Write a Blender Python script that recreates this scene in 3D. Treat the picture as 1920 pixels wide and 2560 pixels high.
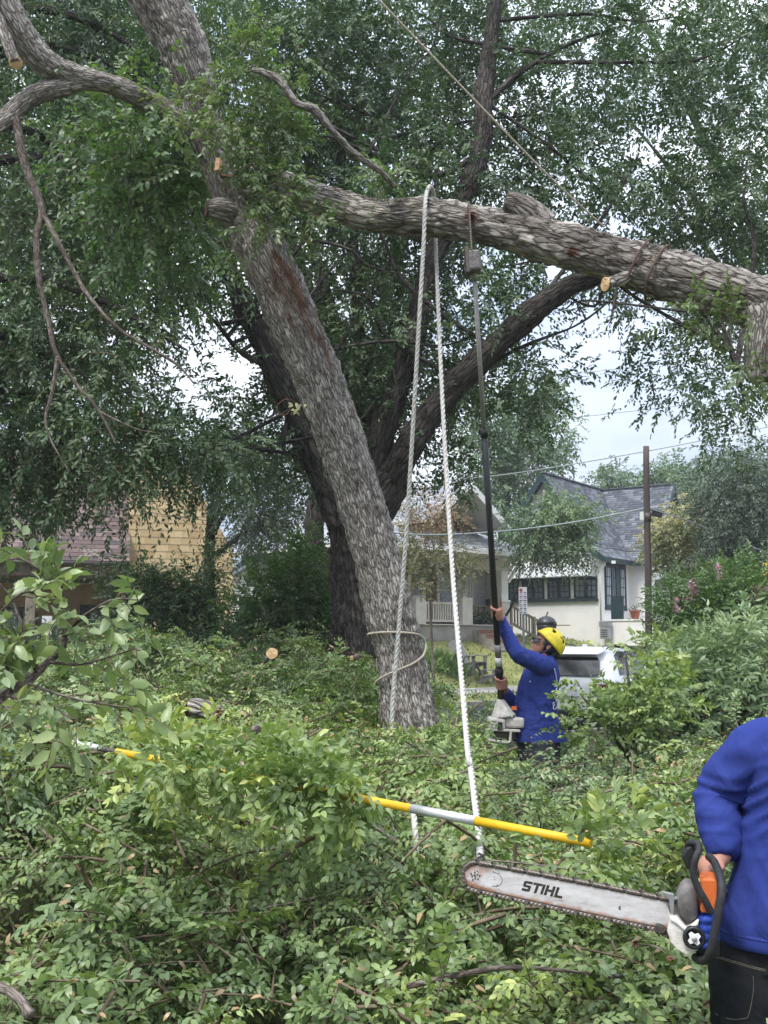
import bpy, bmesh, math, random
import numpy as np
from mathutils import Vector, Matrix

# ------------------------------------------------------------------ camera, sky, sun, exposure
for o in list(bpy.data.objects):
    bpy.data.objects.remove(o)
SC = bpy.context.scene
COL = SC.collection
FPX = 2600.0                       # focal length in pixels of a 1920 x 2560 frame
PITCH = math.atan2(320.0, FPX)     # eye level sits low in the frame
EYE = np.array([0.0, 0.0, 1.65])
cam_data = bpy.data.cameras.new('camera')
cam_data.sensor_fit = 'VERTICAL'
cam_data.sensor_height = 36.0
cam_data.lens = 36.0 * FPX / 2560.0
cam_data.clip_start = 0.05
cam_data.clip_end = 2000.0
cam = bpy.data.objects.new('camera', cam_data)
COL.objects.link(cam)
cam.location = EYE
cam.rotation_euler = (math.pi / 2 + PITCH, 0, 0)
SC.camera = cam

world = bpy.data.worlds.new('World')
SC.world = world
world.use_nodes = True
nt = world.node_tree
nt.nodes.clear()
n_out = nt.nodes.new('ShaderNodeOutputWorld')
n_bg = nt.nodes.new('ShaderNodeBackground')
n_sky = nt.nodes.new('ShaderNodeTexSky')
n_sky.sky_type = 'NISHITA'
n_sky.sun_disc = False
SUN_EL, SUN_ROT = math.radians(58), math.radians(215)
n_sky.sun_elevation = SUN_EL
n_sky.sun_rotation = SUN_ROT
n_tc = nt.nodes.new('ShaderNodeTexCoord')
n_map = nt.nodes.new('ShaderNodeMapping')
n_map.inputs['Scale'].default_value = (1.0, 1.0, 2.6)
n_noise = nt.nodes.new('ShaderNodeTexNoise')
n_noise.inputs['Scale'].default_value = 3.2
n_noise.inputs['Detail'].default_value = 6
n_noise.inputs['Roughness'].default_value = 0.5
n_ramp = nt.nodes.new('ShaderNodeValToRGB')
n_ramp.color_ramp.elements[0].position = 0.36
n_ramp.color_ramp.elements[0].color = (5.2, 6.2, 8.2, 1)
n_ramp.color_ramp.elements[1].position = 0.62
n_ramp.color_ramp.elements[1].color = (9.3, 9.8, 10.6, 1)
n_mix = nt.nodes.new('ShaderNodeMixRGB')
n_mix.inputs['Fac'].default_value = 0.9
nt.links.new(n_tc.outputs['Generated'], n_map.inputs['Vector'])
nt.links.new(n_map.outputs[0], n_noise.inputs['Vector'])
nt.links.new(n_noise.outputs['Fac'], n_ramp.inputs['Fac'])
nt.links.new(n_sky.outputs[0], n_mix.inputs['Color1'])
nt.links.new(n_ramp.outputs[0], n_mix.inputs['Color2'])
n_sep = nt.nodes.new('ShaderNodeSeparateXYZ')          # overcast sky: brighter overhead than at the horizon
n_alt = nt.nodes.new('ShaderNodeMapRange')
n_alt.inputs['From Min'].default_value = 0.0
n_alt.inputs['From Max'].default_value = 1.0
n_alt.inputs['To Min'].default_value = 0.48
n_alt.inputs['To Max'].default_value = 1.65
nt.links.new(n_tc.outputs['Generated'], n_sep.inputs[0])
nt.links.new(n_sep.outputs['Z'], n_alt.inputs['Value'])
n_vm = nt.nodes.new('ShaderNodeVectorMath')
n_vm.operation = 'SCALE'
nt.links.new(n_mix.outputs[0], n_vm.inputs[0])
nt.links.new(n_alt.outputs[0], n_vm.inputs['Scale'])
nt.links.new(n_vm.outputs[0], n_bg.inputs['Color'])
n_bg.inputs['Strength'].default_value = 0.09
nt.links.new(n_bg.outputs[0], n_out.inputs['Surface'])

sun_data = bpy.data.lights.new('sun', 'SUN')
sun_data.energy = 1.5
sun_data.angle = math.radians(14)
sun_data.color = (1.0, 0.97, 0.92)
sun = bpy.data.objects.new('sun', sun_data)
COL.objects.link(sun)
# nishita rotation is clockwise from +Y
sdir = Vector((math.sin(SUN_ROT) * math.cos(SUN_EL), math.cos(SUN_ROT) * math.cos(SUN_EL), math.sin(SUN_EL)))
sun.rotation_euler = sdir.to_track_quat('Z', 'Y').to_euler()
sun.location = (0, -5, 30)

SC.view_settings.view_transform = 'Standard'
SC.view_settings.look = 'None'
SC.view_settings.exposure = 1.15
SC.view_settings.gamma = 1.0
SC.view_settings.use_curve_mapping = False
SC.render.film_transparent = False
cy = SC.cycles
cy.max_bounces = 5
cy.diffuse_bounces = 3
cy.glossy_bounces = 2
cy.transmission_bounces = 3
cy.transparent_max_bounces = 6
cy.caustics_reflective = False
cy.caustics_refractive = False

# ------------------------------------------------------------------ numeric helpers
CP, SP = math.cos(PITCH), math.sin(PITCH)
def W(px, py, Y):
    """world point at forward distance Y seen at photograph pixel (px, py)"""
    a = (px - 960.0) / FPX
    b = -(py - 1280.0) / FPX
    dy = CP - b * SP
    dz = SP + b * CP
    t = Y / dy
    return np.array([a * t, Y, 1.65 + dz * t])
def V(*a):
    return np.array(a, dtype=float)
def unit(v):
    v = np.asarray(v, float)
    return v / (np.linalg.norm(v, axis=-1, keepdims=True) + 1e-12)
K = 1920.0 / 1659.0
def Z(x, y, Y):                    # same, from coordinates read off the 1659-wide view
    return W(x * K, y * K, Y)

def _hash(i, j, k, seed):
    h = (i.astype(np.int64) * 374761393 + j.astype(np.int64) * 668265263 + k.astype(np.int64) * 2147483647 + seed * 1274126177) & 0xffffffff
    h = ((h ^ (h >> 13)) * 1274126177) & 0xffffffff
    h = (h ^ (h >> 16)) & 0xffffffff
    return (h & 0xffffff) / float(0xffffff)
def vnoise(P, seed=0):
    P = np.asarray(P, float)
    I = np.floor(P).astype(np.int64)
    F = P - I
    F = F * F * (3 - 2 * F)
    out = 0
    for dx in (0, 1):
        wx = F[:, 0] if dx else 1 - F[:, 0]
        for dy in (0, 1):
            wy = F[:, 1] if dy else 1 - F[:, 1]
            for dz in (0, 1):
                wz = F[:, 2] if dz else 1 - F[:, 2]
                out = out + wx * wy * wz * _hash(I[:, 0] + dx, I[:, 1] + dy, I[:, 2] + dz, seed)
    return out
def fbm(P, oct=4, seed=0, gain=0.5):
    P = np.asarray(P, float)
    a, s, t = 1.0, 0.0, 0.0
    for k in range(oct):
        s = s + a * vnoise(P * (2.03 ** k) + 17.3 * k, seed + k)
        t += a
        a *= gain
    return s / t

def catmull(pts, n):
    pts = np.asarray(pts, float)
    m = len(pts)
    seg = np.linalg.norm(np.diff(pts[:, :3], axis=0), axis=1)
    cum = np.concatenate([[0], np.cumsum(seg)])
    s = np.linspace(0, cum[-1], n)
    idx = np.clip(np.searchsorted(cum, s, side='right') - 1, 0, m - 2)
    t = ((s - cum[idx]) / np.maximum(seg[idx], 1e-9))[:, None]
    p0 = pts[np.clip(idx - 1, 0, m - 1)]
    p1 = pts[idx]
    p2 = pts[idx + 1]
    p3 = pts[np.clip(idx + 2, 0, m - 1)]
    q = 0.5 * ((2 * p1) + (-p0 + p2) * t + (2 * p0 - 5 * p1 + 4 * p2 - p3) * t ** 2 + (-p0 + 3 * p1 - 3 * p2 + p3) * t ** 3)
    return q, s
def frames(path):
    T = unit(np.gradient(path, axis=0))
    up = np.array([0.0, 0.0, 1.0]) if abs(T[0][2]) < 0.9 else np.array([1.0, 0.0, 0.0])
    A = np.zeros_like(T)
    a = unit(up - T[0] * np.dot(up, T[0]))
    for i in range(len(T)):
        a = a - T[i] * np.dot(a, T[i])
        a = a / (np.linalg.norm(a) + 1e-12)
        A[i] = a
    B = np.cross(T, A)
    return T, A, B

# ------------------------------------------------------------------ object helpers
MATS = {}
PM = {}
def new_obj(name, me, mat=None, parent=None):
    o = bpy.data.objects.new(name, me)
    COL.objects.link(o)
    if mat is not None and me is not None:
        ms = mat if isinstance(mat, (list, tuple)) else [mat]
        for m in ms:
            me.materials.append(MATS[m] if isinstance(m, str) else m)
    if parent is not None:
        o.parent = parent
        o.matrix_parent_inverse = PM[parent.name].inverted()
        PM[o.name] = Matrix.Identity(4)
        PM[o.name] = o.matrix_basis.copy()
    else:
        PM[o.name] = o.matrix_basis.copy()
    return o
def thing(name, label, cat, loc=(0, 0, 0), rz=0.0, group=None):
    o = bpy.data.objects.new(name, None)
    COL.objects.link(o)
    o.empty_display_size = 0.2
    o.location = tuple(float(v) for v in loc)
    o.rotation_euler = (0, 0, rz)
    PM[o.name] = Matrix.Translation(o.location) @ Matrix.Rotation(rz, 4, 'Z')
    o['label'] = label
    o['category'] = cat
    if group:
        o['group'] = group
    return o
def tag(o, label, cat, group=None):
    o['label'] = label
    o['category'] = cat
    if group:
        o['group'] = group
    return o
def struct(o):
    o['kind'] = 'structure'
    return o
def stuff(o):
    o['kind'] = 'stuff'
    return o

def np_mesh(name, verts, faces, attrs=None, smooth=False):
    """faces: (M,k) int array, all faces with the same number of corners"""
    me = bpy.data.meshes.new(name)
    verts = np.ascontiguousarray(verts, dtype=np.float32)
    faces = np.ascontiguousarray(faces, dtype=np.int32)
    M, k = faces.shape
    me.vertices.add(len(verts))
    me.vertices.foreach_set('co', verts.ravel())
    me.loops.add(M * k)
    me.loops.foreach_set('vertex_index', faces.ravel())
    me.polygons.add(M)
    me.polygons.foreach_set('loop_start', np.arange(0, M * k, k, dtype=np.int32))
    me.polygons.foreach_set('loop_total', np.full(M, k, dtype=np.int32))
    if smooth:
        me.polygons.foreach_set('use_smooth', np.ones(M, dtype=bool))
    if attrs:
        for nm, arr in attrs.items():
            arr = np.ascontiguousarray(arr, dtype=np.float32)
            if arr.ndim == 1:
                at = me.attributes.new(nm, 'FLOAT', 'POINT')
                at.data.foreach_set('value', arr)
            else:
                at = me.attributes.new(nm, 'FLOAT_VECTOR', 'POINT')
                at.data.foreach_set('vector', arr.ravel())
    me.update(calc_edges=True)
    me.validate()
    return me

class MB:
    """collects polygons; M is an optional local frame (Matrix) applied to all that is added"""
    def __init__(s, M=None):
        s.v, s.f, s.m, s.sm = [], [], [], []
        s.M = M
    def add(s, verts, faces, mi=0, smooth=False):
        b = len(s.v)
        if s.M is not None:
            verts = [tuple(s.M @ Vector(tuple(float(c) for c in p))) for p in verts]
        s.v.extend([tuple(float(c) for c in p) for p in verts])
        for f in faces:
            s.f.append([i + b for i in f])
            s.m.append(mi)
            s.sm.append(smooth)
        return s
    def box(s, c, d, rot=None, mi=0, bev=0.0):
        x, y, z = d[0] / 2, d[1] / 2, d[2] / 2
        if bev > 0:
            bm = bmesh.new()
            bmesh.ops.create_cube(bm, size=1.0)
            for v in bm.verts:
                v.co = Vector((v.co.x * d[0], v.co.y * d[1], v.co.z * d[2]))
            bmesh.ops.bevel(bm, geom=bm.edges[:], offset=bev, segments=2, affect='EDGES', profile=0.5)
            vs = [v.co.copy() for v in bm.verts]
            fs = [[v.index for v in f.verts] for f in bm.faces]
            bm.free()
        else:
            vs = [Vector(p) for p in ((-x, -y, -z), (x, -y, -z), (x, y, -z), (-x, y, -z), (-x, -y, z), (x, -y, z), (x, y, z), (-x, y, z))]
            fs = [(0, 3, 2, 1), (4, 5, 6, 7), (0, 1, 5, 4), (1, 2, 6, 5), (2, 3, 7, 6), (3, 0, 4, 7)]
        if rot is not None:
            vs = [rot @ v for v in vs]
        return s.add([(v[0] + c[0], v[1] + c[1], v[2] + c[2]) for v in vs], fs, mi)
    def bb(s, x0, x1, y0, y1, z0, z1, mi=0, bev=0.0):
        return s.box(((x0 + x1) / 2, (y0 + y1) / 2, (z0 + z1) / 2), (abs(x1 - x0), abs(y1 - y0), abs(z1 - z0)), None, mi, bev)
    def tube(s, path, r, n=8, caps=True, mi=0, smooth=True):
        path = np.asarray(path, float)
        r = np.broadcast_to(np.asarray(r, float), (len(path),))
        T, A, B = frames(path)
        th = np.linspace(0, 2 * math.pi, n, endpoint=False)
        vs, fs = [], []
        for i in range(len(path)):
            for t in th:
                vs.append(path[i] + r[i] * (math.cos(t) * A[i] + math.sin(t) * B[i]))
        for i in range(len(path) - 1):
            for j in range(n):
                k = (j + 1) % n
                fs.append((i * n + j, i * n + k, (i + 1) * n + k, (i + 1) * n + j))
        s.add(vs, fs, mi, smooth)
        if caps:
            L = (len(path) - 1) * n
            s.add([vs[j] for j in range(n)], [tuple(range(n - 1, -1, -1))], mi)
            s.add([vs[L + j] for j in range(n)], [tuple(range(n))], mi)
        return s
    def bar(s, a, b, w, h, mi=0, up=(0, 0, 1)):
        a, b = Vector(tuple(a)), Vector(tuple(b))
        d = b - a
        L = d.length
        x = d.normalized()
        u = Vector(up)
        y = u.cross(x)
        if y.length < 1e-4:
            y = Vector((0, 1, 0)).cross(x)
        y.normalize()
        z = x.cross(y)
        R = Matrix((x, y, z)).transposed()
        return s.box((a + b) / 2, (L, w, h), R, mi)
    def loft(s, rings, n=16, mi=0, smooth=True, caps=True):
        """rings: (centre, axisA, axisB) ellipses"""
        vs, fs = [], []
        for c, A, B in rings:
            for j in range(n):
                t = 2 * math.pi * j / n
                vs.append(np.asarray(c, float) + math.cos(t) * np.asarray(A, float) + math.sin(t) * np.asarray(B, float))
        for i in range(len(rings) - 1):
            for j in range(n):
                k = (j + 1) % n
                fs.append((i * n + j, i * n + k, (i + 1) * n + k, (i + 1) * n + j))
        if caps:
            fs.append(tuple(range(n - 1, -1, -1)))
            L = (len(rings) - 1) * n
            fs.append(tuple(range(L, L + n)))
        return s.add(vs, fs, mi, smooth)
    def ball(s, c, r, R=None, nu=14, nv=9, mi=0):
        r = np.broadcast_to(np.asarray(r, float), (3,))
        vs = []
        for i in range(nv + 1):
            ph = math.pi * i / nv
            for j in range(nu):
                t = 2 * math.pi * j / nu
                p = Vector((r[0] * math.sin(ph) * math.cos(t), r[1] * math.sin(ph) * math.sin(t), r[2] * math.cos(ph)))
                if R is not None:
                    p = R @ p
                vs.append((p[0] + c[0], p[1] + c[1], p[2] + c[2]))
        fs = []
        for i in range(nv):
            for j in range(nu):
                k = (j + 1) % nu
                fs.append((i * nu + j, (i + 1) * nu + j, (i + 1) * nu + k, i * nu + k))
        return s.add(vs, fs, mi, True)
    def prism(s, poly, d, mi=0, smooth=False):
        """poly: list of 3D points (planar), extruded by vector d"""
        n = len(poly)
        d = np.asarray(d, float)
        vs = [np.asarray(p, float) for p in poly] + [np.asarray(p, float) + d for p in poly]
        fs = [tuple(range(n)), tuple(range(2 * n - 1, n - 1, -1))]
        for i in range(n):
            j = (i + 1) % n
            fs.append((j, i, n + i, n + j))
        return s.add(vs, fs, mi, smooth)
    def lathe(s, prof, n=20, M=None, mi=0):
        """prof: (radius, z) list about local z"""
        vs, fs = [], []
        for r, z in prof:
            for j in range(n):
                t = 2 * math.pi * j / n
                p = Vector((r * math.cos(t), r * math.sin(t), z))
                if M is not None:
                    p = M @ p
                vs.append(tuple(p))
        for i in range(len(prof) - 1):
            for j in range(n):
                k = (j + 1) % n
                fs.append((i * n + j, i * n + k, (i + 1) * n + k, (i + 1) * n + j))
        fs.append(tuple(range(n - 1, -1, -1)))
        L = (len(prof) - 1) * n
        fs.append(tuple(range(L, L + n)))
        return s.add(vs, fs, mi, True)
    def mesh(s, name):
        me = bpy.data.meshes.new(name)
        me.from_pydata(s.v, [], s.f)
        me.polygons.foreach_set('material_index', s.m)
        me.polygons.foreach_set('use_smooth', s.sm)
        me.update()
        bm = bmesh.new()
        bm.from_mesh(me)
        bmesh.ops.remove_doubles(bm, verts=bm.verts, dist=1e-5)
        bmesh.ops.recalc_face_normals(bm, faces=bm.faces)
        bm.to_mesh(me)
        bm.free()
        return me
    def build(s, name, mat, parent=None):
        return new_obj(name, s.mesh(name), mat, parent)

def remesh_mesh(mb, voxel, smooth_it=6, name='body', deci=1.0):
    """fuse everything in mb to one continuous surface"""
    me = mb.mesh('tmp')
    o = bpy.data.objects.new('tmp', me)
    COL.objects.link(o)
    r = o.modifiers.new('r', 'REMESH')
    r.mode = 'VOXEL'
    r.voxel_size = voxel
    r.use_smooth_shade = True
    if smooth_it:
        s = o.modifiers.new('s', 'SMOOTH')
        s.factor = 0.5
        s.iterations = smooth_it
    if deci < 1.0:
        d = o.modifiers.new('d', 'DECIMATE')
        d.ratio = deci
    dg = bpy.context.evaluated_depsgraph_get()
    dg.update()
    out = bpy.data.meshes.new_from_object(o.evaluated_get(dg))
    out.name = name
    out.materials.clear()
    bpy.data.objects.remove(o)
    return out
def get_co(me):
    a = np.zeros(len(me.vertices) * 3, dtype=np.float32)
    me.vertices.foreach_get('co', a)
    return a.reshape(-1, 3).astype(float)
def get_no(me):
    a = np.zeros(len(me.vertices) * 3, dtype=np.float32)
    me.vertices.foreach_get('normal', a)
    return a.reshape(-1, 3).astype(float)
def set_co(me, co):
    me.vertices.foreach_set('co', np.ascontiguousarray(co, dtype=np.float32).ravel())
    me.update()
def add_attr(me, nm, arr):
    at = me.attributes.new(nm, 'FLOAT', 'POINT')
    at.data.foreach_set('value', np.ascontiguousarray(arr, dtype=np.float32))

# ------------------------------------------------------------------ materials
def mat_base(name, rough=0.6, spec=0.4, metal=0.0):
    m = bpy.data.materials.new(name)
    m.use_nodes = True
    b = m.node_tree.nodes['Principled BSDF']
    b.inputs['Roughness'].default_value = rough
    b.inputs['Specular IOR Level'].default_value = spec
    b.inputs['Metallic'].default_value = metal
    MATS[name] = m
    return m, m.node_tree, b
def N(nt, typ, **kw):
    n = nt.nodes.new(typ)
    for k, v in kw.items():
        if k in n.inputs.keys():
            n.inputs[k].default_value = v
        else:
            setattr(n, k, v)
    return n
def ramp(nt, stops, inp=None):
    r = nt.nodes.new('ShaderNodeValToRGB')
    e = r.color_ramp.elements
    while len(e) < len(stops):
        e.new(0.5)
    for i, (p, c) in enumerate(stops):
        e[i].position = p
        e[i].color = (c[0], c[1], c[2], 1)
    if inp is not None:
        nt.links.new(inp, r.inputs['Fac'])
    return r
def simple(name, c0, c1=None, scale=8.0, rough=0.6, spec=0.35, metal=0.0, bump=0.0, bscale=None, stretch=(1, 1, 1), detail=5):
    m, nt, b = mat_base(name, rough, spec, metal)
    tc = N(nt, 'ShaderNodeTexCoord')
    mp = N(nt, 'ShaderNodeMapping')
    mp.inputs['Scale'].default_value = stretch
    nt.links.new(tc.outputs['Object'], mp.inputs['Vector'])
    no = N(nt, 'ShaderNodeTexNoise', Scale=scale, Detail=detail, Roughness=0.6)
    nt.links.new(mp.outputs[0], no.inputs['Vector'])
    if c1 is None:
        c1 = tuple(min(1, c * 1.18) for c in c0)
    r = ramp(nt, [(0.32, c0), (0.68, c1)], no.outputs['Fac'])
    nt.links.new(r.outputs[0], b.inputs['Base Color'])
    if bump:
        n2 = N(nt, 'ShaderNodeTexNoise', Scale=bscale or scale * 4, Detail=6)
        nt.links.new(mp.outputs[0], n2.inputs['Vector'])
        bp = N(nt, 'ShaderNodeBump', Strength=bump, Distance=0.02)
        nt.links.new(n2.outputs['Fac'], bp.inputs['Height'])
        nt.links.new(bp.outputs[0], b.inputs['Normal'])
    return m
def leaf_mat(name, stops, back=1.35, rough=0.38, trans=0.3, spec=0.35):
    m = bpy.data.materials.new(name)
    m.use_nodes = True
    MATS[name] = m
    nt = m.node_tree
    nt.nodes.remove(nt.nodes['Principled BSDF'])
    at = N(nt, 'ShaderNodeAttribute', attribute_name='tint')
    r = ramp(nt, stops, at.outputs['Fac'])
    geo = N(nt, 'ShaderNodeNewGeometry')
    mx = N(nt, 'ShaderNodeMixRGB', blend_type='MIX')
    br = N(nt, 'ShaderNodeMixRGB', blend_type='MIX')          # underside: paler and greyer
    br.inputs['Fac'].default_value = 0.22
    br.inputs['Color2'].default_value = (0.17 * back, 0.21 * back, 0.14 * back, 1)
    nt.links.new(r.outputs[0], br.inputs['Color1'])
    nt.links.new(geo.outputs['Backfacing'], mx.inputs['Fac'])
    nt.links.new(r.outputs[0], mx.inputs['Color1'])
    nt.links.new(br.outputs[0], mx.inputs['Color2'])
    df = N(nt, 'ShaderNodeBsdfDiffuse')
    nt.links.new(mx.outputs[0], df.inputs['Color'])
    tr = N(nt, 'ShaderNodeBsdfTranslucent')
    hs = N(nt, 'ShaderNodeHueSaturation', Saturation=1.15, Value=1.5)
    nt.links.new(r.outputs[0], hs.inputs['Color'])
    nt.links.new(hs.outputs[0], tr.inputs['Color'])
    ms = N(nt, 'ShaderNodeMixShader')
    ms.inputs['Fac'].default_value = trans
    nt.links.new(df.outputs[0], ms.inputs[1])
    nt.links.new(tr.outputs[0], ms.inputs[2])
    gl = N(nt, 'ShaderNodeBsdfGlossy', Roughness=rough)
    fr = N(nt, 'ShaderNodeLayerWeight', Blend=0.5)
    fp = N(nt, 'ShaderNodeMath', operation='POWER')
    fp.inputs[1].default_value = 4.0
    nt.links.new(fr.outputs['Facing'], fp.inputs[0])
    fm = N(nt, 'ShaderNodeMath', operation='MULTIPLY_ADD')
    fm.inputs[1].default_value = 0.35
    fm.inputs[2].default_value = spec * 0.11
    nt.links.new(fp.outputs[0], fm.inputs[0])
    m2 = N(nt, 'ShaderNodeMixShader')
    nt.links.new(fm.outputs[0], m2.inputs['Fac'])
    nt.links.new(ms.outputs[0], m2.inputs[1])
    nt.links.new(gl.outputs[0], m2.inputs[2])
    nt.links.new(m2.outputs[0], nt.nodes['Material Output'].inputs['Surface'])
    return m
def bark_mat(name, dark, light, plate=(26, 26, 8), scar=None, bump=0.9, dist=0.03):
    m, nt, b = mat_base(name, 0.85, 0.2)
    at = N(nt, 'ShaderNodeAttribute', attribute_name='bc')
    mp = N(nt, 'ShaderNodeMapping')
    mp.inputs['Scale'].default_value = plate
    nt.links.new(at.outputs['Vector'], mp.inputs['Vector'])
    ns = N(nt, 'ShaderNodeTexNoise', Scale=1.3, Detail=4)
    nt.links.new(mp.outputs[0], ns.inputs['Vector'])
    ad = N(nt, 'ShaderNodeVectorMath', operation='MULTIPLY_ADD')
    ad.inputs[1].default_value = (0.9, 0.9, 0.9)
    nt.links.new(ns.outputs['Color'], ad.inputs[0])
    nt.links.new(mp.outputs[0], ad.inputs[2])
    vo = N(nt, 'ShaderNodeTexVoronoi', feature='DISTANCE_TO_EDGE', Scale=1.0)
    nt.links.new(ad.outputs[0], vo.inputs['Vector'])
    vc = N(nt, 'ShaderNodeTexVoronoi', feature='F1', Scale=1.0)
    nt.links.new(ad.outputs[0], vc.inputs['Vector'])
    fi = N(nt, 'ShaderNodeTexNoise', Scale=5.0, Detail=8, Roughness=0.7)
    nt.links.new(mp.outputs[0], fi.inputs['Vector'])
    lo = N(nt, 'ShaderNodeTexNoise', Scale=0.16, Detail=4)
    nt.links.new(mp.outputs[0], lo.inputs['Vector'])
    sp = N(nt, 'ShaderNodeSeparateColor')
    nt.links.new(vc.outputs['Color'], sp.inputs[0])
    # plates differ in tone, grain runs over them
    a1 = N(nt, 'ShaderNodeMath', operation='MULTIPLY')
    a1.inputs[1].default_value = 0.34
    nt.links.new(sp.outputs[0], a1.inputs[0])
    a2 = N(nt, 'ShaderNodeMath', operation='MULTIPLY_ADD')
    a2.inputs[1].default_value = 0.42
    nt.links.new(fi.outputs['Fac'], a2.inputs[0])
    nt.links.new(a1.outputs[0], a2.inputs[2])
    a3 = N(nt, 'ShaderNodeMath', operation='MULTIPLY_ADD')
    a3.inputs[1].default_value = 0.8
    nt.links.new(lo.outputs['Fac'], a3.inputs[0])
    nt.links.new(a2.outputs[0], a3.inputs[2])
    mid = tuple((x + y) / 2 for x, y in zip(dark, light))
    r = ramp(nt, [(0.46, dark), (0.74, mid), (0.96, light)], a3.outputs[0])
    fu = ramp(nt, [(0.0, (0.42, 0.38, 0.36)), (0.10, (0.85, 0.84, 0.83)), (0.2, (1, 1, 1))], vo.outputs['Distance'])
    mu = N(nt, 'ShaderNodeMixRGB', blend_type='MULTIPLY')
    mu.inputs['Fac'].default_value = 1.0
    nt.links.new(r.outputs[0], mu.inputs['Color1'])
    nt.links.new(fu.outputs[0], mu.inputs['Color2'])
    col = mu.outputs[0]
    if scar:
        sa = N(nt, 'ShaderNodeAttribute', attribute_name='scar')
        sm = N(nt, 'ShaderNodeMath', operation='MULTIPLY_ADD')
        sm.inputs[1].default_value = 0.9
        nt.links.new(fi.outputs['Fac'], sm.inputs[0])
        nt.links.new(sa.outputs['Fac'], sm.inputs[2])
        sr = ramp(nt, [(0.66, (0, 0, 0)), (0.98, (1, 1, 1))], sm.outputs[0])
        mx = N(nt, 'ShaderNodeMixRGB')
        mx.inputs['Color2'].default_value = (*scar, 1)
        nt.links.new(sr.outputs[0], mx.inputs['Fac'])
        nt.links.new(col, mx.inputs['Color1'])
        col = mx.outputs[0]
    nt.links.new(col, b.inputs['Base Color'])
    hr = ramp(nt, [(0.0, (0, 0, 0)), (0.16, (0.75, 0.75, 0.75)), (0.5, (1, 1, 1))], vo.outputs['Distance'])
    h2 = N(nt, 'ShaderNodeMath', operation='MULTIPLY_ADD')
    h2.inputs[1].default_value = 0.45
    nt.links.new(fi.outputs['Fac'], h2.inputs[0])
    nt.links.new(hr.outputs[0], h2.inputs[2])
    bp = N(nt, 'ShaderNodeBump', Strength=bump, Distance=dist)
    nt.links.new(h2.outputs[0], bp.inputs['Height'])
    nt.links.new(bp.outputs[0], b.inputs['Normal'])
    return m
def tint_mat(name, stops, rough=0.75, spec=0.25, grain=0.0, gscale=40, bump=0.0):
    """colour read from the pieces' own 'tint' attribute, plus grain"""
    m, nt, b = mat_base(name, rough, spec)
    at = N(nt, 'ShaderNodeAttribute', attribute_name='tint')
    tc = N(nt, 'ShaderNodeTexCoord')
    no = N(nt, 'ShaderNodeTexNoise', Scale=gscale, Detail=5)
    nt.links.new(tc.outputs['Object'], no.inputs['Vector'])
    ad = N(nt, 'ShaderNodeMath', operation='MULTIPLY_ADD')
    ad.inputs[1].default_value = grain
    nt.links.new(no.outputs['Fac'], ad.inputs[0])
    nt.links.new(at.outputs['Fac'], ad.inputs[2])
    sb = N(nt, 'ShaderNodeMath', operation='SUBTRACT')
    sb.inputs[1].default_value = grain * 0.5
    nt.links.new(ad.outputs[0], sb.inputs[0])
    r = ramp(nt, stops, sb.outputs[0])
    nt.links.new(r.outputs[0], b.inputs['Base Color'])
    if bump:
        bp = N(nt, 'ShaderNodeBump', Strength=bump, Distance=0.01)
        nt.links.new(no.outputs['Fac'], bp.inputs['Height'])
        nt.links.new(bp.outputs[0], b.inputs['Normal'])
    return m

# leaves
leaf_mat('leaf_brush', [(0.0, (0.092, 0.147, 0.047)), (0.45, (0.183, 0.264, 0.074)), (0.8, (0.321, 0.401, 0.108)), (1.0, (0.581, 0.613, 0.185))], trans=0.28)
leaf_mat('leaf_brush_pale', [(0.0, (0.109, 0.171, 0.065)), (0.5, (0.207, 0.278, 0.098)), (0.85, (0.328, 0.394, 0.140)), (1.0, (0.567, 0.592, 0.213))], trans=0.28)
leaf_mat('leaf_brush_grey', [(0.0, (0.096, 0.157, 0.071)), (0.5, (0.206, 0.285, 0.130)), (0.85, (0.354, 0.433, 0.208)), (1.0, (0.655, 0.686, 0.360))], trans=0.25)
leaf_mat('leaf_oak', [(0.0, (0.036, 0.075, 0.029)), (0.5, (0.071, 0.124, 0.042)), (1.0, (0.144, 0.196, 0.069))], trans=0.3)
leaf_mat('leaf_pecan', [(0.0, (0.044, 0.094, 0.028)), (0.5, (0.087, 0.165, 0.044)), (1.0, (0.169, 0.258, 0.067))], trans=0.33)
leaf_mat('leaf_sprout', [(0.0, (0.055, 0.105, 0.030)), (0.5, (0.101, 0.166, 0.046)), (1.0, (0.184, 0.253, 0.081))], trans=0.38)
leaf_mat('leaf_far', [(0.0, (0.055, 0.100, 0.043)), (0.5, (0.102, 0.170, 0.066)), (1.0, (0.205, 0.277, 0.103))], trans=0.25)
leaf_mat('leaf_greyfar', [(0.0, (0.057, 0.086, 0.055)), (0.5, (0.098, 0.138, 0.086)), (1.0, (0.172, 0.218, 0.138))], trans=0.25)
leaf_mat('leaf_yellow', [(0.0, (0.100, 0.150, 0.062)), (0.45, (0.188, 0.225, 0.094)), (0.8, (0.425, 0.388, 0.175)), (1.0, (0.625, 0.562, 0.300))], trans=0.25)
leaf_mat('leaf_russet', [(0.0, (0.07, 0.09, 0.03)), (0.45, (0.16, 0.15, 0.05)), (0.75, (0.24, 0.165, 0.08)), (1.0, (0.34, 0.20, 0.125))], trans=0.3)
leaf_mat('leaf_shrub', [(0.0, (0.031, 0.064, 0.022)), (0.5, (0.063, 0.114, 0.034)), (1.0, (0.134, 0.200, 0.054))], trans=0.22)
leaf_mat('leaf_pink', [(0.0, (0.690, 0.287, 0.397)), (1.0, (0.750, 0.610, 0.696))], trans=0.3)
leaf_mat('leaf_dead', [(0.0, (0.16, 0.09, 0.04)), (1.0, (0.42, 0.25, 0.10))], trans=0.1)
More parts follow.
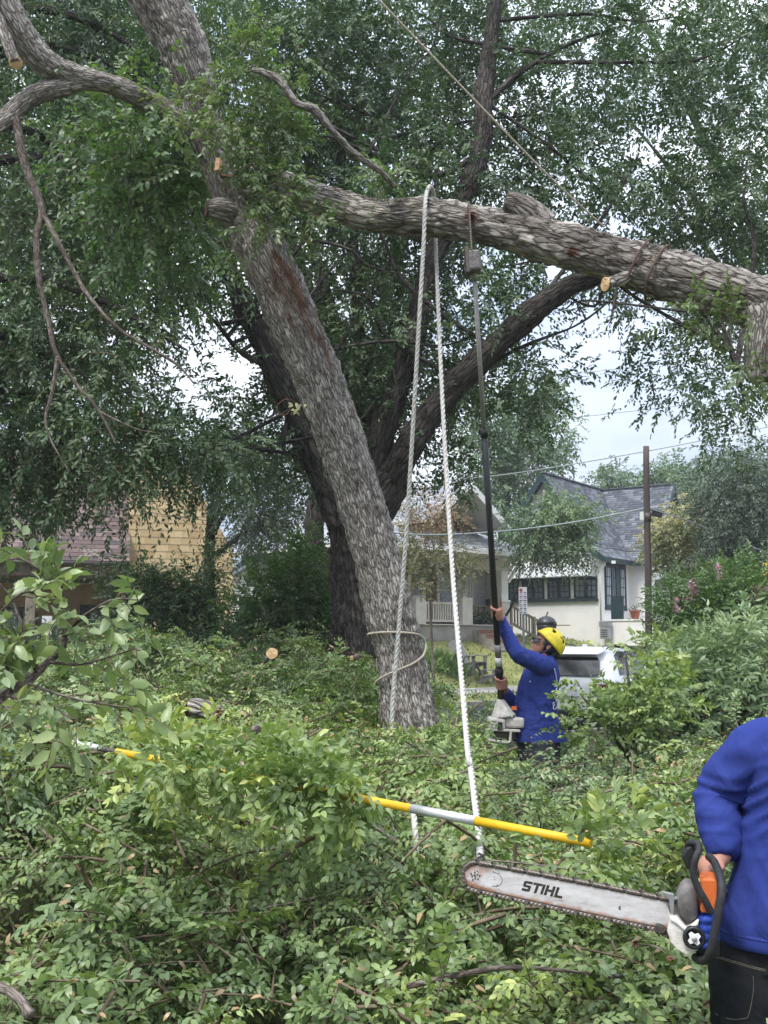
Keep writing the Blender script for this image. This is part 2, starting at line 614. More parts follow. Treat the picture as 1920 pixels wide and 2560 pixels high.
leaf_mat('grass_blade', [(0.0, (0.07, 0.10, 0.03)), (0.5, (0.14, 0.17, 0.055)), (1.0, (0.28, 0.27, 0.10))], trans=0.2)
# wood
bark_mat('bark_main', (0.15, 0.128, 0.112), (0.56, 0.515, 0.46), (48, 48, 11), scar=(0.21, 0.115, 0.078))
bark_mat('bark_limb', (0.14, 0.116, 0.098), (0.57, 0.52, 0.46), (24, 24, 6.5), scar=(0.12, 0.045, 0.03), bump=1.0, dist=0.04)
bark_mat('bark_oak', (0.026, 0.022, 0.019), (0.105, 0.092, 0.080), (20, 20, 5))
bark_mat('bark_twig', (0.06, 0.045, 0.035), (0.24, 0.20, 0.17), (60, 60, 18), bump=0.5, dist=0.01)
simple('cut_wood', (0.50, 0.31, 0.15), (0.70, 0.48, 0.27), 30, 0.8, 0.1, bump=0.3)
simple('cut_wood_red', (0.09, 0.042, 0.03), (0.22, 0.12, 0.075), 24, 0.85, 0.1, bump=0.4)
simple('twig', (0.09, 0.065, 0.045), (0.22, 0.17, 0.12), 14, 0.85, 0.1)
# people and tools
simple('skin', (0.33, 0.155, 0.105), (0.43, 0.215, 0.15), 14, 0.5, 0.35, bump=0.12, bscale=120)
simple('hair', (0.012, 0.010, 0.009), (0.03, 0.024, 0.02), 60, 0.6, 0.3, bump=0.4, stretch=(1, 1, .2))
simple('black_plastic', (0.010, 0.010, 0.011), (0.022, 0.022, 0.024), 30, 0.38, 0.45)
simple('black_rubber', (0.016, 0.016, 0.018), (0.035, 0.035, 0.038), 60, 0.6, 0.3, bump=0.15)
simple('glass_dark', (0.006, 0.006, 0.007), (0.01, 0.01, 0.011), 4, 0.06, 0.8)
simple('helmet_yellow', (0.58, 0.44, 0.015), (0.74, 0.60, 0.03), 22, 0.42, 0.45)
simple('metal_grey', (0.30, 0.30, 0.31), (0.42, 0.42, 0.43), 20, 0.42, 0.5, 0.6)
simple('metal_dark', (0.055, 0.05, 0.045), (0.13, 0.11, 0.095), 60, 0.55, 0.4, 0.5, bump=0.3)
simple('chain_steel', (0.10, 0.075, 0.06), (0.30, 0.26, 0.235), 90, 0.5, 0.5, 0.55)
simple('chain_bright', (0.45, 0.43, 0.40), (0.75, 0.73, 0.70), 90, 0.35, 0.5, 0.6)
simple('engine_white', (0.38, 0.355, 0.32), (0.60, 0.57, 0.53), 26, 0.6, 0.3, bump=0.15)
simple('engine_cream', (0.46, 0.41, 0.36), (0.74, 0.70, 0.65), 30, 0.55, 0.3, bump=0.12)
simple('engine_orange', (0.60, 0.12, 0.025), (0.74, 0.19, 0.05), 18, 0.5, 0.35)
simple('guard_brown', (0.085, 0.075, 0.07), (0.20, 0.185, 0.175), 34, 0.5, 0.35, bump=0.12)
simple('glove_blue', (0.012, 0.035, 0.22), (0.03, 0.07, 0.36), 30, 0.5, 0.3, bump=0.2)
simple('pole_yellow', (0.66, 0.37, 0.008), (0.78, 0.46, 0.02), 60, 0.45, 0.4, stretch=(1, 1, 1))
simple('pole_silver', (0.52, 0.53, 0.54), (0.68, 0.69, 0.70), 20, 0.35, 0.5, 0.5)
simple('pole_tube', (0.24, 0.235, 0.22), (0.34, 0.33, 0.31), 30, 0.45, 0.4, 0.3)
simple('rope_white', (0.40, 0.38, 0.345), (0.58, 0.56, 0.525), 60, 0.85, 0.1, bump=0.3)
simple('rope_tan', (0.34, 0.29, 0.22), (0.52, 0.46, 0.38), 60, 0.85, 0.1, bump=0.3)
simple('rope_brown', (0.10, 0.065, 0.05), (0.20, 0.14, 0.11), 60, 0.85, 0.1)
simple('print_white', (0.70, 0.72, 0.78), (0.80, 0.82, 0.86), 20, 0.7, 0.1)
simple('marking_black', (0.02, 0.018, 0.016), (0.06, 0.055, 0.05), 120, 0.6, 0.2)
def cloth(name, c0, c1, wrinkle, bump):
    m, nt, b = mat_base(name, 0.82, 0.12)
    tc = N(nt, 'ShaderNodeTexCoord')
    no = N(nt, 'ShaderNodeTexNoise', Scale=4.0, Detail=5)
    nt.links.new(tc.outputs['Object'], no.inputs['Vector'])
    r = ramp(nt, [(0.3, c0), (0.7, c1)], no.outputs['Fac'])
    nt.links.new(r.outputs[0], b.inputs['Base Color'])
    mp = N(nt, 'ShaderNodeMapping')
    mp.inputs['Scale'].default_value = (1.0, 1.0, 0.6)
    mp.inputs['Rotation'].default_value = (0.2, 0.5, 0.0)
    nt.links.new(tc.outputs['Object'], mp.inputs['Vector'])
    w = N(nt, 'ShaderNodeTexNoise', Scale=wrinkle, Detail=3, Distortion=1.2)
    nt.links.new(mp.outputs[0], w.inputs['Vector'])
    f = N(nt, 'ShaderNodeTexNoise', Scale=420, Detail=2)
    nt.links.new(tc.outputs['Object'], f.inputs['Vector'])
    h = N(nt, 'ShaderNodeMath', operation='MULTIPLY_ADD')
    h.inputs[1].default_value = 0.03
    nt.links.new(f.outputs['Fac'], h.inputs[0])
    nt.links.new(w.outputs['Fac'], h.inputs[2])
    bp = N(nt, 'ShaderNodeBump', Strength=bump, Distance=0.03)
    nt.links.new(h.outputs[0], bp.inputs['Height'])
    nt.links.new(bp.outputs[0], b.inputs['Normal'])
    return m
cloth('shirt_blue', (0.022, 0.036, 0.175), (0.033, 0.051, 0.225), 9, 0.5)
cloth('denim_black', (0.010, 0.011, 0.013), (0.030, 0.031, 0.034), 12, 0.35)
cloth('trouser_grey', (0.035, 0.038, 0.05), (0.06, 0.065, 0.08), 12, 0.3)
simple('stitch', (0.10, 0.09, 0.075), (0.20, 0.18, 0.15), 50, 0.9, 0.1)
# chainsaw bar: scratched pale paint with rust towards the rails
m, nt_, b = mat_base('bar_paint', 0.5, 0.4)
tc = N(nt_, 'ShaderNodeTexCoord')
no = N(nt_, 'ShaderNodeTexNoise', Scale=26, Detail=8, Roughness=0.7)
mp = N(nt_, 'ShaderNodeMapping'); mp.inputs['Scale'].default_value = (0.35, 1, 1.6)
nt_.links.new(tc.outputs['Object'], mp.inputs['Vector']); nt_.links.new(mp.outputs[0], no.inputs['Vector'])
r = ramp(nt_, [(0.30, (0.30, 0.25, 0.225)), (0.42, (0.50, 0.47, 0.46)), (0.7, (0.66, 0.64, 0.64))], no.outputs['Fac'])
ru = N(nt_, 'ShaderNodeAttribute', attribute_name='rust')
n2 = N(nt_, 'ShaderNodeTexNoise', Scale=60, Detail=6)
nt_.links.new(tc.outputs['Object'], n2.inputs['Vector'])
am = N(nt_, 'ShaderNodeMath', operation='MULTIPLY_ADD'); am.inputs[1].default_value = 0.8
nt_.links.new(n2.outputs['Fac'], am.inputs[0]); nt_.links.new(ru.outputs['Fac'], am.inputs[2])
rr = ramp(nt_, [(0.62, (0, 0, 0)), (1.1 if False else 1.0, (1, 1, 1))], am.outputs[0])
rc = ramp(nt_, [(0.35, (0.10, 0.06, 0.04)), (0.65, (0.40, 0.19, 0.10))], n2.outputs['Fac'])
mx = N(nt_, 'ShaderNodeMixRGB')
nt_.links.new(rr.outputs[0], mx.inputs['Fac']); nt_.links.new(r.outputs[0], mx.inputs['Color1']); nt_.links.new(rc.outputs[0], mx.inputs['Color2'])
nt_.links.new(mx.outputs[0], b.inputs['Base Color'])
# buildings and street
simple('stucco_white', (0.72, 0.695, 0.66), (0.80, 0.78, 0.745), 1.6, 0.9, 0.1, bump=0.35, bscale=60)
simple('trim_green', (0.012, 0.030, 0.034), (0.022, 0.046, 0.050), 6, 0.5, 0.3)
simple('trim_cream', (0.52, 0.48, 0.42), (0.62, 0.58, 0.52), 3, 0.65, 0.25)
simple('trim_white', (0.68, 0.67, 0.64), (0.78, 0.77, 0.74), 5, 0.6, 0.25)
simple('pane', (0.10, 0.12, 0.14), (0.20, 0.23, 0.26), 1.2, 0.08, 0.7)
simple('pane_dark', (0.015, 0.018, 0.02), (0.04, 0.045, 0.05), 1.5, 0.07, 0.7)
simple('blind', (0.56, 0.58, 0.62), (0.68, 0.70, 0.73), 3, 0.6, 0.3, stretch=(1, 1, 12))
simple('siding_brown', (0.10, 0.07, 0.055), (0.15, 0.105, 0.085), 5, 0.8, 0.15)
simple('siding_tan', (0.36, 0.24, 0.13), (0.46, 0.32, 0.18), 3, 0.85, 0.15)
simple('siding_white', (0.62, 0.63, 0.64), (0.74, 0.75, 0.76), 4, 0.75, 0.15)
simple('concrete', (0.26, 0.245, 0.22), (0.37, 0.35, 0.315), 2.5, 0.9, 0.1, bump=0.2)
simple('concrete_old', (0.20, 0.18, 0.16), (0.40, 0.37, 0.33), 5, 0.9, 0.1, bump=0.3)
simple('brick_red', (0.20, 0.085, 0.055), (0.30, 0.14, 0.09), 12, 0.9, 0.1, bump=0.3)
simple('terracotta', (0.30, 0.10, 0.06), (0.38, 0.14, 0.09), 10, 0.85, 0.15)
simple('asphalt', (0.045, 0.045, 0.047), (0.07, 0.07, 0.072), 3, 0.9, 0.15, bump=0.3, bscale=150)
simple('wood_weathered', (0.17, 0.14, 0.11), (0.28, 0.235, 0.19), 9, 0.85, 0.1, stretch=(1, 1, .3), bump=0.2)
simple('wood_pole', (0.060, 0.048, 0.044), (0.115, 0.092, 0.084), 14, 0.9, 0.1, stretch=(1, 1, .06), bump=0.4)
simple('wire', (0.10, 0.11, 0.115), (0.16, 0.17, 0.175), 5, 0.6, 0.3)
simple('cable_light', (0.26, 0.29, 0.28), (0.34, 0.37, 0.36), 5, 0.6, 0.3)
simple('metal_box', (0.28, 0.29, 0.31), (0.38, 0.39, 0.41), 8, 0.5, 0.4, 0.3)
simple('awning', (0.36, 0.37, 0.36), (0.52, 0.53, 0.52), 4, 0.7, 0.2, stretch=(6, 1, 1))
simple('car_white', (0.74, 0.75, 0.77), (0.78, 0.79, 0.80), 2, 0.22, 0.5)
simple('car_black', (0.012, 0.012, 0.013), (0.02, 0.02, 0.021), 5, 0.4, 0.4)
simple('car_light', (0.10, 0.012, 0.012), (0.18, 0.02, 0.018), 5, 0.15, 0.6)
simple('tyre', (0.012, 0.012, 0.012), (0.025, 0.025, 0.025), 20, 0.85, 0.15)
simple('grill_black', (0.012, 0.012, 0.014), (0.025, 0.025, 0.028), 12, 0.4, 0.5)
simple('chair_grey', (0.16, 0.15, 0.15), (0.22, 0.21, 0.21), 6, 0.6, 0.3)
simple('sign_white', (0.60, 0.60, 0.60), (0.72, 0.72, 0.72), 12, 0.55, 0.3)
simple('sign_red', (0.42, 0.05, 0.06), (0.55, 0.11, 0.12), 20, 0.55, 0.3)
simple('sign_post', (0.15, 0.17, 0.17), (0.23, 0.25, 0.25), 10, 0.6, 0.3, 0.3)
simple('guard_yellow', (0.66, 0.40, 0.05), (0.76, 0.50, 0.10), 8, 0.55, 0.3)
simple('lawn', (0.13, 0.165, 0.05), (0.33, 0.32, 0.13), 1.1, 0.95, 0.05, bump=0.6, bscale=30, detail=9)
simple('ground', (0.05, 0.045, 0.03), (0.11, 0.10, 0.06), 3, 0.95, 0.05, bump=0.5)
tint_mat('shingle_grey', [(0.0, (0.10, 0.11, 0.13)), (0.55, (0.165, 0.175, 0.20)), (1.0, (0.29, 0.30, 0.33))], grain=0.3, gscale=30)
tint_mat('shingle_pale', [(0.0, (0.20, 0.21, 0.23)), (0.5, (0.33, 0.34, 0.37)), (1.0, (0.48, 0.49, 0.52))], grain=0.3, gscale=30)
tint_mat('shingle_red', [(0.0, (0.065, 0.056, 0.056)), (0.4, (0.115, 0.075, 0.068)), (0.7, (0.15, 0.10, 0.09)), (1.0, (0.20, 0.15, 0.138))], grain=0.35, gscale=26)
tint_mat('shingle_yellow', [(0.0, (0.43, 0.305, 0.165)), (0.5, (0.52, 0.385, 0.21)), (1.0, (0.60, 0.46, 0.27))], grain=0.5, gscale=12, bump=0.2)
# ------------------------------------------------------------------ foliage
def rnd_unit(rng, n):
    return unit(rng.normal(size=(n, 3)))
def sprays(rng, base, dirs, length, nleaf, droop, tint, spread=0.95, up_bias=1.0, flat=0.5, jit=0.25):
    """leaves set alternately along arching twigs; returns pos, axis, normal, tint, rel, twig curves"""
    n = len(base)
    dirs = unit(dirs)
    length = np.broadcast_to(np.asarray(length, float), (n,))
    t = (np.arange(nleaf) + 0.6) / nleaf
    t = np.clip(t[None, :] + rng.uniform(-0.3, 0.3, (n, nleaf)) / nleaf, 0.02, 1)
    g = np.array([0, 0, -1.0])
    L = length[:, None, None]
    pos = base[:, None, :] + dirs[:, None, :] * (L * t[..., None]) + g * (droop * L * (t ** 2)[..., None])
    tan = unit(dirs[:, None, :] + g * (2 * droop * t[..., None]))
    upv = unit(np.array([0, 0, 1.0]) * up_bias + rng.normal(size=(n, 3)) * flat)
    side = unit(np.cross(tan, upv[:, None, :]))
    nrm = np.cross(side, tan)
    sgn = np.where(np.arange(nleaf) % 2 == 0, 1.0, -1.0)[None, :, None]
    sgn = sgn * np.where(rng.random((n, 1, 1)) < 0.5, 1, -1)
    k = (0.35 + 0.75 * t)[..., None]
    ax = unit(tan * k + side * sgn * spread * (1.25 - 0.8 * t[..., None]) + rng.normal(size=(n, nleaf, 3)) * jit + g * 0.12)
    nm = nrm + rng.normal(size=(n, nleaf, 3)) * (jit + 0.1)
    nm = unit(nm - ax * np.sum(nm * ax, -1, keepdims=True))
    tt = np.clip(tint[:, None] + (t - 0.5) * 0.22 + rng.normal(size=(n, nleaf)) * 0.10, 0, 1)
    rel = 0.72 + 0.4 * np.sin(math.pi * np.clip(t, 0.05, 0.95)) * rng.uniform(0.7, 1.15, (n, nleaf))
    tw = np.linspace(0, 1, 4)[None, :, None]
    curves = base[:, None, :] + dirs[:, None, :] * L * tw + g * droop * L * tw ** 2
    return pos.reshape(-1, 3), ax.reshape(-1, 3), nm.reshape(-1, 3), tt.ravel(), rel.ravel(), curves
def leaf_arrays(pos, ax, nm, L, Wd, detail, curl=0.18):
    n = len(pos)
    L = np.broadcast_to(L, (n,))[:, None]
    Wd = np.broadcast_to(Wd, (n,))[:, None]
    sd = np.cross(ax, nm)
    if detail == 0:
        b = pos
        l = pos + ax * L * 0.45 + sd * Wd * 0.5 + nm * L * 0.06
        r = pos + ax * L * 0.45 - sd * Wd * 0.5 + nm * L * 0.06
        t = pos + ax * L - nm * L * curl
        v = np.stack([b, r, t, l], 1).reshape(-1, 3)
        f = np.array([[0, 1, 2], [0, 2, 3]])
        k = 4
    elif detail == 2:
        b = pos
        l1 = pos + ax * L * 0.30 + sd * Wd * 0.44 + nm * Wd * 0.12
        r1 = pos + ax * L * 0.30 - sd * Wd * 0.44 + nm * Wd * 0.12
        l2 = pos + ax * L * 0.70 + sd * Wd * 0.40 + nm * (Wd * 0.10 - L * curl * 0.35)
        r2 = pos + ax * L * 0.70 - sd * Wd * 0.40 + nm * (Wd * 0.02 - L * curl * 0.35)
        t = pos + ax * L - nm * L * (0.03 + curl)
        v = np.stack([b, r1, r2, t, l2, l1], 1).reshape(-1, 3)
        f = np.array([[0, 1, 5], [1, 2, 5], [2, 4, 5], [2, 3, 4]])
        k = 6
    else:
        b = pos
        m1 = pos + ax * L * 0.32 - nm * L * 0.015
        m2 = pos + ax * L * 0.68 - nm * L * (0.02 + curl * 0.35)
        t = pos + ax * L * 0.99 - nm * L * (0.03 + curl)
        l1 = m1 + sd * Wd * 0.46 + nm * Wd * 0.14
        r1 = m1 - sd * Wd * 0.46 + nm * Wd * 0.14
        l2 = m2 + sd * Wd * 0.40 + nm * Wd * 0.10
        r2 = m2 - sd * Wd * 0.40 + nm * Wd * 0.10
        v = np.stack([b, m1, m2, t, l1, l2, r1, r2], 1).reshape(-1, 3)
        f = np.array([[0, 6, 1], [0, 1, 4], [6, 7, 2], [6, 2, 1], [1, 2, 5], [1, 5, 4], [7, 3, 2], [2, 3, 5]])
        k = 8
    F = (f[None, :, :] + (np.arange(n) * k)[:, None, None]).reshape(-1, 3)
    return v, F, k
def foliage(name, S, L, ratio, mat, parent, detail=0, rng=None, curl=0.18):
    pos, ax, nm, tt, rel = S[:5]
    Ls = L * rel
    v, F, k = leaf_arrays(pos, ax, nm, Ls, Ls * ratio, detail, curl)
    me = np_mesh(name, v, F, {'tint': np.repeat(tt, k)}, smooth=(detail != 0))
    return stuff(new_obj(name, me, mat, parent))
def twig_mesh(name, curves, r, mat, parent, sides=3):
    """curves: (n,m,3)"""
    n, m, _ = curves.shape
    T = unit(np.gradient(curves, axis=1))
    ref = np.where(np.abs(T[..., 2:3]) < 0.9, np.array([0, 0, 1.0]), np.array([1.0, 0, 0]))
    A = unit(np.cross(T, ref))
    B = np.cross(T, A)
    th = np.linspace(0, 2 * math.pi, sides, endpoint=False)
    taper = np.linspace(1, 0.35, m)[None, :, None, None]
    r = np.broadcast_to(np.asarray(r, float), (n,))[:, None, None, None]
    v = curves[:, :, None, :] + r * taper * (np.cos(th)[None, None, :, None] * A[:, :, None, :] + np.sin(th)[None, None, :, None] * B[:, :, None, :])
    f = []
    for i in range(m - 1):
        for j in range(sides):
            k = (j + 1) % sides
            f.append((i * sides + j, i * sides + k, (i + 1) * sides + k, (i + 1) * sides + j))
    F = (np.array(f)[None] + (np.arange(n) * m * sides)[:, None, None]).reshape(-1, 4)
    me = np_mesh(name, v.reshape(-1, 3), F, smooth=True)
    return stuff(new_obj(name, me, mat, parent))
def clump_bases(rng, clumps, sub_r=0.3, per=9):
    """clumps: (centre xyz, (rx, ry, rz), nsprays, tint). Returns bases, dirs, tint"""
    Bs, Ds, Ts = [], [], []
    for c, r, n, ti in clumps:
        n = int(n)
        if n < 1:
            continue
        c = np.asarray(c, float)
        r = np.asarray(r, float)
        ns = max(2, n // per)
        sc = rnd_unit(rng, ns) * (rng.random((ns, 1)) ** 0.45) * r
        st = ti + rng.normal(size=ns) * 0.10
        idx = rng.integers(0, ns, n)
        p = sc[idx] + rng.normal(size=(n, 3)) * sub_r * 0.55
        d = unit(p / r * 0.8 + rng.normal(size=(n, 3)) * 0.6 + np.array([0, 0, -0.1]))
        Bs.append(c + p)
        Ds.append(d)
        Ts.append(st[idx] + rng.normal(size=n) * 0.06)
    return np.concatenate(Bs), np.concatenate(Ds), np.concatenate(Ts)
def pxclump(px, py, Y, rx, ry, rY, n, ti=0.5):
    s = Y / FPX
    return (W(px, py, Y), (rx * s, rY, ry * s), n, ti)

# ------------------------------------------------------------------ woody limbs
def limb(name, pts, rad, mat, parent, step=0.03, amp=0.012, seed=0, scar=None, flare=0.0, nmax=110, caps=True, ends=None):
    pts = np.asarray(pts, float)
    P4 = np.concatenate([pts, np.asarray(rad, float)[:, None]], 1)
    Ltot = np.linalg.norm(np.diff(pts, axis=0), axis=1).sum()
    n = max(6, int(Ltot / step))
    q, s = catmull(P4, n)
    path, r = q[:, :3], np.maximum(q[:, 3], 0.003)
    T, A, B = frames(path)
    na = int(np.clip(2 * math.pi * r.mean() / step * 1.1, 8, nmax))
    th = np.linspace(0, 2 * math.pi, na, endpoint=False)
    ct, st = np.cos(th), np.sin(th)
    rm = r.mean()
    bc = np.stack([np.broadcast_to(ct * rm, (n, na)), np.broadcast_to(st * rm, (n, na)), np.broadcast_to(s[:, None], (n, na))], -1)
    fl = bc.reshape(-1, 3) + seed * 3.7
    big = (fbm(fl * np.array([5, 5, 2.2]), 3, seed) - 0.5) * amp * 3.6
    pl = fbm(fl * np.array([34, 34, 8.5]) + 0.8 * fbm(fl * 9, 2, seed + 5)[:, None], 3, seed + 9)
    ridge = (1 - np.abs(2 * pl - 1)) ** 2.5
    disp = (big - ridge * amp * 1.1 + (fbm(fl * np.array([60, 60, 22]), 2, seed + 3) - 0.5) * amp * 0.9).reshape(n, na)
    disp *= np.clip(r / max(rm, 1e-6), 0.3, 1.2)[:, None]
    R = r[:, None] + disp
    v = path[:, None, :] + R[..., None] * (ct[None, :, None] * A[:, None, :] + st[None, :, None] * B[:, None, :])
    i = np.arange(n - 1)[:, None]
    j = np.arange(na)[None, :]
    k = (j + 1) % na
    F = np.stack(np.broadcast_arrays(i * na + j, i * na + k, (i + 1) * na + k, (i + 1) * na + j), -1).reshape(-1, 4)
    verts = v.reshape(-1, 3)
    bcv = bc.reshape(-1, 3) + seed * 0.9
    sc = np.zeros(len(verts)) if scar is None else scar(verts, fl)
    # caps as triangle fans stored as degenerate-free quads: add centre points
    if caps:
        c0, c1 = len(verts), len(verts) + 1
        verts = np.concatenate([verts, path[:1], path[-1:]])
        bcv = np.concatenate([bcv, bcv[:1], bcv[-1:]])
        sc = np.concatenate([sc, [0, 0]])
        cap = []
        for jj in range(0, na - 1, 2):
            a, b_, c_ = jj, (jj + 1) % na, (jj + 2) % na
            cap.append((c0, c_, b_, a))
            o = (n - 1) * na
            cap.append((c1, o + a, o + b_, o + c_))
        F = np.concatenate([F, np.array(cap)])
    me = np_mesh(name, verts, F, {'bc': bcv, 'scar': sc}, smooth=True)
    ob = new_obj(name, me, mat, parent)
    return ob, path, r
def cut_face(name, c, nrm, r, mat, parent, seed=0):
    """sawn end: slightly uneven disc with rings and a bark rim"""
    rng = np.random.default_rng(seed)
    nrm = unit(nrm)
    a = unit(np.cross(nrm, [0.3, 0.2, 0.9]))
    b = np.cross(nrm, a)
    mb = MB()
    n = 22
    ph = rng.uniform(0, 6, 3)
    rings = []
    for fr, h in ((1.0, 0.0), (0.97, 0.006), (0.6, 0.008), (0.15, 0.009)):
        vs = []
        for j in range(n):
            t = 2 * math.pi * j / n
            rr = r * fr * (1 + 0.06 * math.sin(2 * t + ph[0]) + 0.035 * math.sin(5 * t + ph[1]))
            vs.append(np.asarray(c) + nrm * (h + 0.002 * math.sin(3 * t + ph[2])) + rr * (math.cos(t) * a + math.sin(t) * b))
        rings.append(vs)
    vs = [p for ring in rings for p in ring]
    fs = []
    for i in range(3):
        for j in range(n):
            k = (j + 1) % n
            fs.append((i * n + j, i * n + k, (i + 1) * n + k, (i + 1) * n + j))
    fs.append(tuple(range(3 * n, 4 * n)))
    mb.add(vs, fs)
    return mb.build(name, mat, parent)

# ------------------------------------------------------------------ ground, street and far lots
SA = math.radians(42)
SD = V(math.cos(SA), math.sin(SA))            # along the street
SN = V(math.sin(SA), -math.cos(SA))           # across it, towards the camera's side
SK = V(1.5, 27.7)                             # point on the far kerb
def st2w(s, t, z=0.0):
    p = SK + SN * s + SD * t
    return V(p[0], p[1], z)
LAWN = [(-4.4, 0.06), (-5.2, 0.28), (-6.4, 0.95), (-7.6, 1.55), (-8.6, 1.74), (-10.5, 1.86), (-14, 1.95), (-40, 2.3), (-160, 4.0), (-900, 6.0)]
def lawn_z(x, y):
    s = (x - SK[0]) * SN[0] + (y - SK[1]) * SN[1]
    prof = [(30, 0.0), (7.6, 0.0), (0, 0.0)] + LAWN
    for (a, za), (b, zb) in zip(prof[:-1], prof[1:]):
        if s <= a and s >= b:
            return za + (zb - za) * (s - a) / (b - a)
    return 0.0
def strip(name, s0, s1, z0, z1, t0, t1, mat, ns=2, ntt=40, noise=0.0):
    S = np.linspace(s0, s1, ns)
    T = np.linspace(t0, t1, ntt)
    zz = np.linspace(z0, z1, ns)
    v = np.array([st2w(s, t, z) for s, z in zip(S, zz) for t in T])
    if noise:
        v[:, 2] += (fbm(v * 0.9, 3, 4) - 0.5) * noise
    i = np.arange(ns - 1)[:, None]
    j = np.arange(ntt - 1)[None, :]
    F = np.stack(np.broadcast_arrays(i * ntt + j, (i + 1) * ntt + j, (i + 1) * ntt + j + 1, i * ntt + j + 1), -1).reshape(-1, 4)
    return struct(new_obj(name, np_mesh(name, v, F), mat))
strip('ground', 60.0, 7.6, 0.0, 0.0, -120, 120, 'ground', 30, 80, 0.06)
strip('road', 7.46, 0.14, -0.13, -0.13, -600, 600, 'asphalt', 2, 40)
# verge, lawn: one graded sheet
vs, S = [], [0.0, -1.0, -2.2]
strip('verge', -0.002, -2.2, -0.004, 0.02, -600, 600, 'lawn', 4, 200)
prof = LAWN
Tn = np.concatenate([np.linspace(-600, -40, 12), np.linspace(-36, 40, 90), np.linspace(44, 600, 12)])
v = np.array([st2w(s, t, z) for s, z in prof for t in Tn])
v[:, 2] += np.where(np.abs(v[:, 1]) < 120, (fbm(v * 0.5, 3, 8) - 0.5) * 0.10, 0)
nt_ = len(Tn)
i = np.arange(len(prof) - 1)[:, None]; j = np.arange(nt_ - 1)[None, :]
F = np.stack(np.broadcast_arrays(i * nt_ + j, (i + 1) * nt_ + j, (i + 1) * nt_ + j + 1, i * nt_ + j + 1), -1).reshape(-1, 4)
struct(new_obj('lawn', np_mesh('lawn', v, F), 'lawn'))
# near yard runs on behind the camera and to the sides
strip('yard', 600, 60.0, 0.0, 0.0, -600, 600, 'ground', 2, 4)
# kerbs and sidewalk slabs
def kerb(name, s0, s1):
    o = bpy.data.objects.new(name, None); COL.objects.link(o)
    PM[o.name] = Matrix.Identity(4)
    struct(o)
    a = min(s0, s1); b_ = max(s0, s1)
    proto = None
    for k in range(-14, 16):
        mb = MB()
        w = 2.4
        c = st2w((a + b_) / 2, k * w + w / 2, -0.06)
        mb.box(c, (w - 0.015, b_ - a, 0.15), Matrix.Rotation(SA, 3, 'Z'), bev=0.02)
        mb.build('kerb_stone', 'concrete_old', o)
    return o
kerb('far_kerb', 0.0, 0.15)
kerb('near_kerb', 7.45, 7.6)
o = bpy.data.objects.new('sidewalk', None); COL.objects.link(o); PM[o.name] = Matrix.Identity(4); struct(o)
rng = np.random.default_rng(5)
for k in range(-16, 22):
    mb = MB()
    c = st2w(-3.3, k * 1.5 + 0.75, -0.005 + rng.uniform(-0.008, 0.008))
    mb.box(c, (1.485, 2.18, 0.11), Matrix.Rotation(SA, 3, 'Z'), bev=0.012)
    mb.build('slab', 'concrete', o)

# grass tufts on the far lots
rng = np.random.default_rng(11)
n = 15000
s = rng.uniform(-12.5, -0.3, n); t = rng.uniform(-9, 20, n)
keep = ~((s < -2.15) & (s > -4.45))
s, t = s[keep], t[keep]
base = np.array([st2w(a, b_) for a, b_ in zip(s, t)])
base[:, 2] = [lawn_z(p[0], p[1]) for p in base]
n = len(base)
ax = unit(rng.normal(size=(n, 3)) * 0.5 + np.array([0, 0, 1.0]))
nm = unit(np.cross(ax, rng.normal(size=(n, 3))))
tt = np.clip(fbm(base * 0.8, 3, 3) * 1.1 - 0.05 + rng.normal(size=n) * 0.15, 0, 1)
foliage('grass', (base, ax, nm, tt, rng.uniform(0.6, 1.2, n)), 0.11, 0.4, 'grass_blade', None)
bpy.data.objects['grass']['label'] = 'mown yellow green grass on the lots across the street'

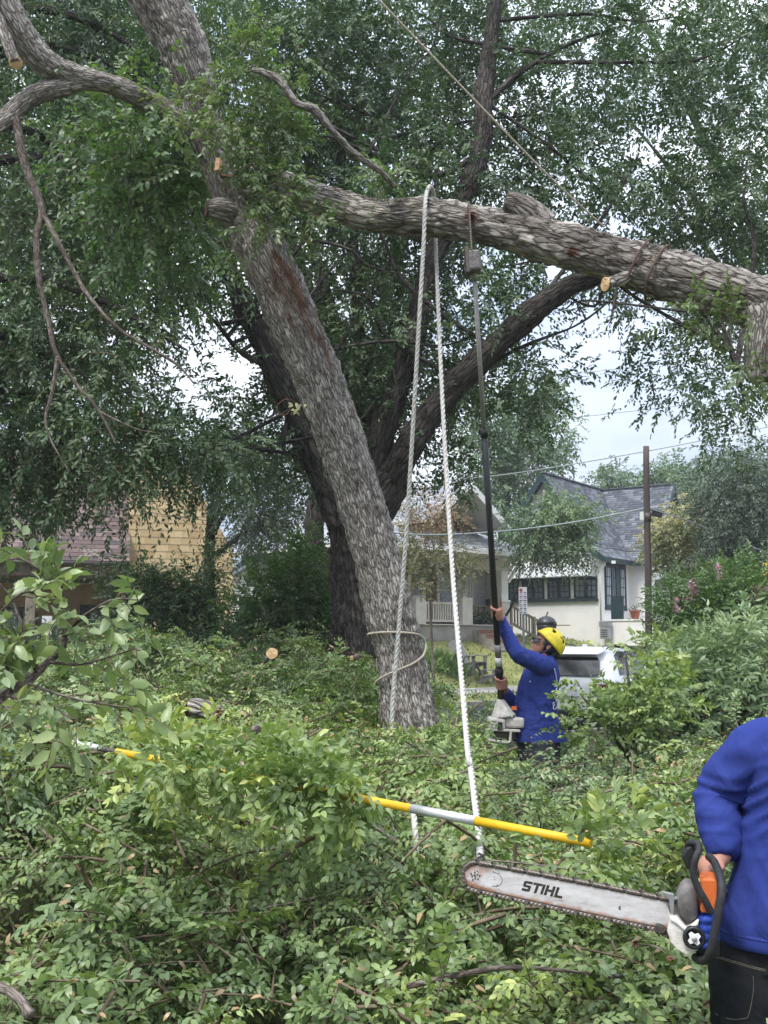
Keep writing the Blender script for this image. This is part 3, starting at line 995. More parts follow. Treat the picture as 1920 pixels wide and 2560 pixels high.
# ------------------------------------------------------------------ shingles: single pieces, the rest of a big field joined
def shingle_field(parent, O, U, Vv, nu, nv, wid, expo, mat, single=0, seed=0, inside=None, name='shingle', thick=0.012, lap=1.25, wave=0.0, tint_fn=None):
    """O: corner at the lowest course, U: unit along the course, Vv: unit up the slope"""
    rng = np.random.default_rng(seed)
    O, U, Vv = np.asarray(O, float), unit(U), unit(Vv)
    Nn = np.cross(U, Vv)
    cells = []
    for i in range(nv):
        off = rng.uniform(0, wid)
        x = -off
        while x < nu:
            w = wid * rng.uniform(0.72, 1.3)
            x1 = min(x + w, nu)
            x0 = max(x, 0)
            if x1 - x0 > 0.04:
                cells.append((x0, x1 - 0.004, i * expo + rng.uniform(-wave, wave), rng.random()))
            x += w
    if inside is not None:
        cells = [c for c in cells if inside((c[0] + c[1]) / 2, c[2] + expo / 2)]
    if tint_fn is not None:
        cells = [(a, b_, c, tint_fn(c_)) for (a, b_, c, c_) in cells]
    def geom(x0, x1, y0):
        y1 = y0 + expo * lap
        t0 = thick
        p = lambda x, y, h: O + U * x + Vv * y + Nn * h
        vs = [p(x0, y0, t0), p(x1, y0, t0), p(x1, y1, 0.0015), p(x0, y1, 0.0015), p(x0, y0, -0.001), p(x1, y0, -0.001)]
        fs = [(0, 1, 2, 3), (4, 5, 1, 0), (1, 5, 2, 2), (0, 3, 4, 4)]
        return vs
    order = list(range(len(cells)))
    if single and len(cells) > single:
        def key(k):
            c = cells[k]
            p = O + U * c[0] + Vv * c[2]
            return np.linalg.norm(p - EYE)
        order.sort(key=key)
        singles, rest = order[:single], order[single:]
    elif single:
        singles, rest = order, []
    else:
        singles, rest = [], order
    qf = np.array([[0, 1, 2, 3], [4, 5, 1, 0]])
    tf = [(1, 5, 2), (0, 3, 4)]
    for k in singles:
        c = cells[k]
        vs = geom(c[0], c[1], c[2])
        me = bpy.data.meshes.new(name)
        me.from_pydata([tuple(p) for p in vs], [], [(0, 1, 2, 3), (4, 5, 1, 0), (1, 5, 2), (0, 3, 4)])
        add_attr(me, 'tint', np.full(6, c[3]))
        new_obj(name, me, mat, parent)
    if rest:
        vs, F, tt = [], [], []
        for q, k in enumerate(rest):
            c = cells[k]
            vs += geom(c[0], c[1], c[2])
            b_ = q * 6
            F += [(b_, b_ + 1, b_ + 2), (b_, b_ + 2, b_ + 3), (b_ + 4, b_ + 5, b_ + 1), (b_ + 4, b_ + 1, b_), (b_ + 1, b_ + 5, b_ + 2), (b_, b_ + 3, b_ + 4)]
            tt += [c[3]] * 6
        stuff(new_obj(name + '_courses', np_mesh(name, np.array(vs), np.array(F), {'tint': np.array(tt)}), mat, parent))

def window(parent, M, w, h, cols, rows, frame_mat, pane_mat='pane', depth=0.08, mun=0.03, fr=0.08, sill=True, name='window', casing=0.0):
    """window in local xz-plane of M, centre at origin, outside is -y"""
    mb = MB(M)
    mb.bb(-w / 2 - fr, w / 2 + fr, -depth, 0.02, h / 2, h / 2 + fr)
    mb.bb(-w / 2 - fr, w / 2 + fr, -depth, 0.02, -h / 2 - fr, -h / 2)
    mb.bb(-w / 2 - fr, -w / 2, -depth + 0.002, 0.02, -h / 2, h / 2)
    mb.bb(w / 2, w / 2 + fr, -depth + 0.002, 0.02, -h / 2, h / 2)
    if sill:
        mb.bb(-w / 2 - fr - 0.05, w / 2 + fr + 0.05, -depth - 0.06, 0.0, -h / 2 - fr - 0.05, -h / 2 - fr - 0.002)
    win = mb.build(name, frame_mat, parent)
    for i in range(cols):
        for j in range(rows):
            x0 = -w / 2 + w * i / cols + mun / 2; x1 = -w / 2 + w * (i + 1) / cols - mun / 2
            z0 = -h / 2 + h * j / rows + mun / 2; z1 = -h / 2 + h * (j + 1) / rows - mun / 2
            MB(M).bb(x0, x1, -depth * 0.45, -depth * 0.45 + 0.006, z0, z1).build('pane', pane_mat, win)
    for i in range(1, cols):
        x = -w / 2 + w * i / cols
        MB(M).bb(x - mun / 2, x + mun / 2, -depth * 0.72, -depth * 0.3, -h / 2, h / 2).build('muntin', frame_mat, win)
    for j in range(1, rows):
        z = -h / 2 + h * j / rows
        MB(M).bb(-w / 2, w / 2, -depth * 0.69, -depth * 0.33, z - mun / 2, z + mun / 2).build('muntin', frame_mat, win)
    return win
def LM(base, rz, off=(0, 0, 0), r2=0.0):
    return Matrix.Translation(Vector(tuple(float(c) for c in base))) @ Matrix.Rotation(rz, 4, 'Z') @ Matrix.Translation(Vector(off)) @ Matrix.Rotation(r2, 4, 'Z')
# ------------------------------------------------------------------ white stucco cottage
k = 1.158
c0 = W(1502, 1585, 44.0)
RZ = math.radians(-35)
gz = 1.72
CB = V(c0[0], c0[1], gz)
cot = thing('stucco_cottage', 'white stucco cottage with steep grey shingle roof and dark green windows', 'house', CB, RZ)
M0 = LM(CB, RZ)
def cl(x, y, z):
    return np.array(M0 @ Vector((x * k, y * k, z * k)))
wh, rh = 2.95, 6.2
xl, xr2, yb, yi = -4.3, 0.7, 7.6, 2.8
rx, ry = -2.05, 5.2
# walls: left wing with its gable, cross wing with its gable
mb = MB()
mb.prism([cl(xl, 0, -0.3), cl(0, 0, -0.3), cl(0, 0, wh), cl(rx, 0, rh - 0.12), cl(xl, 0, wh)], cl(0, yb, 0) - cl(0, 0, 0))
mb.build('wall', 'stucco_white', cot)
mb = MB()
mb.prism([cl(xr2, yi, -0.3), cl(xr2, yb - 0.003, -0.3), cl(xr2, yb - 0.003, wh), cl(xr2, ry, rh - 0.15), cl(xr2, yi, wh)], cl(-4.0, 0, 0) - cl(0, 0, 0))
mb.build('wall', 'stucco_white', cot)
# roof slabs with a kick at the eaves
def slab(prof, a, b, axis, th=0.11):
    """prof: (horizontal, z) list; extruded between a and b along the other axis"""
    mb = MB()
    P = []
    for h, z in prof:
        P.append((h, z))
    low = [(h, z - th) for h, z in prof]
    poly = P + low[::-1]
    if axis == 'y':
        mb.prism([cl(h, a, z) for h, z in poly], cl(0, b, 0) - cl(0, a, 0))
    else:
        mb.prism([cl(a, h, z) for h, z in poly], cl(b, 0, 0) - cl(a, 0, 0))
    return mb
ov = 0.38
slopeA = [(rx, rh), (-0.18, wh + 0.42), (ov, wh - 0.02)]
slopeL = [(rx, rh), (xl + 0.18, wh + 0.42), (xl - ov, wh - 0.02)]
slopeB = [(ry, rh - 0.02), (yi + 0.18, wh + 0.40), (yi - ov, wh - 0.03)]
slopeBk = [(ry, rh - 0.02), (yb - 0.18, wh + 0.40), (yb + ov, wh - 0.03)]
ra = slab(slopeA, -ov, 5.2, 'y').build('roof', 'trim_green', cot)
rl = slab(slopeL, -ov, 7.9, 'y').build('roof', 'trim_green', cot)
rb = slab(slopeB, -2.1, xr2 + ov, 'x').build('roof', 'trim_green', cot)
rk = slab(slopeBk, -3.9, xr2 + ov, 'x').build('roof', 'trim_green', cot)
def roof_shingles(par, p_eave, p_kick, p_ridge, u_vec, length, wid, expo, mat, inside=None, seed=0):
    for a, b_, sd in ((p_eave, p_kick, seed), (p_kick, p_ridge, seed + 1)):
        d = b_ - a
        L = np.linalg.norm(d)
        nn = np.cross(unit(u_vec), unit(d)) * 0.006
        shingle_field(par, a + nn, u_vec, d, length, int(round(L / expo)), wid, expo, mat, 0, sd, inside, tint_fn=lambda t: t ** 1.3)
ux = cl(1, 0, 0) - cl(0, 0, 0); uy = cl(0, 1, 0) - cl(0, 0, 0)
roof_shingles(ra, cl(ov, -ov, wh - 0.02), cl(-0.18, -ov, wh + 0.42), cl(rx, -ov, rh), uy, 5.5 * k, 0.30, 0.15, 'shingle_grey', seed=3)
roof_shingles(rb, cl(-2.05, yi - ov, wh - 0.03), cl(-2.05, yi + 0.18, wh + 0.40), cl(-2.05, ry, rh - 0.02), ux, 3.13 * k, 0.30, 0.15, 'shingle_grey', seed=7)
roof_shingles(rl, cl(xl - ov, 7.9, wh - 0.02), cl(xl + 0.18, 7.9, wh + 0.42), cl(rx, 7.9, rh), -uy, 8.2 * k, 0.30, 0.15, 'shingle_grey', seed=9)
# ridge caps, rake boards
MB().bar(cl(rx, -ov - 0.02, rh + 0.03), cl(rx, 5.3, rh + 0.03), 0.22, 0.05).build('ridge_cap', 'shingle_grey', cot)
MB().bar(cl(-2.1, ry, rh + 0.02), cl(xr2 + ov + 0.02, ry, rh + 0.02), 0.22, 0.05).build('ridge_cap', 'shingle_grey', cot)
for prof, y in ((slopeA, -ov - 0.03), (slopeL, -ov - 0.03)):
    for (h0, z0), (h1, z1) in zip(prof[:-1], prof[1:]):
        MB().bar(cl(h0, y, z0 - 0.12), cl(h1, y, z1 - 0.12), 0.06, 0.24).build('rake_board', 'trim_green', cot)
for prof in (slopeB, slopeBk):
    for (h0, z0), (h1, z1) in zip(prof[:-1], prof[1:]):
        MB().bar(cl(xr2 + ov + 0.03, h0, z0 - 0.12), cl(xr2 + ov + 0.03, h1, z1 - 0.12), 0.06, 0.24).build('rake_board', 'trim_green', cot)
MB().bar(cl(ov + 0.02, -ov, wh - 0.11), cl(ov + 0.02, yi - ov, wh - 0.11), 0.05, 0.20).build('gutter', 'trim_green', cot)
MB().bar(cl(ov, yi - ov - 0.02, wh - 0.12), cl(xr2 + ov, yi - ov - 0.02, wh - 0.12), 0.05, 0.20).build('gutter', 'trim_green', cot)
# attic vents and the right gable's timbers
Mg = M0 @ Matrix.Translation(Vector((rx * k, 0, 4.75 * k)))
window(cot, Mg, 0.42, 0.75, 1, 2, 'trim_green', 'pane_dark', name='attic_window')
Mgr = M0 @ Matrix.Translation(Vector((xr2 * k, ry * k, 4.4 * k))) @ Matrix.Rotation(math.pi / 2, 4, 'Z')
mb = MB(Mgr)
for x in (-0.55, 0.0, 0.55):
    mb = MB(Mgr); mb.bb(x - 0.09, x + 0.09, -0.05, 0.02, -0.9, 0.9); mb.build('gable_timber', 'trim_green', cot)
MB(Mgr).bb(-1.9, 1.9, -0.06, 0.02, -1.10, -0.93).build('gable_timber', 'trim_green', cot)
# row of casement windows under a ribbed awning on the gable wall
Mw = M0 @ Matrix.Translation(Vector((-2.35 * k, -0.002, 1.83 * k)))
for i in range(4):
    x = -1.62 + i * 1.24
    Mi = Mw @ Matrix.Translation(Vector((x, 0, 0)))
    for s_ in (-1, 1):
        Ms = Mi @ Matrix.Translation(Vector((s_ * 0.27, 0, 0)))
        window(cot, Ms, 0.40, 0.70, 2, 3, 'trim_green', 'pane', mun=0.03, fr=0.06, sill=False, name='casement_window')
MB(Mw).bb(-2.30, 2.66, -0.10, -0.082, 0.40, 0.52).build('lintel', 'trim_green', cot)
MB(Mw).bb(-2.30, 2.66, -0.13, -0.002, -0.55, -0.44).build('sill', 'trim_green', cot)
rng = np.random.default_rng(2)
aw = MB(Mw).bb(-2.25, 2.60, -0.75, -0.74, 0.47, 0.50).build('awning', 'awning', cot)
for i in range(24):
    x = -2.24 + i * 0.2
    MB(Mw).prism([V(x, -0.76, 0.50), V(x + 0.185, -0.76, 0.50), V(x + 0.185, -0.01, 1.02), V(x, -0.01, 1.02)], V(0, 0.02, 0.03)).build('rib', 'awning', aw)
for i in range(5):
    y = -0.74 + i * 0.145
    MB(Mw).bb(2.60, 2.62, y, y + 0.12, 0.47, 0.53 + (y + 0.76) * 0.69).build('end_slat', 'awning', aw)
# glazed doors with side lights on the return wall (outside faces +x of the cottage)
Md = M0 @ Matrix.Translation(Vector((0.002, 1.42 * k, 1.92 * k))) @ Matrix.Rotation(math.pi / 2, 4, 'Z')
for x, cc, w in ((-0.78, 3, 0.50), (0.78, 3, 0.50), (-0.2, 2, 0.40)):
    window(cot, Md @ Matrix.Translation(Vector((x, 0, 0))), w, 1.62, cc, 4, 'trim_green', 'blind' if x != -0.2 else 'pane', mun=0.035, fr=0.09, sill=False, name='glazed_door' if x == -0.2 else 'side_light')
MB(Md).bb(0.10, 0.42, -0.07, 0.01, -0.85, 0.85).build('shutter', 'trim_green', cot)
MB(Md).bb(-1.15, 1.15, -0.09, 0.01, 0.88, 0.99).build('lintel', 'trim_green', cot)
MB(Md).bb(-1.15, 1.15, -0.09, 0.01, -1.02, -0.90).build('sill', 'trim_green', cot)
# porch landing, steps
MB(M0).bb(0.004, 2.3, -0.02, 2.35, -0.3, 0.62 * k).build('landing', 'stucco_white', cot)
MB(M0).bb(0.0, 2.36, -0.06, 2.38, 0.62 * k + 0.002, 0.62 * k + 0.07).build('landing_cap', 'trim_white', cot)
MB(M0).bb(0.5, 1.05, -0.05, -0.022, 0.75, 1.75).build('gate_panel', 'trim_green', cot)
for i in range(5):
    MB(M0).bb(2.3 + i * 0.32, 2.7 + i * 0.32, 0.1, 1.9, 0.55 - i * 0.16, 0.64 - i * 0.16).build('step', 'wood_weathered', cot)
    MB(M0).bb(2.32 + i * 0.32, 2.66 + i * 0.32, 0.15, 1.85, -0.35, 0.548 - i * 0.16).build('riser', 'stucco_white', cot)
# down pipe
MB().tube([cl(0.30, -0.15, wh - 0.15), cl(0.26, -0.13, wh - 0.32), cl(0.07, -0.05, wh - 0.48), cl(0.05, -0.05, wh - 0.7), cl(0.05, -0.05, 0.66)], 0.045, 8).build('down_pipe', 'trim_white', cot)
MB().box(cl(-0.0 + 0.62, -0.15, wh - 0.22), (0.16, 0.12, 0.12)).build('porch_lamp', 'trim_white', cot)
# oriel window on the right gable wall
Mo = M0 @ Matrix.Translation(Vector((xr2 * k + 0.002, 4.15 * k, 1.75 * k))) @ Matrix.Rotation(math.pi / 2, 4, 'Z')
window(cot, Mo, 0.65, 0.95, 1, 2, 'trim_green', 'pane', depth=0.2, fr=0.14, name='oriel_window')
MB(Mo).bb(-0.75, 0.75, -0.34, -0.01, -0.86, -0.66).build('window_box', 'trim_green', cot)
Mo2 = Mo @ Matrix.Translation(Vector((1.9, 0, 0)))
window(cot, Mo2, 0.65, 0.95, 1, 2, 'trim_green', 'pane_dark', depth=0.2, fr=0.14, name='oriel_window')

# things by the cottage
pot = thing('flower_pot', 'terracotta flower pot with a sparse plant on the cottage landing', 'flower pot', np.array(M0 @ Vector((1.45, 0.2, 0.62 * k + 0.07))))
b0 = PM[pot.name].translation
MB().lathe([(0.14, 0), (0.21, 0.30), (0.235, 0.30), (0.235, 0.37), (0.20, 0.37), (0.19, 0.32)], 18, Matrix.Translation(b0)).build('pot', 'terracotta', pot)
rng = np.random.default_rng(8)
bs = np.array(b0)[None] + np.array([0, 0, 0.33]) + rng.normal(size=(9, 3)) * 0.03
S = sprays(rng, bs, rng.normal(size=(9, 3)) * 0.6 + np.array([0, 0, 1.0]), 0.4, 6, 0.25, np.full(9, 0.4))
foliage('foliage', S, 0.11, 0.35, 'leaf_shrub', pot)
mbx = thing('meter_box', 'grey metal utility cabinet against the cottage landing', 'utility box', np.array(M0 @ Vector((0.35, -0.32, -0.02))), RZ)
Mx = LM(np.array(PM[mbx.name].translation), RZ)
MB(Mx).bb(-0.20, 0.20, -0.14, 0.2, 0.0, 0.48, bev=0.012).build('cabinet', 'metal_box', mbx)
MB(Mx).bb(-0.22, 0.22, -0.16, 0.2, 0.49, 0.74, bev=0.015).build('hood', 'metal_grey', mbx)
for i in range(4):
    MB(Mx).bb(-0.14, 0.14, -0.15, -0.14, 0.07 + i * 0.09, 0.11 + i * 0.09).build('louvre', 'metal_dark', mbx)

# ------------------------------------------------------------------ cream bungalow
q0 = W(1177, 1597, 40.0)
BB_ = V(q0[0], q0[1], 1.62)
RB = SA
bun = thing('bungalow', 'cream bungalow with gabled porch, pale shingle roof and white balustrade', 'house', BB_, RB)
Mb = LM(BB_, RB)
def bl(x, y, z):
    return np.array(Mb @ Vector((x, y, z)))
fz, ez, pz = 0.62, 3.38, 5.93
MB(Mb).bb(-4.0, 2.25, 0.0, 1.19, -0.3, 0.58).build('porch_base', 'concrete', bun)
MB(Mb).bb(-4.1, 2.35, -0.08, 1.19, 0.582, fz).build('porch_floor', 'trim_cream', bun)
MB(Mb).bb(-4.1, 2.3, 1.2, 9.5, -0.3, ez + 0.2).build('wall', 'siding_brown', bun)
for i in range(17):                     # clapboards of the porch wall
    z = 0.66 + i * 0.16
    MB(Mb).prism([V(-4.0, 1.18, z), V(2.15, 1.18, z), V(2.15, 1.195, z + 0.155), V(-4.0, 1.195, z + 0.155)], V(0, 0.004, 0)).build('clapboard', 'siding_brown', bun)
# gable front above the porch
MB().prism([bl(-3.4, 0.9, 3.95), bl(1.5, 0.9, 3.95), bl(-0.95, 0.9, pz - 0.25)], bl(0, 1.0, 0) - bl(0, 0.9, 0)).build('gable', 'siding_brown', bun)
gp = [(-0.95, pz), (1.25, 4.36), (3.45, ez + 0.12)]
gl = [(-0.95, pz), (-3.15, 4.36), (-5.35, ez + 0.12)]
def gslab(prof, y0, y1, th, mat, name):
    poly = prof + [(h, z - th) for h, z in prof[::-1]]
    return MB().prism([bl(h, y0, z) for h, z in poly], bl(0, y1, 0) - bl(0, y0, 0)).build(name, mat, bun)
r1 = gslab(gp[:2], -0.95, 9.8, 0.10, 'trim_cream', 'roof')
r2 = gslab(gp[1:], 1.0, 9.8, 0.08, 'trim_cream', 'roof')
r3 = gslab(gl[:2], -0.95, 9.8, 0.10, 'trim_cream', 'roof')
r4 = gslab(gl[1:], 1.0, 9.8, 0.08, 'trim_cream', 'roof')
for prof in (gp[:2], gl[:2]):
    (h0, z0), (h1, z1) = prof
    MB().bar(bl(h0, -0.98, z0 - 0.11), bl(h1, -0.98, z1 - 0.11), 0.05, 0.24).build('rake_board', 'trim_white', bun)
def brs(par, a, b_, u, L, seed, mat='shingle_pale', inside=None):
    d = b_ - a
    nn = np.cross(unit(u), unit(d)) * 0.006
    shingle_field(par, a + nn, u, d, L, int(round(np.linalg.norm(d) / 0.16)), 0.32, 0.16, mat, 0, seed, inside)
by = bl(0, 1, 0) - bl(0, 0, 0); bx = bl(1, 0, 0) - bl(0, 0, 0)
brs(r3, bl(-3.15, 9.8, 4.36), bl(-0.95, 9.8, pz), -by, 10.75, 21)
brs(r4, bl(-5.35, 9.8, ez + 0.12), bl(-3.15, 9.8, 4.36), -by, 8.8, 22)
brs(r1, bl(1.25, -0.95, 4.36), bl(-0.95, -0.95, pz), by, 10.75, 23)
brs(r2, bl(3.45, 1.0, ez + 0.12), bl(1.25, 1.0, 4.36), by, 8.8, 24)
# skirt roof in front of the gable, hipped at both ends
F0, F1 = bl(-5.35, -1.05, ez + 0.02), bl(3.45, -1.05, ez + 0.02)
T0, T1 = bl(-3.15, 1.0, 4.34), bl(1.25, 1.0, 4.34)
Hx0, Hx1 = bl(-5.35, 1.0, ez + 0.11), bl(3.45, 1.0, ez + 0.11)
mb = MB()
dz = V(0, 0, -0.08)
mb.add([F0, F1, T1, T0, F0 + dz, F1 + dz, T1 + dz, T0 + dz], [(0, 1, 2, 3), (7, 6, 5, 4), (0, 4, 5, 1), (1, 5, 6, 2), (3, 7, 4, 0), (2, 6, 7, 3)])
sk = mb.build('skirt_roof', 'trim_cream', bun)
for a, b_, c_ in ((F1, Hx1, T1), (Hx0, F0, T0)):
    mb = MB(); mb.add([a, b_, c_, a + dz, b_ + dz, c_ + dz], [(0, 1, 2), (5, 4, 3), (0, 3, 4, 1), (1, 4, 5, 2), (2, 5, 3, 0)])
    mb.build('hip_roof', 'shingle_pale', sk)
dd = bl(0, 1.0, 4.34) - bl(0, -1.05, ez + 0.02); Ls = np.linalg.norm(dd)
brs(sk, F0, F0 + dd, bx, 8.8, 25, inside=lambda x, y: (x > 2.2 * y / Ls + 0.1) and (x < 8.8 - 2.2 * y / Ls - 0.1))
MB().bar(bl(-5.35, -1.08, ez - 0.06), bl(3.45, -1.08, ez - 0.06), 0.05, 0.17).build('fascia', 'trim_white', bun)
for i in range(16):
    x = -5.1 + i * 0.56
    MB(Mb).bb(x - 0.05, x + 0.05, -1.0, 0.0, ez - 0.2, ez - 0.07).build('rafter_tail', 'trim_white', bun)
MB(Mb).bb(-4.1, 2.3, -0.05, 0.35, ez - 0.62, ez - 0.20).build('porch_beam', 'trim_cream', bun)
MB(Mb).bb(-4.1, 2.3, 0.352, 1.19, ez - 0.26, ez - 0.21).build('porch_ceiling', 'trim_cream', bun)
# corner bracket
for z0, z1 in ((ez - 0.22, ez - 0.14),):
    MB(Mb).bb(2.3, 3.25, 0.05, 0.17, z0, z1).build('bracket', 'trim_white', bun)
MB().bar(bl(2.32, 0.11, ez - 1.05), bl(3.1, 0.11, ez - 0.2), 0.10, 0.11).build('bracket', 'trim_white', bun)
MB().bar(bl(2.32, 0.11, ez - 0.75), bl(2.75, 0.11, ez - 0.2), 0.08, 0.09).build('bracket', 'trim_white', bun)
# columns and pedestals
for x in (2.0, -3.75):
    MB(Mb).bb(x - 0.20, x + 0.20, 0.0, 0.40, fz + 0.98, ez - 0.62, bev=0.01).build('column', 'trim_white', bun)
    MB(Mb).bb(x - 0.27, x + 0.27, -0.06, 0.46, fz + 0.90, fz + 0.978).build('column_base', 'trim_white', bun)
    MB(Mb).bb(x - 0.24, x + 0.24, -0.03, 0.43, -0.2, fz + 0.898).build('pedestal', 'trim_cream', bun)
for x, w_, h_ in ((-0.28, 0.56, 1.02), (-2.75, 0.5, 0.92)):
    MB(Mb).bb(x - w_ / 2, x + w_ / 2, -0.12, 0.42, fz - 0.02, fz + h_, bev=0.01).build('pedestal', 'trim_cream', bun)
MB(Mb).box((-0.25, 0.1, fz + 1.10), (0.16, 0.16, 0.16), bev=0.03).build('pedestal_cap', 'trim_white', bun)
# balustrade: rails and single balusters
def balustrade(x0, x1, y, z0, z1, n, mat, par, slope=0.0):
    for z in (z0, z1):
        MB().bar(bl(x0, y, z), bl(x1, y, z + slope * (x1 - x0)), 0.09, 0.08).build('rail', mat, par)
    for i in range(n):
        x = x0 + (x1 - x0) * (i + 0.5) / n
        dz_ = slope * (x - x0)
        MB(Mb).bb(x - 0.03, x + 0.03, y - 0.025, y + 0.025, z0 + dz_ + 0.03, z1 + dz_ - 0.03).build('baluster', mat, par)
balustrade(-2.48, -0.58, 0.1, fz + 0.12, fz + 0.78, 15, 'trim_cream', bun)
balustrade(0.05, 1.72, 0.55, fz + 0.12, fz + 0.74, 9, 'wood_weathered', bun)
balustrade(2.35, 5.2, 0.05, fz + 0.10, fz + 0.80, 16, 'wood_weathered', bun, slope=-0.36)
for x in (2.4, 3.8, 5.2):
    z = fz - 0.36 * (x - 2.35)
    MB(Mb).bb(x - 0.05, x + 0.05, 0.0, 0.1, z - 0.75, z + 0.88).build('newel_post', 'wood_weathered', bun)
# porch windows and door
window(bun, Mb @ Matrix.Translation(Vector((0.75, 1.17, fz + 1.35))), 0.75, 1.7, 1, 2, 'trim_white', 'blind', fr=0.10, mun=0.06, name='porch_window')
window(bun, Mb @ Matrix.Translation(Vector((-0.15, 1.17, fz + 1.35))), 0.85, 1.7, 1, 2, 'trim_white', 'pane', fr=0.10, mun=0.06, name='porch_window')
window(bun, Mb @ Matrix.Translation(Vector((1.75, 1.17, fz + 1.35))), 0.75, 1.7, 1, 2, 'trim_white', 'blind', fr=0.10, mun=0.06, name='porch_window')
MB(Mb).bb(-2.2, -1.3, 1.12, 1.168, fz, fz + 2.05).build('door', 'trim_white', bun)
MB(Mb).bb(-2.05, -1.45, 1.10, 1.119, fz + 1.1, fz + 1.9).build('door_pane', 'pane_dark', bun)
MB(Mb).bb(2.12, 2.25, 0.42, 1.19, fz, ez - 0.22).build('end_wall', 'trim_cream', bun)
# brick steps in front of the opening
for i in range(3):
    y0 = -0.35 - i * 0.35
    st = MB(Mb).bb(0.1, 1.7, y0, y0 + 0.37, -0.4, 0.40 - i * 0.17).build('step', 'concrete_old', bun)
    for j in range(8):
        MB(Mb).bb(0.11 + j * 0.2, 0.29 + j * 0.2, y0 - 0.012, y0 + 0.1, 0.29 - i * 0.17, 0.41 - i * 0.17).build('brick', 'brick_red', st)
# plants and pots on the porch
for q, (x, y, lab) in enumerate(((0.3, 0.25, 'potted plant with upright leaves behind the porch steps'), (1.0, 0.3, 'low bushy potted plant behind the porch steps'), (1.45, 0.25, 'small potted plant beside the porch column'))):
    p = thing('potted_plant', lab, 'plant', bl(x, y, fz))
    b0 = PM[p.name].translation
    MB().lathe([(0.11, 0), (0.15, 0.22), (0.16, 0.24), (0.14, 0.24)], 14, Matrix.Translation(b0)).build('pot', 'black_rubber', p)
    rng = np.random.default_rng(40 + q)
    n = 26
    bs = np.array(b0)[None] + np.array([0, 0, 0.24]) + rng.normal(size=(n, 3)) * np.array([0.10, 0.1, 0.05])
    S = sprays(rng, bs, rng.normal(size=(n, 3)) * 0.7 + np.array([0, 0, 1.0]), 0.34, 7, 0.3, rng.uniform(0.2, 0.9, n))
    foliage('foliage', S, 0.12, 0.4, 'leaf_shrub', p)
hp = thing('hanging_pot', 'small black pot hung on the porch rail', 'flower pot', bl(1.52, 0.50, fz + 0.74))
MB().lathe([(0.07, 0.05), (0.11, 0.26), (0.12, 0.27), (0.10, 0.27)], 14, Matrix.Translation(PM[hp.name].translation)).build('pot', 'black_plastic', hp)

# adirondack chairs on the lawn
def adirondack(px, py, Y, rz, lab, scale=1.0):
    p = W(px, py, Y)
    p = V(p[0], p[1], lawn_z(p[0], p[1]) + 0.02)
    t = thing('garden_chair', lab, 'chair', p, rz, 'slatted garden chairs on the lawn')
    M = LM(p, rz) @ Matrix.Scale(scale, 4)
    for i in range(7):
        x = -0.27 + i * 0.09
        top = 1.0 - 0.09 * ((x / 0.27) ** 2)
        MB(M).prism([V(x - 0.038, 0.30, 0.34), V(x + 0.038, 0.30, 0.34), V(x * 1.25 + 0.045, 0.30 + 0.36 * top, top), V(x * 1.25, 0.30 + 0.36 * top + 0.008, top + 0.03), V(x * 1.25 - 0.045, 0.30 + 0.36 * top, top)], V(0, 0.02, 0.008)).build('back_slat', 'chair_grey', t)
    for i in range(6):
        y = -0.28 + i * 0.1
        MB(M).box((0, y, 0.38 - 0.10 * (y + 0.28) / 0.6), (0.56, 0.085, 0.022), Matrix.Rotation(-0.16, 3, 'X')).build('seat_slat', 'chair_grey', t)
    for s_ in (-1, 1):
        MB(M).bb(s_ * 0.33 - 0.07, s_ * 0.33 + 0.07, -0.36, 0.42, 0.555, 0.58, bev=0.008).build('armrest', 'chair_grey', t)
        MB(M).bb(s_ * 0.30 - 0.02, s_ * 0.30 + 0.02, -0.30, -0.19, 0.0, 0.553).build('leg', 'chair_grey', t)
        MB(M).bar(V(s_ * 0.26, -0.26, 0.36), V(s_ * 0.26, 0.62, 0.03), 0.025, 0.10).build('leg', 'chair_grey', t)
        MB(M).bar(V(s_ * 0.31, 0.34, 0.56), V(s_ * 0.30, 0.40, 0.16), 0.03, 0.05).build('arm_support', 'chair_grey', t)
    return t
adirondack(1181, 1606, 36.5, math.radians(50), 'grey slatted garden chair turned sideways on the lawn before the bungalow', 1.15)
adirondack(1222, 1604, 36.0, math.radians(95), 'low blue grey garden chair beside the brick steps', 0.8)
# kettle grill
p = W(1367, 1606, 34.0)
p = V(p[0], p[1], lawn_z(p[0], p[1]))
gt = thing('kettle_grill', 'round black kettle grill with side shelf in front of the white cottage', 'grill', p)
gh = W(1367, 1562, 34.0)[2] - p[2]
Mk = Matrix.Translation(Vector(p))
R_ = 0.33
MB().lathe([(0.05, gh - 0.34), (0.2, gh - 0.27), (R_ * 0.93, gh - 0.12), (R_, gh)], 24, Mk).build('bowl', 'grill_black', gt)
MB().lathe([(R_ + 0.01, gh + 0.005), (R_ * 0.97, gh + 0.09), (R_ * 0.75, gh + 0.20), (R_ * 0.4, gh + 0.265), (0.02, gh + 0.28)], 24, Mk).build('lid', 'grill_black', gt)
MB(Mk).bar(V(0, 0, gh + 0.28), V(0.05, 0, gh + 0.42), 0.05, 0.05).build('handle', 'wood_weathered', gt)
MB(Mk).bb(R_ - 0.02, R_ + 0.42, -0.16, 0.16, gh - 0.03, gh + 0.0).build('side_shelf', 'wood_weathered', gt)
for a in (0.5, 2.6, 4.7):
    MB(Mk).tube([V(0.12 * math.cos(a), 0.12 * math.sin(a), gh - 0.3), V(0.3 * math.cos(a), 0.3 * math.sin(a), 0.0)], 0.014, 6).build('leg', 'metal_dark', gt)

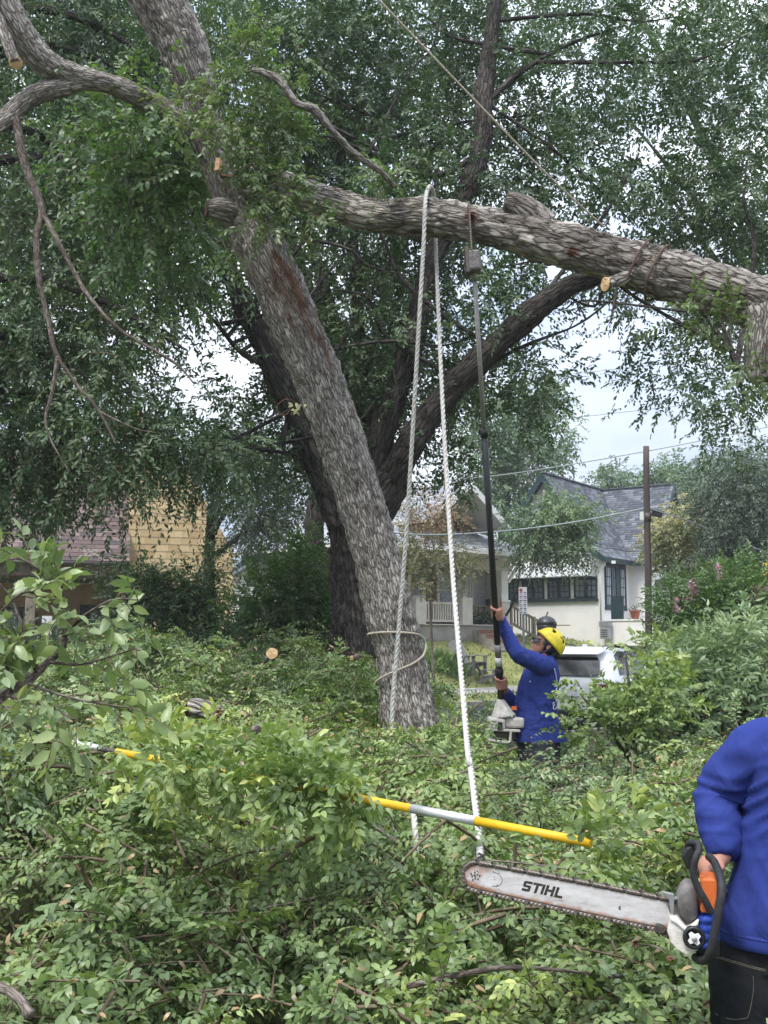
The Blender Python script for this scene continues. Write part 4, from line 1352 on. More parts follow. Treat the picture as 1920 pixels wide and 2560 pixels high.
# ------------------------------------------------------------------ yellow shingled house
RY = math.radians(14)
y0_ = W(312, 1640, 29.5)
YB = V(y0_[0], y0_[1], 0.95)
yh = thing('shingled_house', 'yellow shingle sided house with brown shingle porch roof behind shrubs', 'house', YB, RY)
My = LM(YB, RY)
def yl(x, y, z):
    return np.array(My @ Vector((x, y, z)))
# main two storey wall to the right of the porch roof
MB(My).prism([V(0.0, 0.6, -0.5), V(3.05, 0.6, -0.5), V(3.05, 0.6, 3.3), V(2.1, 0.6, 4.9), V(0.6, 0.6, 7.2), V(0.0, 0.6, 7.6)], V(0, 7.5, 0)).build('wall', 'siding_tan', yh)
wl = MB(My).bb(-7.2, -0.003, 2.4, 8.0, -0.5, 4.2).build('wall', 'siding_tan', yh)
shingle_field(yh, yl(0.0, 0.592, -0.3), yl(1, 0, 0) - yl(0, 0, 0), V(0, 0, 1.0), 3.05, 35, 0.30, 0.21, 'shingle_yellow', 300, 31, inside=lambda x, z: (z - 0.3) < (3.3 + (3.05 - x) * 1.62 if x > 0.6 else 7.4), thick=0.016)
# porch roof, gutter, fascia
pr = MB().prism([yl(-7.5, -0.55, 2.86), yl(-7.5, 4.6, 6.9), yl(-7.5, 4.6, 6.8), yl(-7.5, -0.55, 2.76)], yl(7.55, 0, 0) - yl(0, 0, 0)).build('porch_roof', 'siding_brown', yh)
rd = yl(0, 4.6, 6.9) - yl(0, -0.55, 2.86)
rn = unit(np.cross(yl(1, 0, 0) - yl(0, 0, 0), rd)) * 0.006
shingle_field(pr, yl(-7.5, -0.57, 2.86) + rn, yl(1, 0, 0) - yl(0, 0, 0), rd, 7.55, 31, 0.36, 0.21, 'shingle_red', 300, 33, thick=0.014)
MB().tube([yl(-7.5, -0.62, 2.80), yl(0.05, -0.62, 2.80)], 0.055, 8).build('gutter', 'metal_dark', yh)
MB(My).bb(-7.4, 0.02, -0.52, -0.46, 2.45, 2.75).build('fascia', 'siding_brown', yh)
MB(My).bb(-7.4, -0.1, -0.4, 2.38, 2.40, 2.45).build('porch_ceiling', 'siding_brown', yh)
for x in (-0.12, -2.55, -5.0):
    MB(My).bb(x - 0.13, x + 0.13, -0.42, -0.16, -0.4, 2.40, bev=0.012).build('porch_post', 'siding_tan' if x > -1 else 'wood_weathered', yh)
MB(My).bb(-7.3, 0.0, -0.5, 2.4, -0.6, -0.42).build('porch_floor', 'concrete_old', yh)
MB(My).bb(-1.35, -0.55, 2.33, 2.397, -0.4, 1.75).build('door', 'trim_green', yh)
MB(My).bb(-1.24, -0.66, 2.30, 2.329, 0.2, 1.6).build('door_pane', 'pane_dark', yh)
window(yh, My @ Matrix.Translation(Vector((-3.1, 2.39, 0.85))), 0.9, 1.5, 1, 2, 'siding_brown', 'pane_dark', name='porch_window')
window(yh, My @ Matrix.Translation(Vector((-5.3, 2.39, 0.85))), 0.9, 1.5, 1, 2, 'siding_brown', 'pane_dark', name='porch_window')
window(yh, My @ Matrix.Translation(Vector((1.5, 0.585, 1.2))), 0.8, 1.4, 1, 2, 'trim_white', 'pane_dark', name='side_window')
MB().tube([yl(0.08, -0.5, 2.75), yl(0.08, -0.05, 2.55), yl(0.08, 0.1, 2.3), yl(0.08, 0.1, -0.4)], 0.04, 8).build('down_pipe', 'trim_cream', yh)
for i in range(34):
    MB(My).bb(-7.1 + i * 0.2, -7.06 + i * 0.2, -0.30, -0.26, -0.42, 0.35).build('baluster', 'wood_weathered', yh)
MB(My).bb(-7.2, -0.25, -0.32, -0.24, 0.352, 0.42).build('rail', 'wood_weathered', yh)
# white outbuilding glimpsed past the yellow house
g0 = W(560, 1600, 41.0)
gb = thing('white_garage', 'white boarded outbuilding glimpsed past the yellow house corner', 'garage', V(g0[0], g0[1], 1.6), math.radians(20))
Mg = LM(V(g0[0], g0[1], 1.6), math.radians(20))
MB(Mg).prism([V(0, 0, -0.3), V(4.2, 0, -0.3), V(4.2, 0, 2.3), V(2.1, 0, 3.6), V(0, 0, 2.3)], V(0, 6, 0)).build('wall', 'siding_white', gb)
for i in range(15):
    z = -0.1 + i * 0.16
    MB(Mg).prism([V(0, -0.02, z), V(4.2, -0.02, z), V(4.2, -0.004, z + 0.155), V(0, -0.004, z + 0.155)], V(0, 0.003, 0)).build('board', 'siding_white', gb)
MB(Mg).prism([V(-0.3, -0.3, 2.15), V(2.1, -0.3, 3.66), V(4.5, -0.3, 2.15), V(4.5, -0.3, 2.25), V(2.1, -0.3, 3.76), V(-0.3, -0.3, 2.25)], V(0, 6.6, 0)).build('roof', 'shingle_grey', gb)
window(gb, Mg @ Matrix.Translation(Vector((0.9, -0.02, 1.3))), 0.7, 0.9, 1, 2, 'trim_white', 'pane_dark', name='garage_window')
MB(Mg).bb(2.2, 3.9, -0.06, -0.021, 0, 2.0).build('door', 'siding_white', gb)

# ------------------------------------------------------------------ utility pole, lines, guy wire, signs
pb = W(1618, 1640, 31.0)
pb = V(pb[0], pb[1], lawn_z(pb[0], pb[1]))
up = thing('utility_pole', 'brown wooden utility pole standing before the white cottage', 'utility pole', pb)
ptop = W(1617, 1116, 31.0)
rng = np.random.default_rng(3)
path = [pb + (ptop - pb) * t + V(0.02 * math.sin(5 * t), 0, 0) for t in np.linspace(-0.03, 1, 14)]
MB().tube(path, np.linspace(0.112, 0.092, 14), 14).build('pole', 'wood_pole', up)
a = W(1602, 1292, 31.0); MB().box(a + V(0, -0.12, 0), (0.10, 0.10, 0.24), bev=0.01).build('terminal_box', 'trim_white', up)
a = W(1619, 1294, 31.0); MB().lathe([(0.112, -0.14), (0.112, 0.14)], 16, Matrix.Translation(Vector(a))).build('band', 'metal_dark', up)
a = W(1648, 1285, 31.0); MB().box(a + V(-0.08, -0.05, 0.0), (0.30, 0.14, 0.17), Matrix.Rotation(0.25, 3, 'Y'), bev=0.01).build('splice_case', 'black_rubber', up)
MB().bar(W(1618, 1272, 31), W(1660, 1280, 31), 0.05, 0.05).build('arm', 'metal_dark', up)
def line(name, pts, r, mat, lab, n=40):
    q, _ = catmull(np.array(pts), n)
    o = MB().tube(q, r, 5).build(name, mat)
    return tag(o, lab, 'power line', 'overhead lines')
line('overhead_line', [W(880, 1312, 27), W(1030, 1336, 28), W(1220, 1331, 29), W(1420, 1308, 30), W(1612, 1271, 31)], 0.022, 'cable_light', 'thick overhead cable meeting the pole at its white box')
line('overhead_line', [W(1624, 1272, 31), W(1700, 1295, 30), W(1790, 1330, 29), W(1960, 1400, 27)], 0.022, 'wire', 'overhead cable dropping from the pole towards the dark tree')
line('overhead_line', [W(900, 1215, 27), W(1150, 1198, 28.5), W(1330, 1177, 30), W(1617, 1128, 31), W(1830, 1086, 31.5), W(2000, 1050, 32)], 0.016, 'cable_light', 'overhead cable crossing the top of the wooden pole')
line('overhead_line', [W(1300, 1060, 33), W(1500, 1037, 33), W(1660, 1019, 33), W(1950, 985, 33)], 0.008, 'wire', 'thin wire against the cloud, second above the pole')
line('overhead_line', [W(1300, 950, 33), W(1450, 933, 33), W(1640, 912, 33), W(1950, 880, 33)], 0.008, 'wire', 'thin wire against the cloud, highest of the lines')
line('overhead_line', [W(200, 1225, 25), W(420, 1231, 25), W(640, 1234, 25), W(900, 1229, 25)], 0.009, 'cable_light', 'thin overhead wire in front of the yellow house gable')
line('overhead_line', [W(200, 1248, 26), W(400, 1285, 26), W(560, 1306, 26), W(700, 1312, 26)], 0.010, 'wire', 'sagging dark wire across the brown porch roof')
gw = thing('guy_wire', 'steel guy wire with a yellow plastic guard near the pink shrub', 'guy wire', V(*(W(1906, 1500, 22)[:2]), 0))
a, b_ = V(W(1900, 1500, 22)[0], 22, 0.0), W(1926, 1000, 22)
MB().tube([a, b_, b_ + (b_ - a) * 0.6], 0.008, 5).build('cable', 'metal_grey', gw)
MB().tube([W(1906.5, 1492, 21.97), W(1913, 1408, 21.97)], 0.05, 10).build('guard', 'guard_yellow', gw)
def sign(px, ytop, ybot, Y, wpx, rz, lab, marks):
    a, b_ = W(px, ytop, Y), W(px, ybot, Y)
    gz_ = lawn_z(a[0], a[1])
    s = Y / FPX
    t = thing('street_sign', lab, 'sign', V(a[0], a[1], gz_))
    MB().bb(a[0] - 0.03, a[0] + 0.03, a[1] - 0.02, a[1] + 0.02, gz_ - 0.1, a[2] - 0.05).build('post', 'sign_post', t)
    M = Matrix.Translation(Vector(((a[0] + b_[0]) / 2, a[1] - 0.032, (a[2] + b_[2]) / 2))) @ Matrix.Rotation(rz, 4, 'Z')
    w = wpx * s; h = a[2] - b_[2]
    pl = MB(M).bb(-w / 2, w / 2, -0.004, 0.004, -h / 2, h / 2, bev=0.001).build('plate', 'sign_white', t)
    for (x, z, ww, hh, mt) in marks:
        MB(M).bb((x - ww / 2) * w, (x + ww / 2) * w, -0.007, -0.0045, (z - hh / 2) * h, (z + hh / 2) * h).build('marking', mt, pl)
    return t, M, w, h, pl
marks = []
rr = np.random.default_rng(4)
for i in range(6):
    z = 0.30 - i * 0.145
    marks.append((0.0, z, 0.03, 0.10, 'sign_red'))
    for s_ in (-0.3, 0.24):
        marks.append((s_ + rr.uniform(-.04, .04), z, rr.uniform(0.2, 0.34), 0.035, 'sign_red' if (i % 3 == 0 and s_ < 0) else 'marking_black'))
        marks.append((s_ + rr.uniform(-.04, .04), z - 0.06, rr.uniform(0.16, 0.3), 0.03, 'marking_black' if i > 1 else 'sign_red'))
t, M, w, h, pl = sign(1307, 1468, 1536, 26.5, 22, 0.25, 'narrow white parking sign with red and black print on a steel post', marks)
MB(M).lathe([(0.045, -0.002), (0.045, 0.002)], 16, Matrix.Translation(Vector((-w * 0.24, -0.007, h * 0.40))) @ Matrix.Rotation(math.pi / 2, 4, 'X')).build('marking', 'sign_red', pl)
sign(118, 1540, 1606, 20.0, 24, 0.15, 'blank white rectangular sign on a thin post before the yellow house', [])

# ------------------------------------------------------------------ white car
cr = W(1420, 1700, 20.5)
CH = math.radians(61)             # heading, from +x
car = thing('parked_car', 'white parked hatchback car seen from behind beyond the worker', 'car', V(cr[0], cr[1], -0.13), CH)
Mc = LM(V(cr[0], cr[1], -0.13), CH)
# local: x forward, origin under the middle of the rear bumper
stations = [  # x, half width, floor, belt, and roof heights, roof half width
    (0.00, 0.80, 0.32, 0.95, 0.97, 0.66), (0.10, 0.88, 0.28, 1.02, 1.10, 0.66), (0.34, 0.915, 0.26, 1.04, 1.40, 0.64), (0.62, 0.92, 0.24, 1.04, 1.585, 0.62),
    (1.2, 0.925, 0.22, 1.03, 1.635, 0.63), (1.9, 0.925, 0.22, 1.01, 1.64, 0.64), (2.5, 0.92, 0.22, 0.99, 1.585, 0.63), (3.0, 0.91, 0.22, 0.98, 1.40, 0.62),
    (3.45, 0.90, 0.22, 0.97, 1.06, 0.62), (4.0, 0.87, 0.24, 0.90, 0.94, 0.55), (4.35, 0.80, 0.28, 0.80, 0.83, 0.5), (4.5, 0.70, 0.34, 0.66, 0.69, 0.45)]
def ring(x, hw, fl, be, rf, rw):
    pts = []
    half = [(0.0, fl), (hw * 0.85, fl), (hw * 0.97, fl + 0.10), (hw, (fl + be) / 2), (hw * 0.985, be - 0.08), (hw * 0.945, be), ((hw + rw) / 2 * 0.97, be + (rf - be) * 0.55), (rw, rf - min(0.06, (rf - be) * 0.3)), (rw * 0.8, rf - 0.008), (0.0, rf + 0.012)]
    for y, z in half: pts.append((x, -y, z))
    for y, z in half[-2:0:-1]: pts.append((x, y, z))
    return pts
rings = [ring(*s_) for s_ in stations]
nn = len(rings[0])
mb = MB(Mc)
vs = [p for r_ in rings for p in r_]
fs = []
for i in range(len(rings) - 1):
    for j in range(nn):
        fs.append((i * nn + j, i * nn + (j + 1) % nn, (i + 1) * nn + (j + 1) % nn, (i + 1) * nn + j))
fs.append(tuple(range(nn - 1, -1, -1))); fs.append(tuple(range((len(rings) - 1) * nn, len(rings) * nn)))
mb.add(vs, fs, 0, True)
body = mb.build('body', 'car_white', car)
bv = body.modifiers.new('b', 'SUBSURF'); bv.levels = 1; bv.render_levels = 2
def side_y(x, z, out=0.012):
    X = [s_[0] for s_ in stations]
    hw = np.interp(x, X, [s_[1] for s_ in stations]); be = np.interp(x, X, [s_[3] for s_ in stations]); rf = np.interp(x, X, [s_[4] for s_ in stations]); rw = np.interp(x, X, [s_[5] for s_ in stations])
    return np.interp(z, [be, be + (rf - be) * 0.55, rf - 0.05], [hw * 0.945, (hw + rw) / 2 * 0.97, rw]) + out
for s_ in (-1, 1):
    for nm, poly in (('rear_side_window', [(0.62, 1.10), (1.5, 1.08), (1.5, 1.55), (1.15, 1.56), (0.85, 1.48)]), ('front_side_window', [(1.58, 1.08), (2.75, 1.05), (2.45, 1.46), (2.1, 1.55), (1.58, 1.56)])):
        MB(Mc).prism([V(x, s_ * side_y(x, z, 0.002), z) for x, z in poly], V(0, s_ * 0.014, 0)).build(nm, 'glass_dark', car)
    MB(Mc).tube([V(x, s_ * (0.60 - 0.02), z) for x, z in ((0.62, 1.60), (0.85, 1.645), (1.4, 1.69), (2.0, 1.685), (2.3, 1.63))], 0.016, 6).build('roof_rail', 'car_black', car)
    MB(Mc).prism([V(-0.02, s_ * 0.42, 0.93), V(0.02, s_ * 0.80, 0.94), V(0.30, s_ * 0.925, 0.98), V(0.26, s_ * 0.93, 0.90), V(0.02, s_ * 0.86, 0.83), V(-0.02, s_ * 0.5, 0.86)], V(-0.02, s_ * 0.014, 0)).build('tail_light', 'car_light', car)
    for x in (0.85, 3.55):
        wl = MB(Mc).lathe([(0.20, -0.11), (0.33, -0.11), (0.345, -0.06), (0.345, 0.06), (0.33, 0.11), (0.20, 0.11)], 24, Matrix.Translation(Vector((x, s_ * 0.82, 0.345))) @ Matrix.Rotation(math.pi / 2, 4, 'X')).build('wheel', 'tyre', car)
        MB(Mc).lathe([(0.03, -0.118), (0.21, -0.105), (0.21, 0.105), (0.03, 0.118)], 20, Matrix.Translation(Vector((x, s_ * 0.825, 0.345))) @ Matrix.Rotation(math.pi / 2, 4, 'X')).build('rim', 'metal_grey', wl)
    MB(Mc).box((2.55, s_ * 1.0, 1.08), (0.12, 0.2, 0.13), bev=0.03).build('mirror', 'car_white', car)
    MB(Mc).bb(1.1, 1.3, s_ * 0.93 - 0.01, s_ * 0.93 + 0.01, 0.88, 0.91).build('door_handle', 'car_white', car)
# rear glass, spoiler, plate, bumper
def rear(x, y, z): return V(x, y, z)
rg = [(-0.50, 1.08), (0.50, 1.08), (0.585, 1.11), (0.60, 1.17), (0.555, 1.36), (0.50, 1.43), (-0.50, 1.43), (-0.555, 1.36), (-0.60, 1.17), (-0.585, 1.11)]
MB(Mc).prism([rear(0.075 + (z - 1.08) * 0.80, y, z) for y, z in rg], V(-0.035, 0, 0.016)).build('rear_window', 'glass_dark', car)
sp = MB(Mc).prism([rear(0.26, -0.52, 1.475), rear(0.26, 0.52, 1.475), rear(0.40, 0.60, 1.53), rear(0.80, 0.58, 1.615), rear(0.80, -0.58, 1.615), rear(0.40, -0.60, 1.53)], V(-0.03, 0, 0.035)).build('spoiler', 'car_white', car)
m_ = sp.modifiers.new('b', 'BEVEL'); m_.width = 0.018; m_.segments = 3
MB(Mc).bb(-0.05, -0.02, -0.26, 0.26, 0.70, 0.82).build('number_plate', 'sign_white', car)
MB(Mc).bb(-0.06, 0.3, -0.78, 0.78, 0.28, 0.44, bev=0.04).build('bumper', 'car_black', car)
MB(Mc).bb(0.95, 1.2, -0.02, 0.02, 1.64, 1.70, bev=0.008).build('antenna_fin', 'car_white', car)
# ------------------------------------------------------------------ far and middle trees
def make_tree(name, label, base, trunk_top, r0, clumps, leafL, ratio, mat, seed, nleaf=9, spray=0.6, droop=0.25, bark='bark_oak', sub_r=0.35, limbs=3, group=None, cat='tree', detail=0, per=9):
    rng = np.random.default_rng(seed)
    base = np.asarray(base, float); trunk_top = np.asarray(trunk_top, float)
    t = thing(name, label, cat, base, 0, group)
    mid = (base + trunk_top) / 2 + rng.normal(size=3) * 0.06 * np.linalg.norm(trunk_top - base) * np.array([1, 1, 0])
    limb('trunk', [base - V(0, 0, 0.15), mid, trunk_top], [r0 * 1.15, r0 * 0.85, r0 * 0.55], bark, t, step=max(0.04, r0 * 0.4), amp=r0 * 0.08, seed=seed)
    cs = sorted(clumps, key=lambda c: -c[2])[:limbs]
    for c in cs:
        a = base + (trunk_top - base) * rng.uniform(0.7, 0.98)
        m_ = (a + c[0]) / 2 + V(0, 0, 0.1)
        limb('branch', [a, m_, np.asarray(c[0])], [r0 * 0.42, r0 * 0.3, r0 * 0.12], bark, t, step=max(0.05, r0 * 0.4), amp=r0 * 0.05, seed=seed + 3)
    B, D, T = clump_bases(rng, clumps, sub_r, per)
    S = sprays(rng, B, D, spray * rng.uniform(0.7, 1.2, len(B)), nleaf, droop, T, jit=0.35)
    foliage('crown', S, leafL, ratio, mat, t, detail)
    return t
gz_at = lambda px, Y: lawn_z(W(px, 1600, Y)[0], Y)
def gp_(px, Y):
    p = W(px, 1600, Y)
    return V(p[0], p[1], lawn_z(p[0], p[1]))
# round tree behind the bungalow
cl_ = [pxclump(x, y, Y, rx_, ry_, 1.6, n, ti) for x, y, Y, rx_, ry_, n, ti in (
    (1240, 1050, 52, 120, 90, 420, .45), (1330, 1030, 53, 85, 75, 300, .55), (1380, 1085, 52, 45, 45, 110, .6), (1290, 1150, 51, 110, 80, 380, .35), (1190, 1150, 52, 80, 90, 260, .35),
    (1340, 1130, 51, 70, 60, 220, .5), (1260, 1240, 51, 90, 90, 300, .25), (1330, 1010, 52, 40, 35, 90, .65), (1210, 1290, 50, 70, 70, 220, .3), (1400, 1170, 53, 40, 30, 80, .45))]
make_tree('broadleaf_tree', 'rounded green tree rising behind the cream bungalow', gp_(1270, 52), W(1270, 1180, 52), 0.3, cl_, 0.20, 0.55, 'leaf_far', 101, nleaf=9, spray=0.8, sub_r=0.6)
# tree in front of the white cottage
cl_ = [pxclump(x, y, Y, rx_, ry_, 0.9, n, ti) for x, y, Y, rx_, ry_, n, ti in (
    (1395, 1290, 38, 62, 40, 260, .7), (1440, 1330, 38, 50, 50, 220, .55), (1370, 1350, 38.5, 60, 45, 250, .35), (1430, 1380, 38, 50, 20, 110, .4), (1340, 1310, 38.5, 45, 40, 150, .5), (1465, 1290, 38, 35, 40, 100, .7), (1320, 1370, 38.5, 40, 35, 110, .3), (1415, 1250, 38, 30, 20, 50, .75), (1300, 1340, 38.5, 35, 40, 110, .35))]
make_tree('small_tree', 'small bushy tree in front of the white cottage gable', gp_(1225, 43.0), W(1300, 1400, 38.6), 0.05, cl_, 0.14, 0.5, 'leaf_far', 103, nleaf=9, spray=0.55, sub_r=0.4)
# yellow flowering tree by the cottage's right gable
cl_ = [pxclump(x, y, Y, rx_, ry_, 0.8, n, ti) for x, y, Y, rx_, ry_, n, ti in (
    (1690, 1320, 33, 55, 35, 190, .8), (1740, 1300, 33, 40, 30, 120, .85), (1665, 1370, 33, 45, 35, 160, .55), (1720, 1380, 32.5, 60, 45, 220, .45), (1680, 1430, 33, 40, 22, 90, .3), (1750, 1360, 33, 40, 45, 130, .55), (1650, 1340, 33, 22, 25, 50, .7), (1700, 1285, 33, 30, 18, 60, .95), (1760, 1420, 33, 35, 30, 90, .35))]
make_tree('flowering_tree', 'small tree with yellowish blossom right of the utility pole', gp_(1720, 33.5), W(1700, 1400, 33), 0.09, cl_, 0.13, 0.5, 'leaf_yellow', 105, nleaf=9, spray=0.45, sub_r=0.3)
# big grey green tree at the right edge
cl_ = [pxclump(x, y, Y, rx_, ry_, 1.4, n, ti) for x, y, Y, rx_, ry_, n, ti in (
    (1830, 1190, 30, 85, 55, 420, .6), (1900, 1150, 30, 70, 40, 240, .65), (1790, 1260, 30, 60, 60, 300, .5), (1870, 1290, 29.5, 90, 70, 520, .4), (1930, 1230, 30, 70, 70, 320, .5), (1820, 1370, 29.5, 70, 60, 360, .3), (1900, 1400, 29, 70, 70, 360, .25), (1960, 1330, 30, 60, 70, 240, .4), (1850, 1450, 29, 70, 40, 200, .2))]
make_tree('grey_green_tree', 'dense grey green tree at the edge behind the pink shrub', gp_(1880, 30), W(1880, 1380, 29.8), 0.25, cl_, 0.12, 0.42, 'leaf_greyfar', 107, nleaf=10, spray=0.55, sub_r=0.4)
# tops of trees behind the cottage
for q, (x, y, Y, s_, lab) in enumerate(((1530, 1190, 75, 26, 'treetop peeping over the cottage ridge left of the pole'), (1650, 1180, 70, 45, 'treetop behind the cottage right gable beside the pole'), (1735, 1185, 66, 50, 'treetop between the cottage and the grey green tree'))):
    cl_ = [pxclump(x, y, Y, s_, s_ * 0.6, 1.4, 130, .5), pxclump(x - s_ * .6, y + 20, Y, s_ * .7, s_ * .6, 1.2, 90, .45), pxclump(x + s_ * .6, y + 22, Y, s_ * .7, s_ * .6, 1.2, 90, .4), pxclump(x, y + 60, Y, s_, s_, 1.2, 160, .35)]
    make_tree('distant_tree', lab, gp_(x, Y), W(x, y + 40, Y), 0.25, cl_, 0.26, 0.5, 'leaf_far', 120 + q, nleaf=8, spray=0.9, sub_r=0.6, limbs=2, group='treetops behind the cottage')
# russet crepe myrtle before the bungalow porch
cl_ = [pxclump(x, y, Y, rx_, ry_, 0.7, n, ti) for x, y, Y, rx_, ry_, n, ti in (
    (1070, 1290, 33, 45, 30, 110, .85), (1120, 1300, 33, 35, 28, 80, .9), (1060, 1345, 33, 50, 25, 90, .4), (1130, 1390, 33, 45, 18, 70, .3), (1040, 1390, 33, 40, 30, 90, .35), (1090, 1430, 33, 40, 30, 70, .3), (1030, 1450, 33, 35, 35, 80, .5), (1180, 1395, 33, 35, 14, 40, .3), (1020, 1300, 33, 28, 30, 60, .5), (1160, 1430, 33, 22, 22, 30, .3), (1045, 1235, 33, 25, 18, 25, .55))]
make_tree('crepe_myrtle', 'slender myrtle with reddening leaves before the bungalow porch', gp_(1085, 33), W(1075, 1440, 33), 0.06, cl_, 0.11, 0.45, 'leaf_russet', 131, nleaf=9, spray=0.45, sub_r=0.3, limbs=5, bark='bark_twig')
# iris clump by the porch
p = gp_(1110, 36)
rng = np.random.default_rng(50)
iris = thing('iris_clump', 'clump of strappy green leaves at the bungalow foundation', 'plant', p)
n = 340
bs = np.array([gp_(x, 36 + dy) for x, dy in zip(rng.uniform(1062, 1165, n), rng.uniform(-0.5, 0.5, n))])
ax = unit(rng.normal(size=(n, 3)) * 0.35 + V(0, 0, 1)); nm = unit(np.cross(ax, rng.normal(size=(n, 3))))
foliage('blades', (bs, ax, nm, rng.uniform(0.2, 0.9, n), rng.uniform(0.6, 1.2, n)), 0.65, 0.09, 'leaf_pecan', iris, 1, curl=0.3)

# trees between the yellow house and the big oak
tr = [( 'slanting_tree', 'leaning dark trunk with hanging foliage beside the yellow gable', 24.5, (575, 1440), (530, 1260), 0.20,
   [(560, 1150, 95, 70, 230, .35), (640, 1180, 90, 60, 230, .4), (620, 1120, 80, 45, 150, .4), (640, 1270, 65, 60, 220, .45), (700, 1290, 70, 80, 260, .45), (640, 1360, 70, 50, 210, .5), (740, 1180, 60, 70, 170, .35), (500, 1110, 90, 50, 160, .4)]),
]
for nm_, lab, Y, b0, t0, r0, C in tr:
    cl_ = [pxclump(x, y, Y + (i % 3 - 1) * 0.8, rx_, ry_, 0.9, n, ti) for i, (x, y, rx_, ry_, n, ti) in enumerate(C)]
    g_ = gp_(b0[0], Y)
    make_tree(nm_, lab, V(g_[0], g_[1], g_[2]), W(t0[0], t0[1], Y), r0, cl_, 0.10, 0.42, 'leaf_greyfar', 141, nleaf=11, spray=0.5, sub_r=0.3)

# ------------------------------------------------------------------ shrubs in the middle distance
def shrub(name, label, blobs, Y0, leafL, ratio, mat, seed, cat='shrub', nleaf=9, spray=0.3, droop=0.2, detail=0, group=None, upward=0.5, sub_r=0.2, stems=7):
    rng = np.random.default_rng(seed)
    b = W(blobs[0][0], 1600, Y0)
    zb = lawn_z(b[0], b[1])
    t = thing(name, label, cat, V(b[0], b[1], zb), 0, group)
    cl_ = [pxclump(x, y, Y0 + dY, rx_, ry_, rY, n, ti) for x, y, dY, rx_, ry_, rY, n, ti in blobs]
    B, D, T = clump_bases(rng, cl_, sub_r, 9)
    D = D + V(0, 0, upward)
    S = sprays(rng, B, D, spray * rng.uniform(0.7, 1.2, len(B)), nleaf, droop, T, jit=0.3)
    foliage('foliage', S, leafL, ratio, mat, t, detail)
    for i, c in enumerate(cl_[:stems]):
        p0 = V(b[0] + rng.normal() * 0.15, b[1] + rng.normal() * 0.15, zb - 0.05)
        limb('stem', [p0, (p0 + c[0]) / 2 + rng.normal(size=3) * 0.05, c[0]], [0.03, 0.022, 0.008], 'bark_twig', t, step=0.08, amp=0.003, seed=seed + i)
    return t
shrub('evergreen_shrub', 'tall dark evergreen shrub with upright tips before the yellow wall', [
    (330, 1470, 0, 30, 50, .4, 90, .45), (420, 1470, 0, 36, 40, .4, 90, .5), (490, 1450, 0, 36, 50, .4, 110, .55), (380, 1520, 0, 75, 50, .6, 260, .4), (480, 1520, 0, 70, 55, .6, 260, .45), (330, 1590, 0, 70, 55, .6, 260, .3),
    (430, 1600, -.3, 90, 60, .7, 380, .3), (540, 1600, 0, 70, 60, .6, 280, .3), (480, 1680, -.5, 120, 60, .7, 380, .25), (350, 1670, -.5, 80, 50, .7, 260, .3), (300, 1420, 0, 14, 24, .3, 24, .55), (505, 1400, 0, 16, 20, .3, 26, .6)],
    17.0, 0.085, 0.42, 'leaf_shrub', 201, nleaf=10, spray=0.4, upward=0.7, sub_r=0.25)
shrub('leafy_shrub', 'yellow green shrub with pointed top left of the big oak trunk', [
    (760, 1440, 0, 60, 45, .5, 190, .6), (700, 1500, 0, 70, 60, .5, 260, .45), (790, 1520, 0, 55, 60, .5, 220, .5), (740, 1590, 0, 90, 60, .6, 340, .35), (650, 1590, 0, 70, 70, .6, 280, .4), (830, 1600, 0, 40, 50, .5, 140, .35), (790, 1400, 0, 25, 25, .3, 45, .75), (640, 1510, 0, 40, 30, .4, 70, .6)],
    15.5, 0.085, 0.42, 'leaf_pecan', 203, nleaf=10, spray=0.38, upward=0.7, sub_r=0.25)
pm = shrub('pink_myrtle', 'green crepe myrtle shrub with pink blossom near the guy wire', [
    (1760, 1520, 0, 80, 60, .7, 330, .55), (1850, 1510, 0, 80, 60, .7, 330, .55), (1720, 1590, 0, 70, 60, .7, 300, .5), (1800, 1600, 0, 100, 60, .8, 420, .45), (1900, 1580, 0, 70, 70, .7, 330, .45), (1700, 1540, 0, 40, 40, .5, 120, .6), (1790, 1470, 0, 50, 30, .5, 130, .65), (1870, 1450, 0, 40, 25, .5, 80, .6), (1690, 1640, 0, 50, 40, .6, 160, .4), (1950, 1520, 0, 60, 60, .7, 200, .5)],
    12.5, 0.055, 0.48, 'leaf_pecan', 205, nleaf=9, spray=0.28, upward=0.8, sub_r=0.2)
rng = np.random.default_rng(77)
for q, (x, y, r_) in enumerate(((1733, 1462, 14), (1724, 1500, 16), (1735, 1478, 10), (1690, 1500, 7), (1690, 1522, 9), (1893, 1490, 14), (1878, 1505, 12), (1900, 1476, 12), (1915, 1480, 12), (1800, 1440, 9), (1796, 1418, 8), (1886, 1470, 10))):
    n = int(r_ * 9)
    c = W(x, y, 12.2)
    ps = c + rnd_unit(rng, n) * (rng.random((n, 1)) ** 0.5) * r_ * 12.2 / FPX * np.array([1, 1, 1.3])
    ax = rnd_unit(rng, n); nm = unit(np.cross(ax, rng.normal(size=(n, 3))))
    foliage('blossom', (ps, ax, nm, rng.random(n), rng.uniform(.7, 1.2, n)), 0.026, 0.9, 'leaf_pink', pm)
shrub('nandina_shrub', 'dark shrub with long pointed leaves below the pink myrtle', [
    (1800, 1680, 0, 90, 55, .5, 200, .55), (1890, 1660, 0, 70, 60, .5, 190, .5), (1720, 1700, 0, 70, 50, .5, 160, .5), (1860, 1740, -.2, 100, 50, .5, 230, .35), (1760, 1770, -.3, 90, 50, .5, 200, .35), (1680, 1760, 0, 60, 40, .4, 120, .45), (1930, 1720, 0, 60, 60, .5, 150, .4), (1840, 1620, 0, 60, 30, .4, 90, .65)],
    9.6, 0.095, 0.30, 'leaf_brush_grey', 207, nleaf=9, spray=0.3, upward=0.4, detail=2, sub_r=0.2)
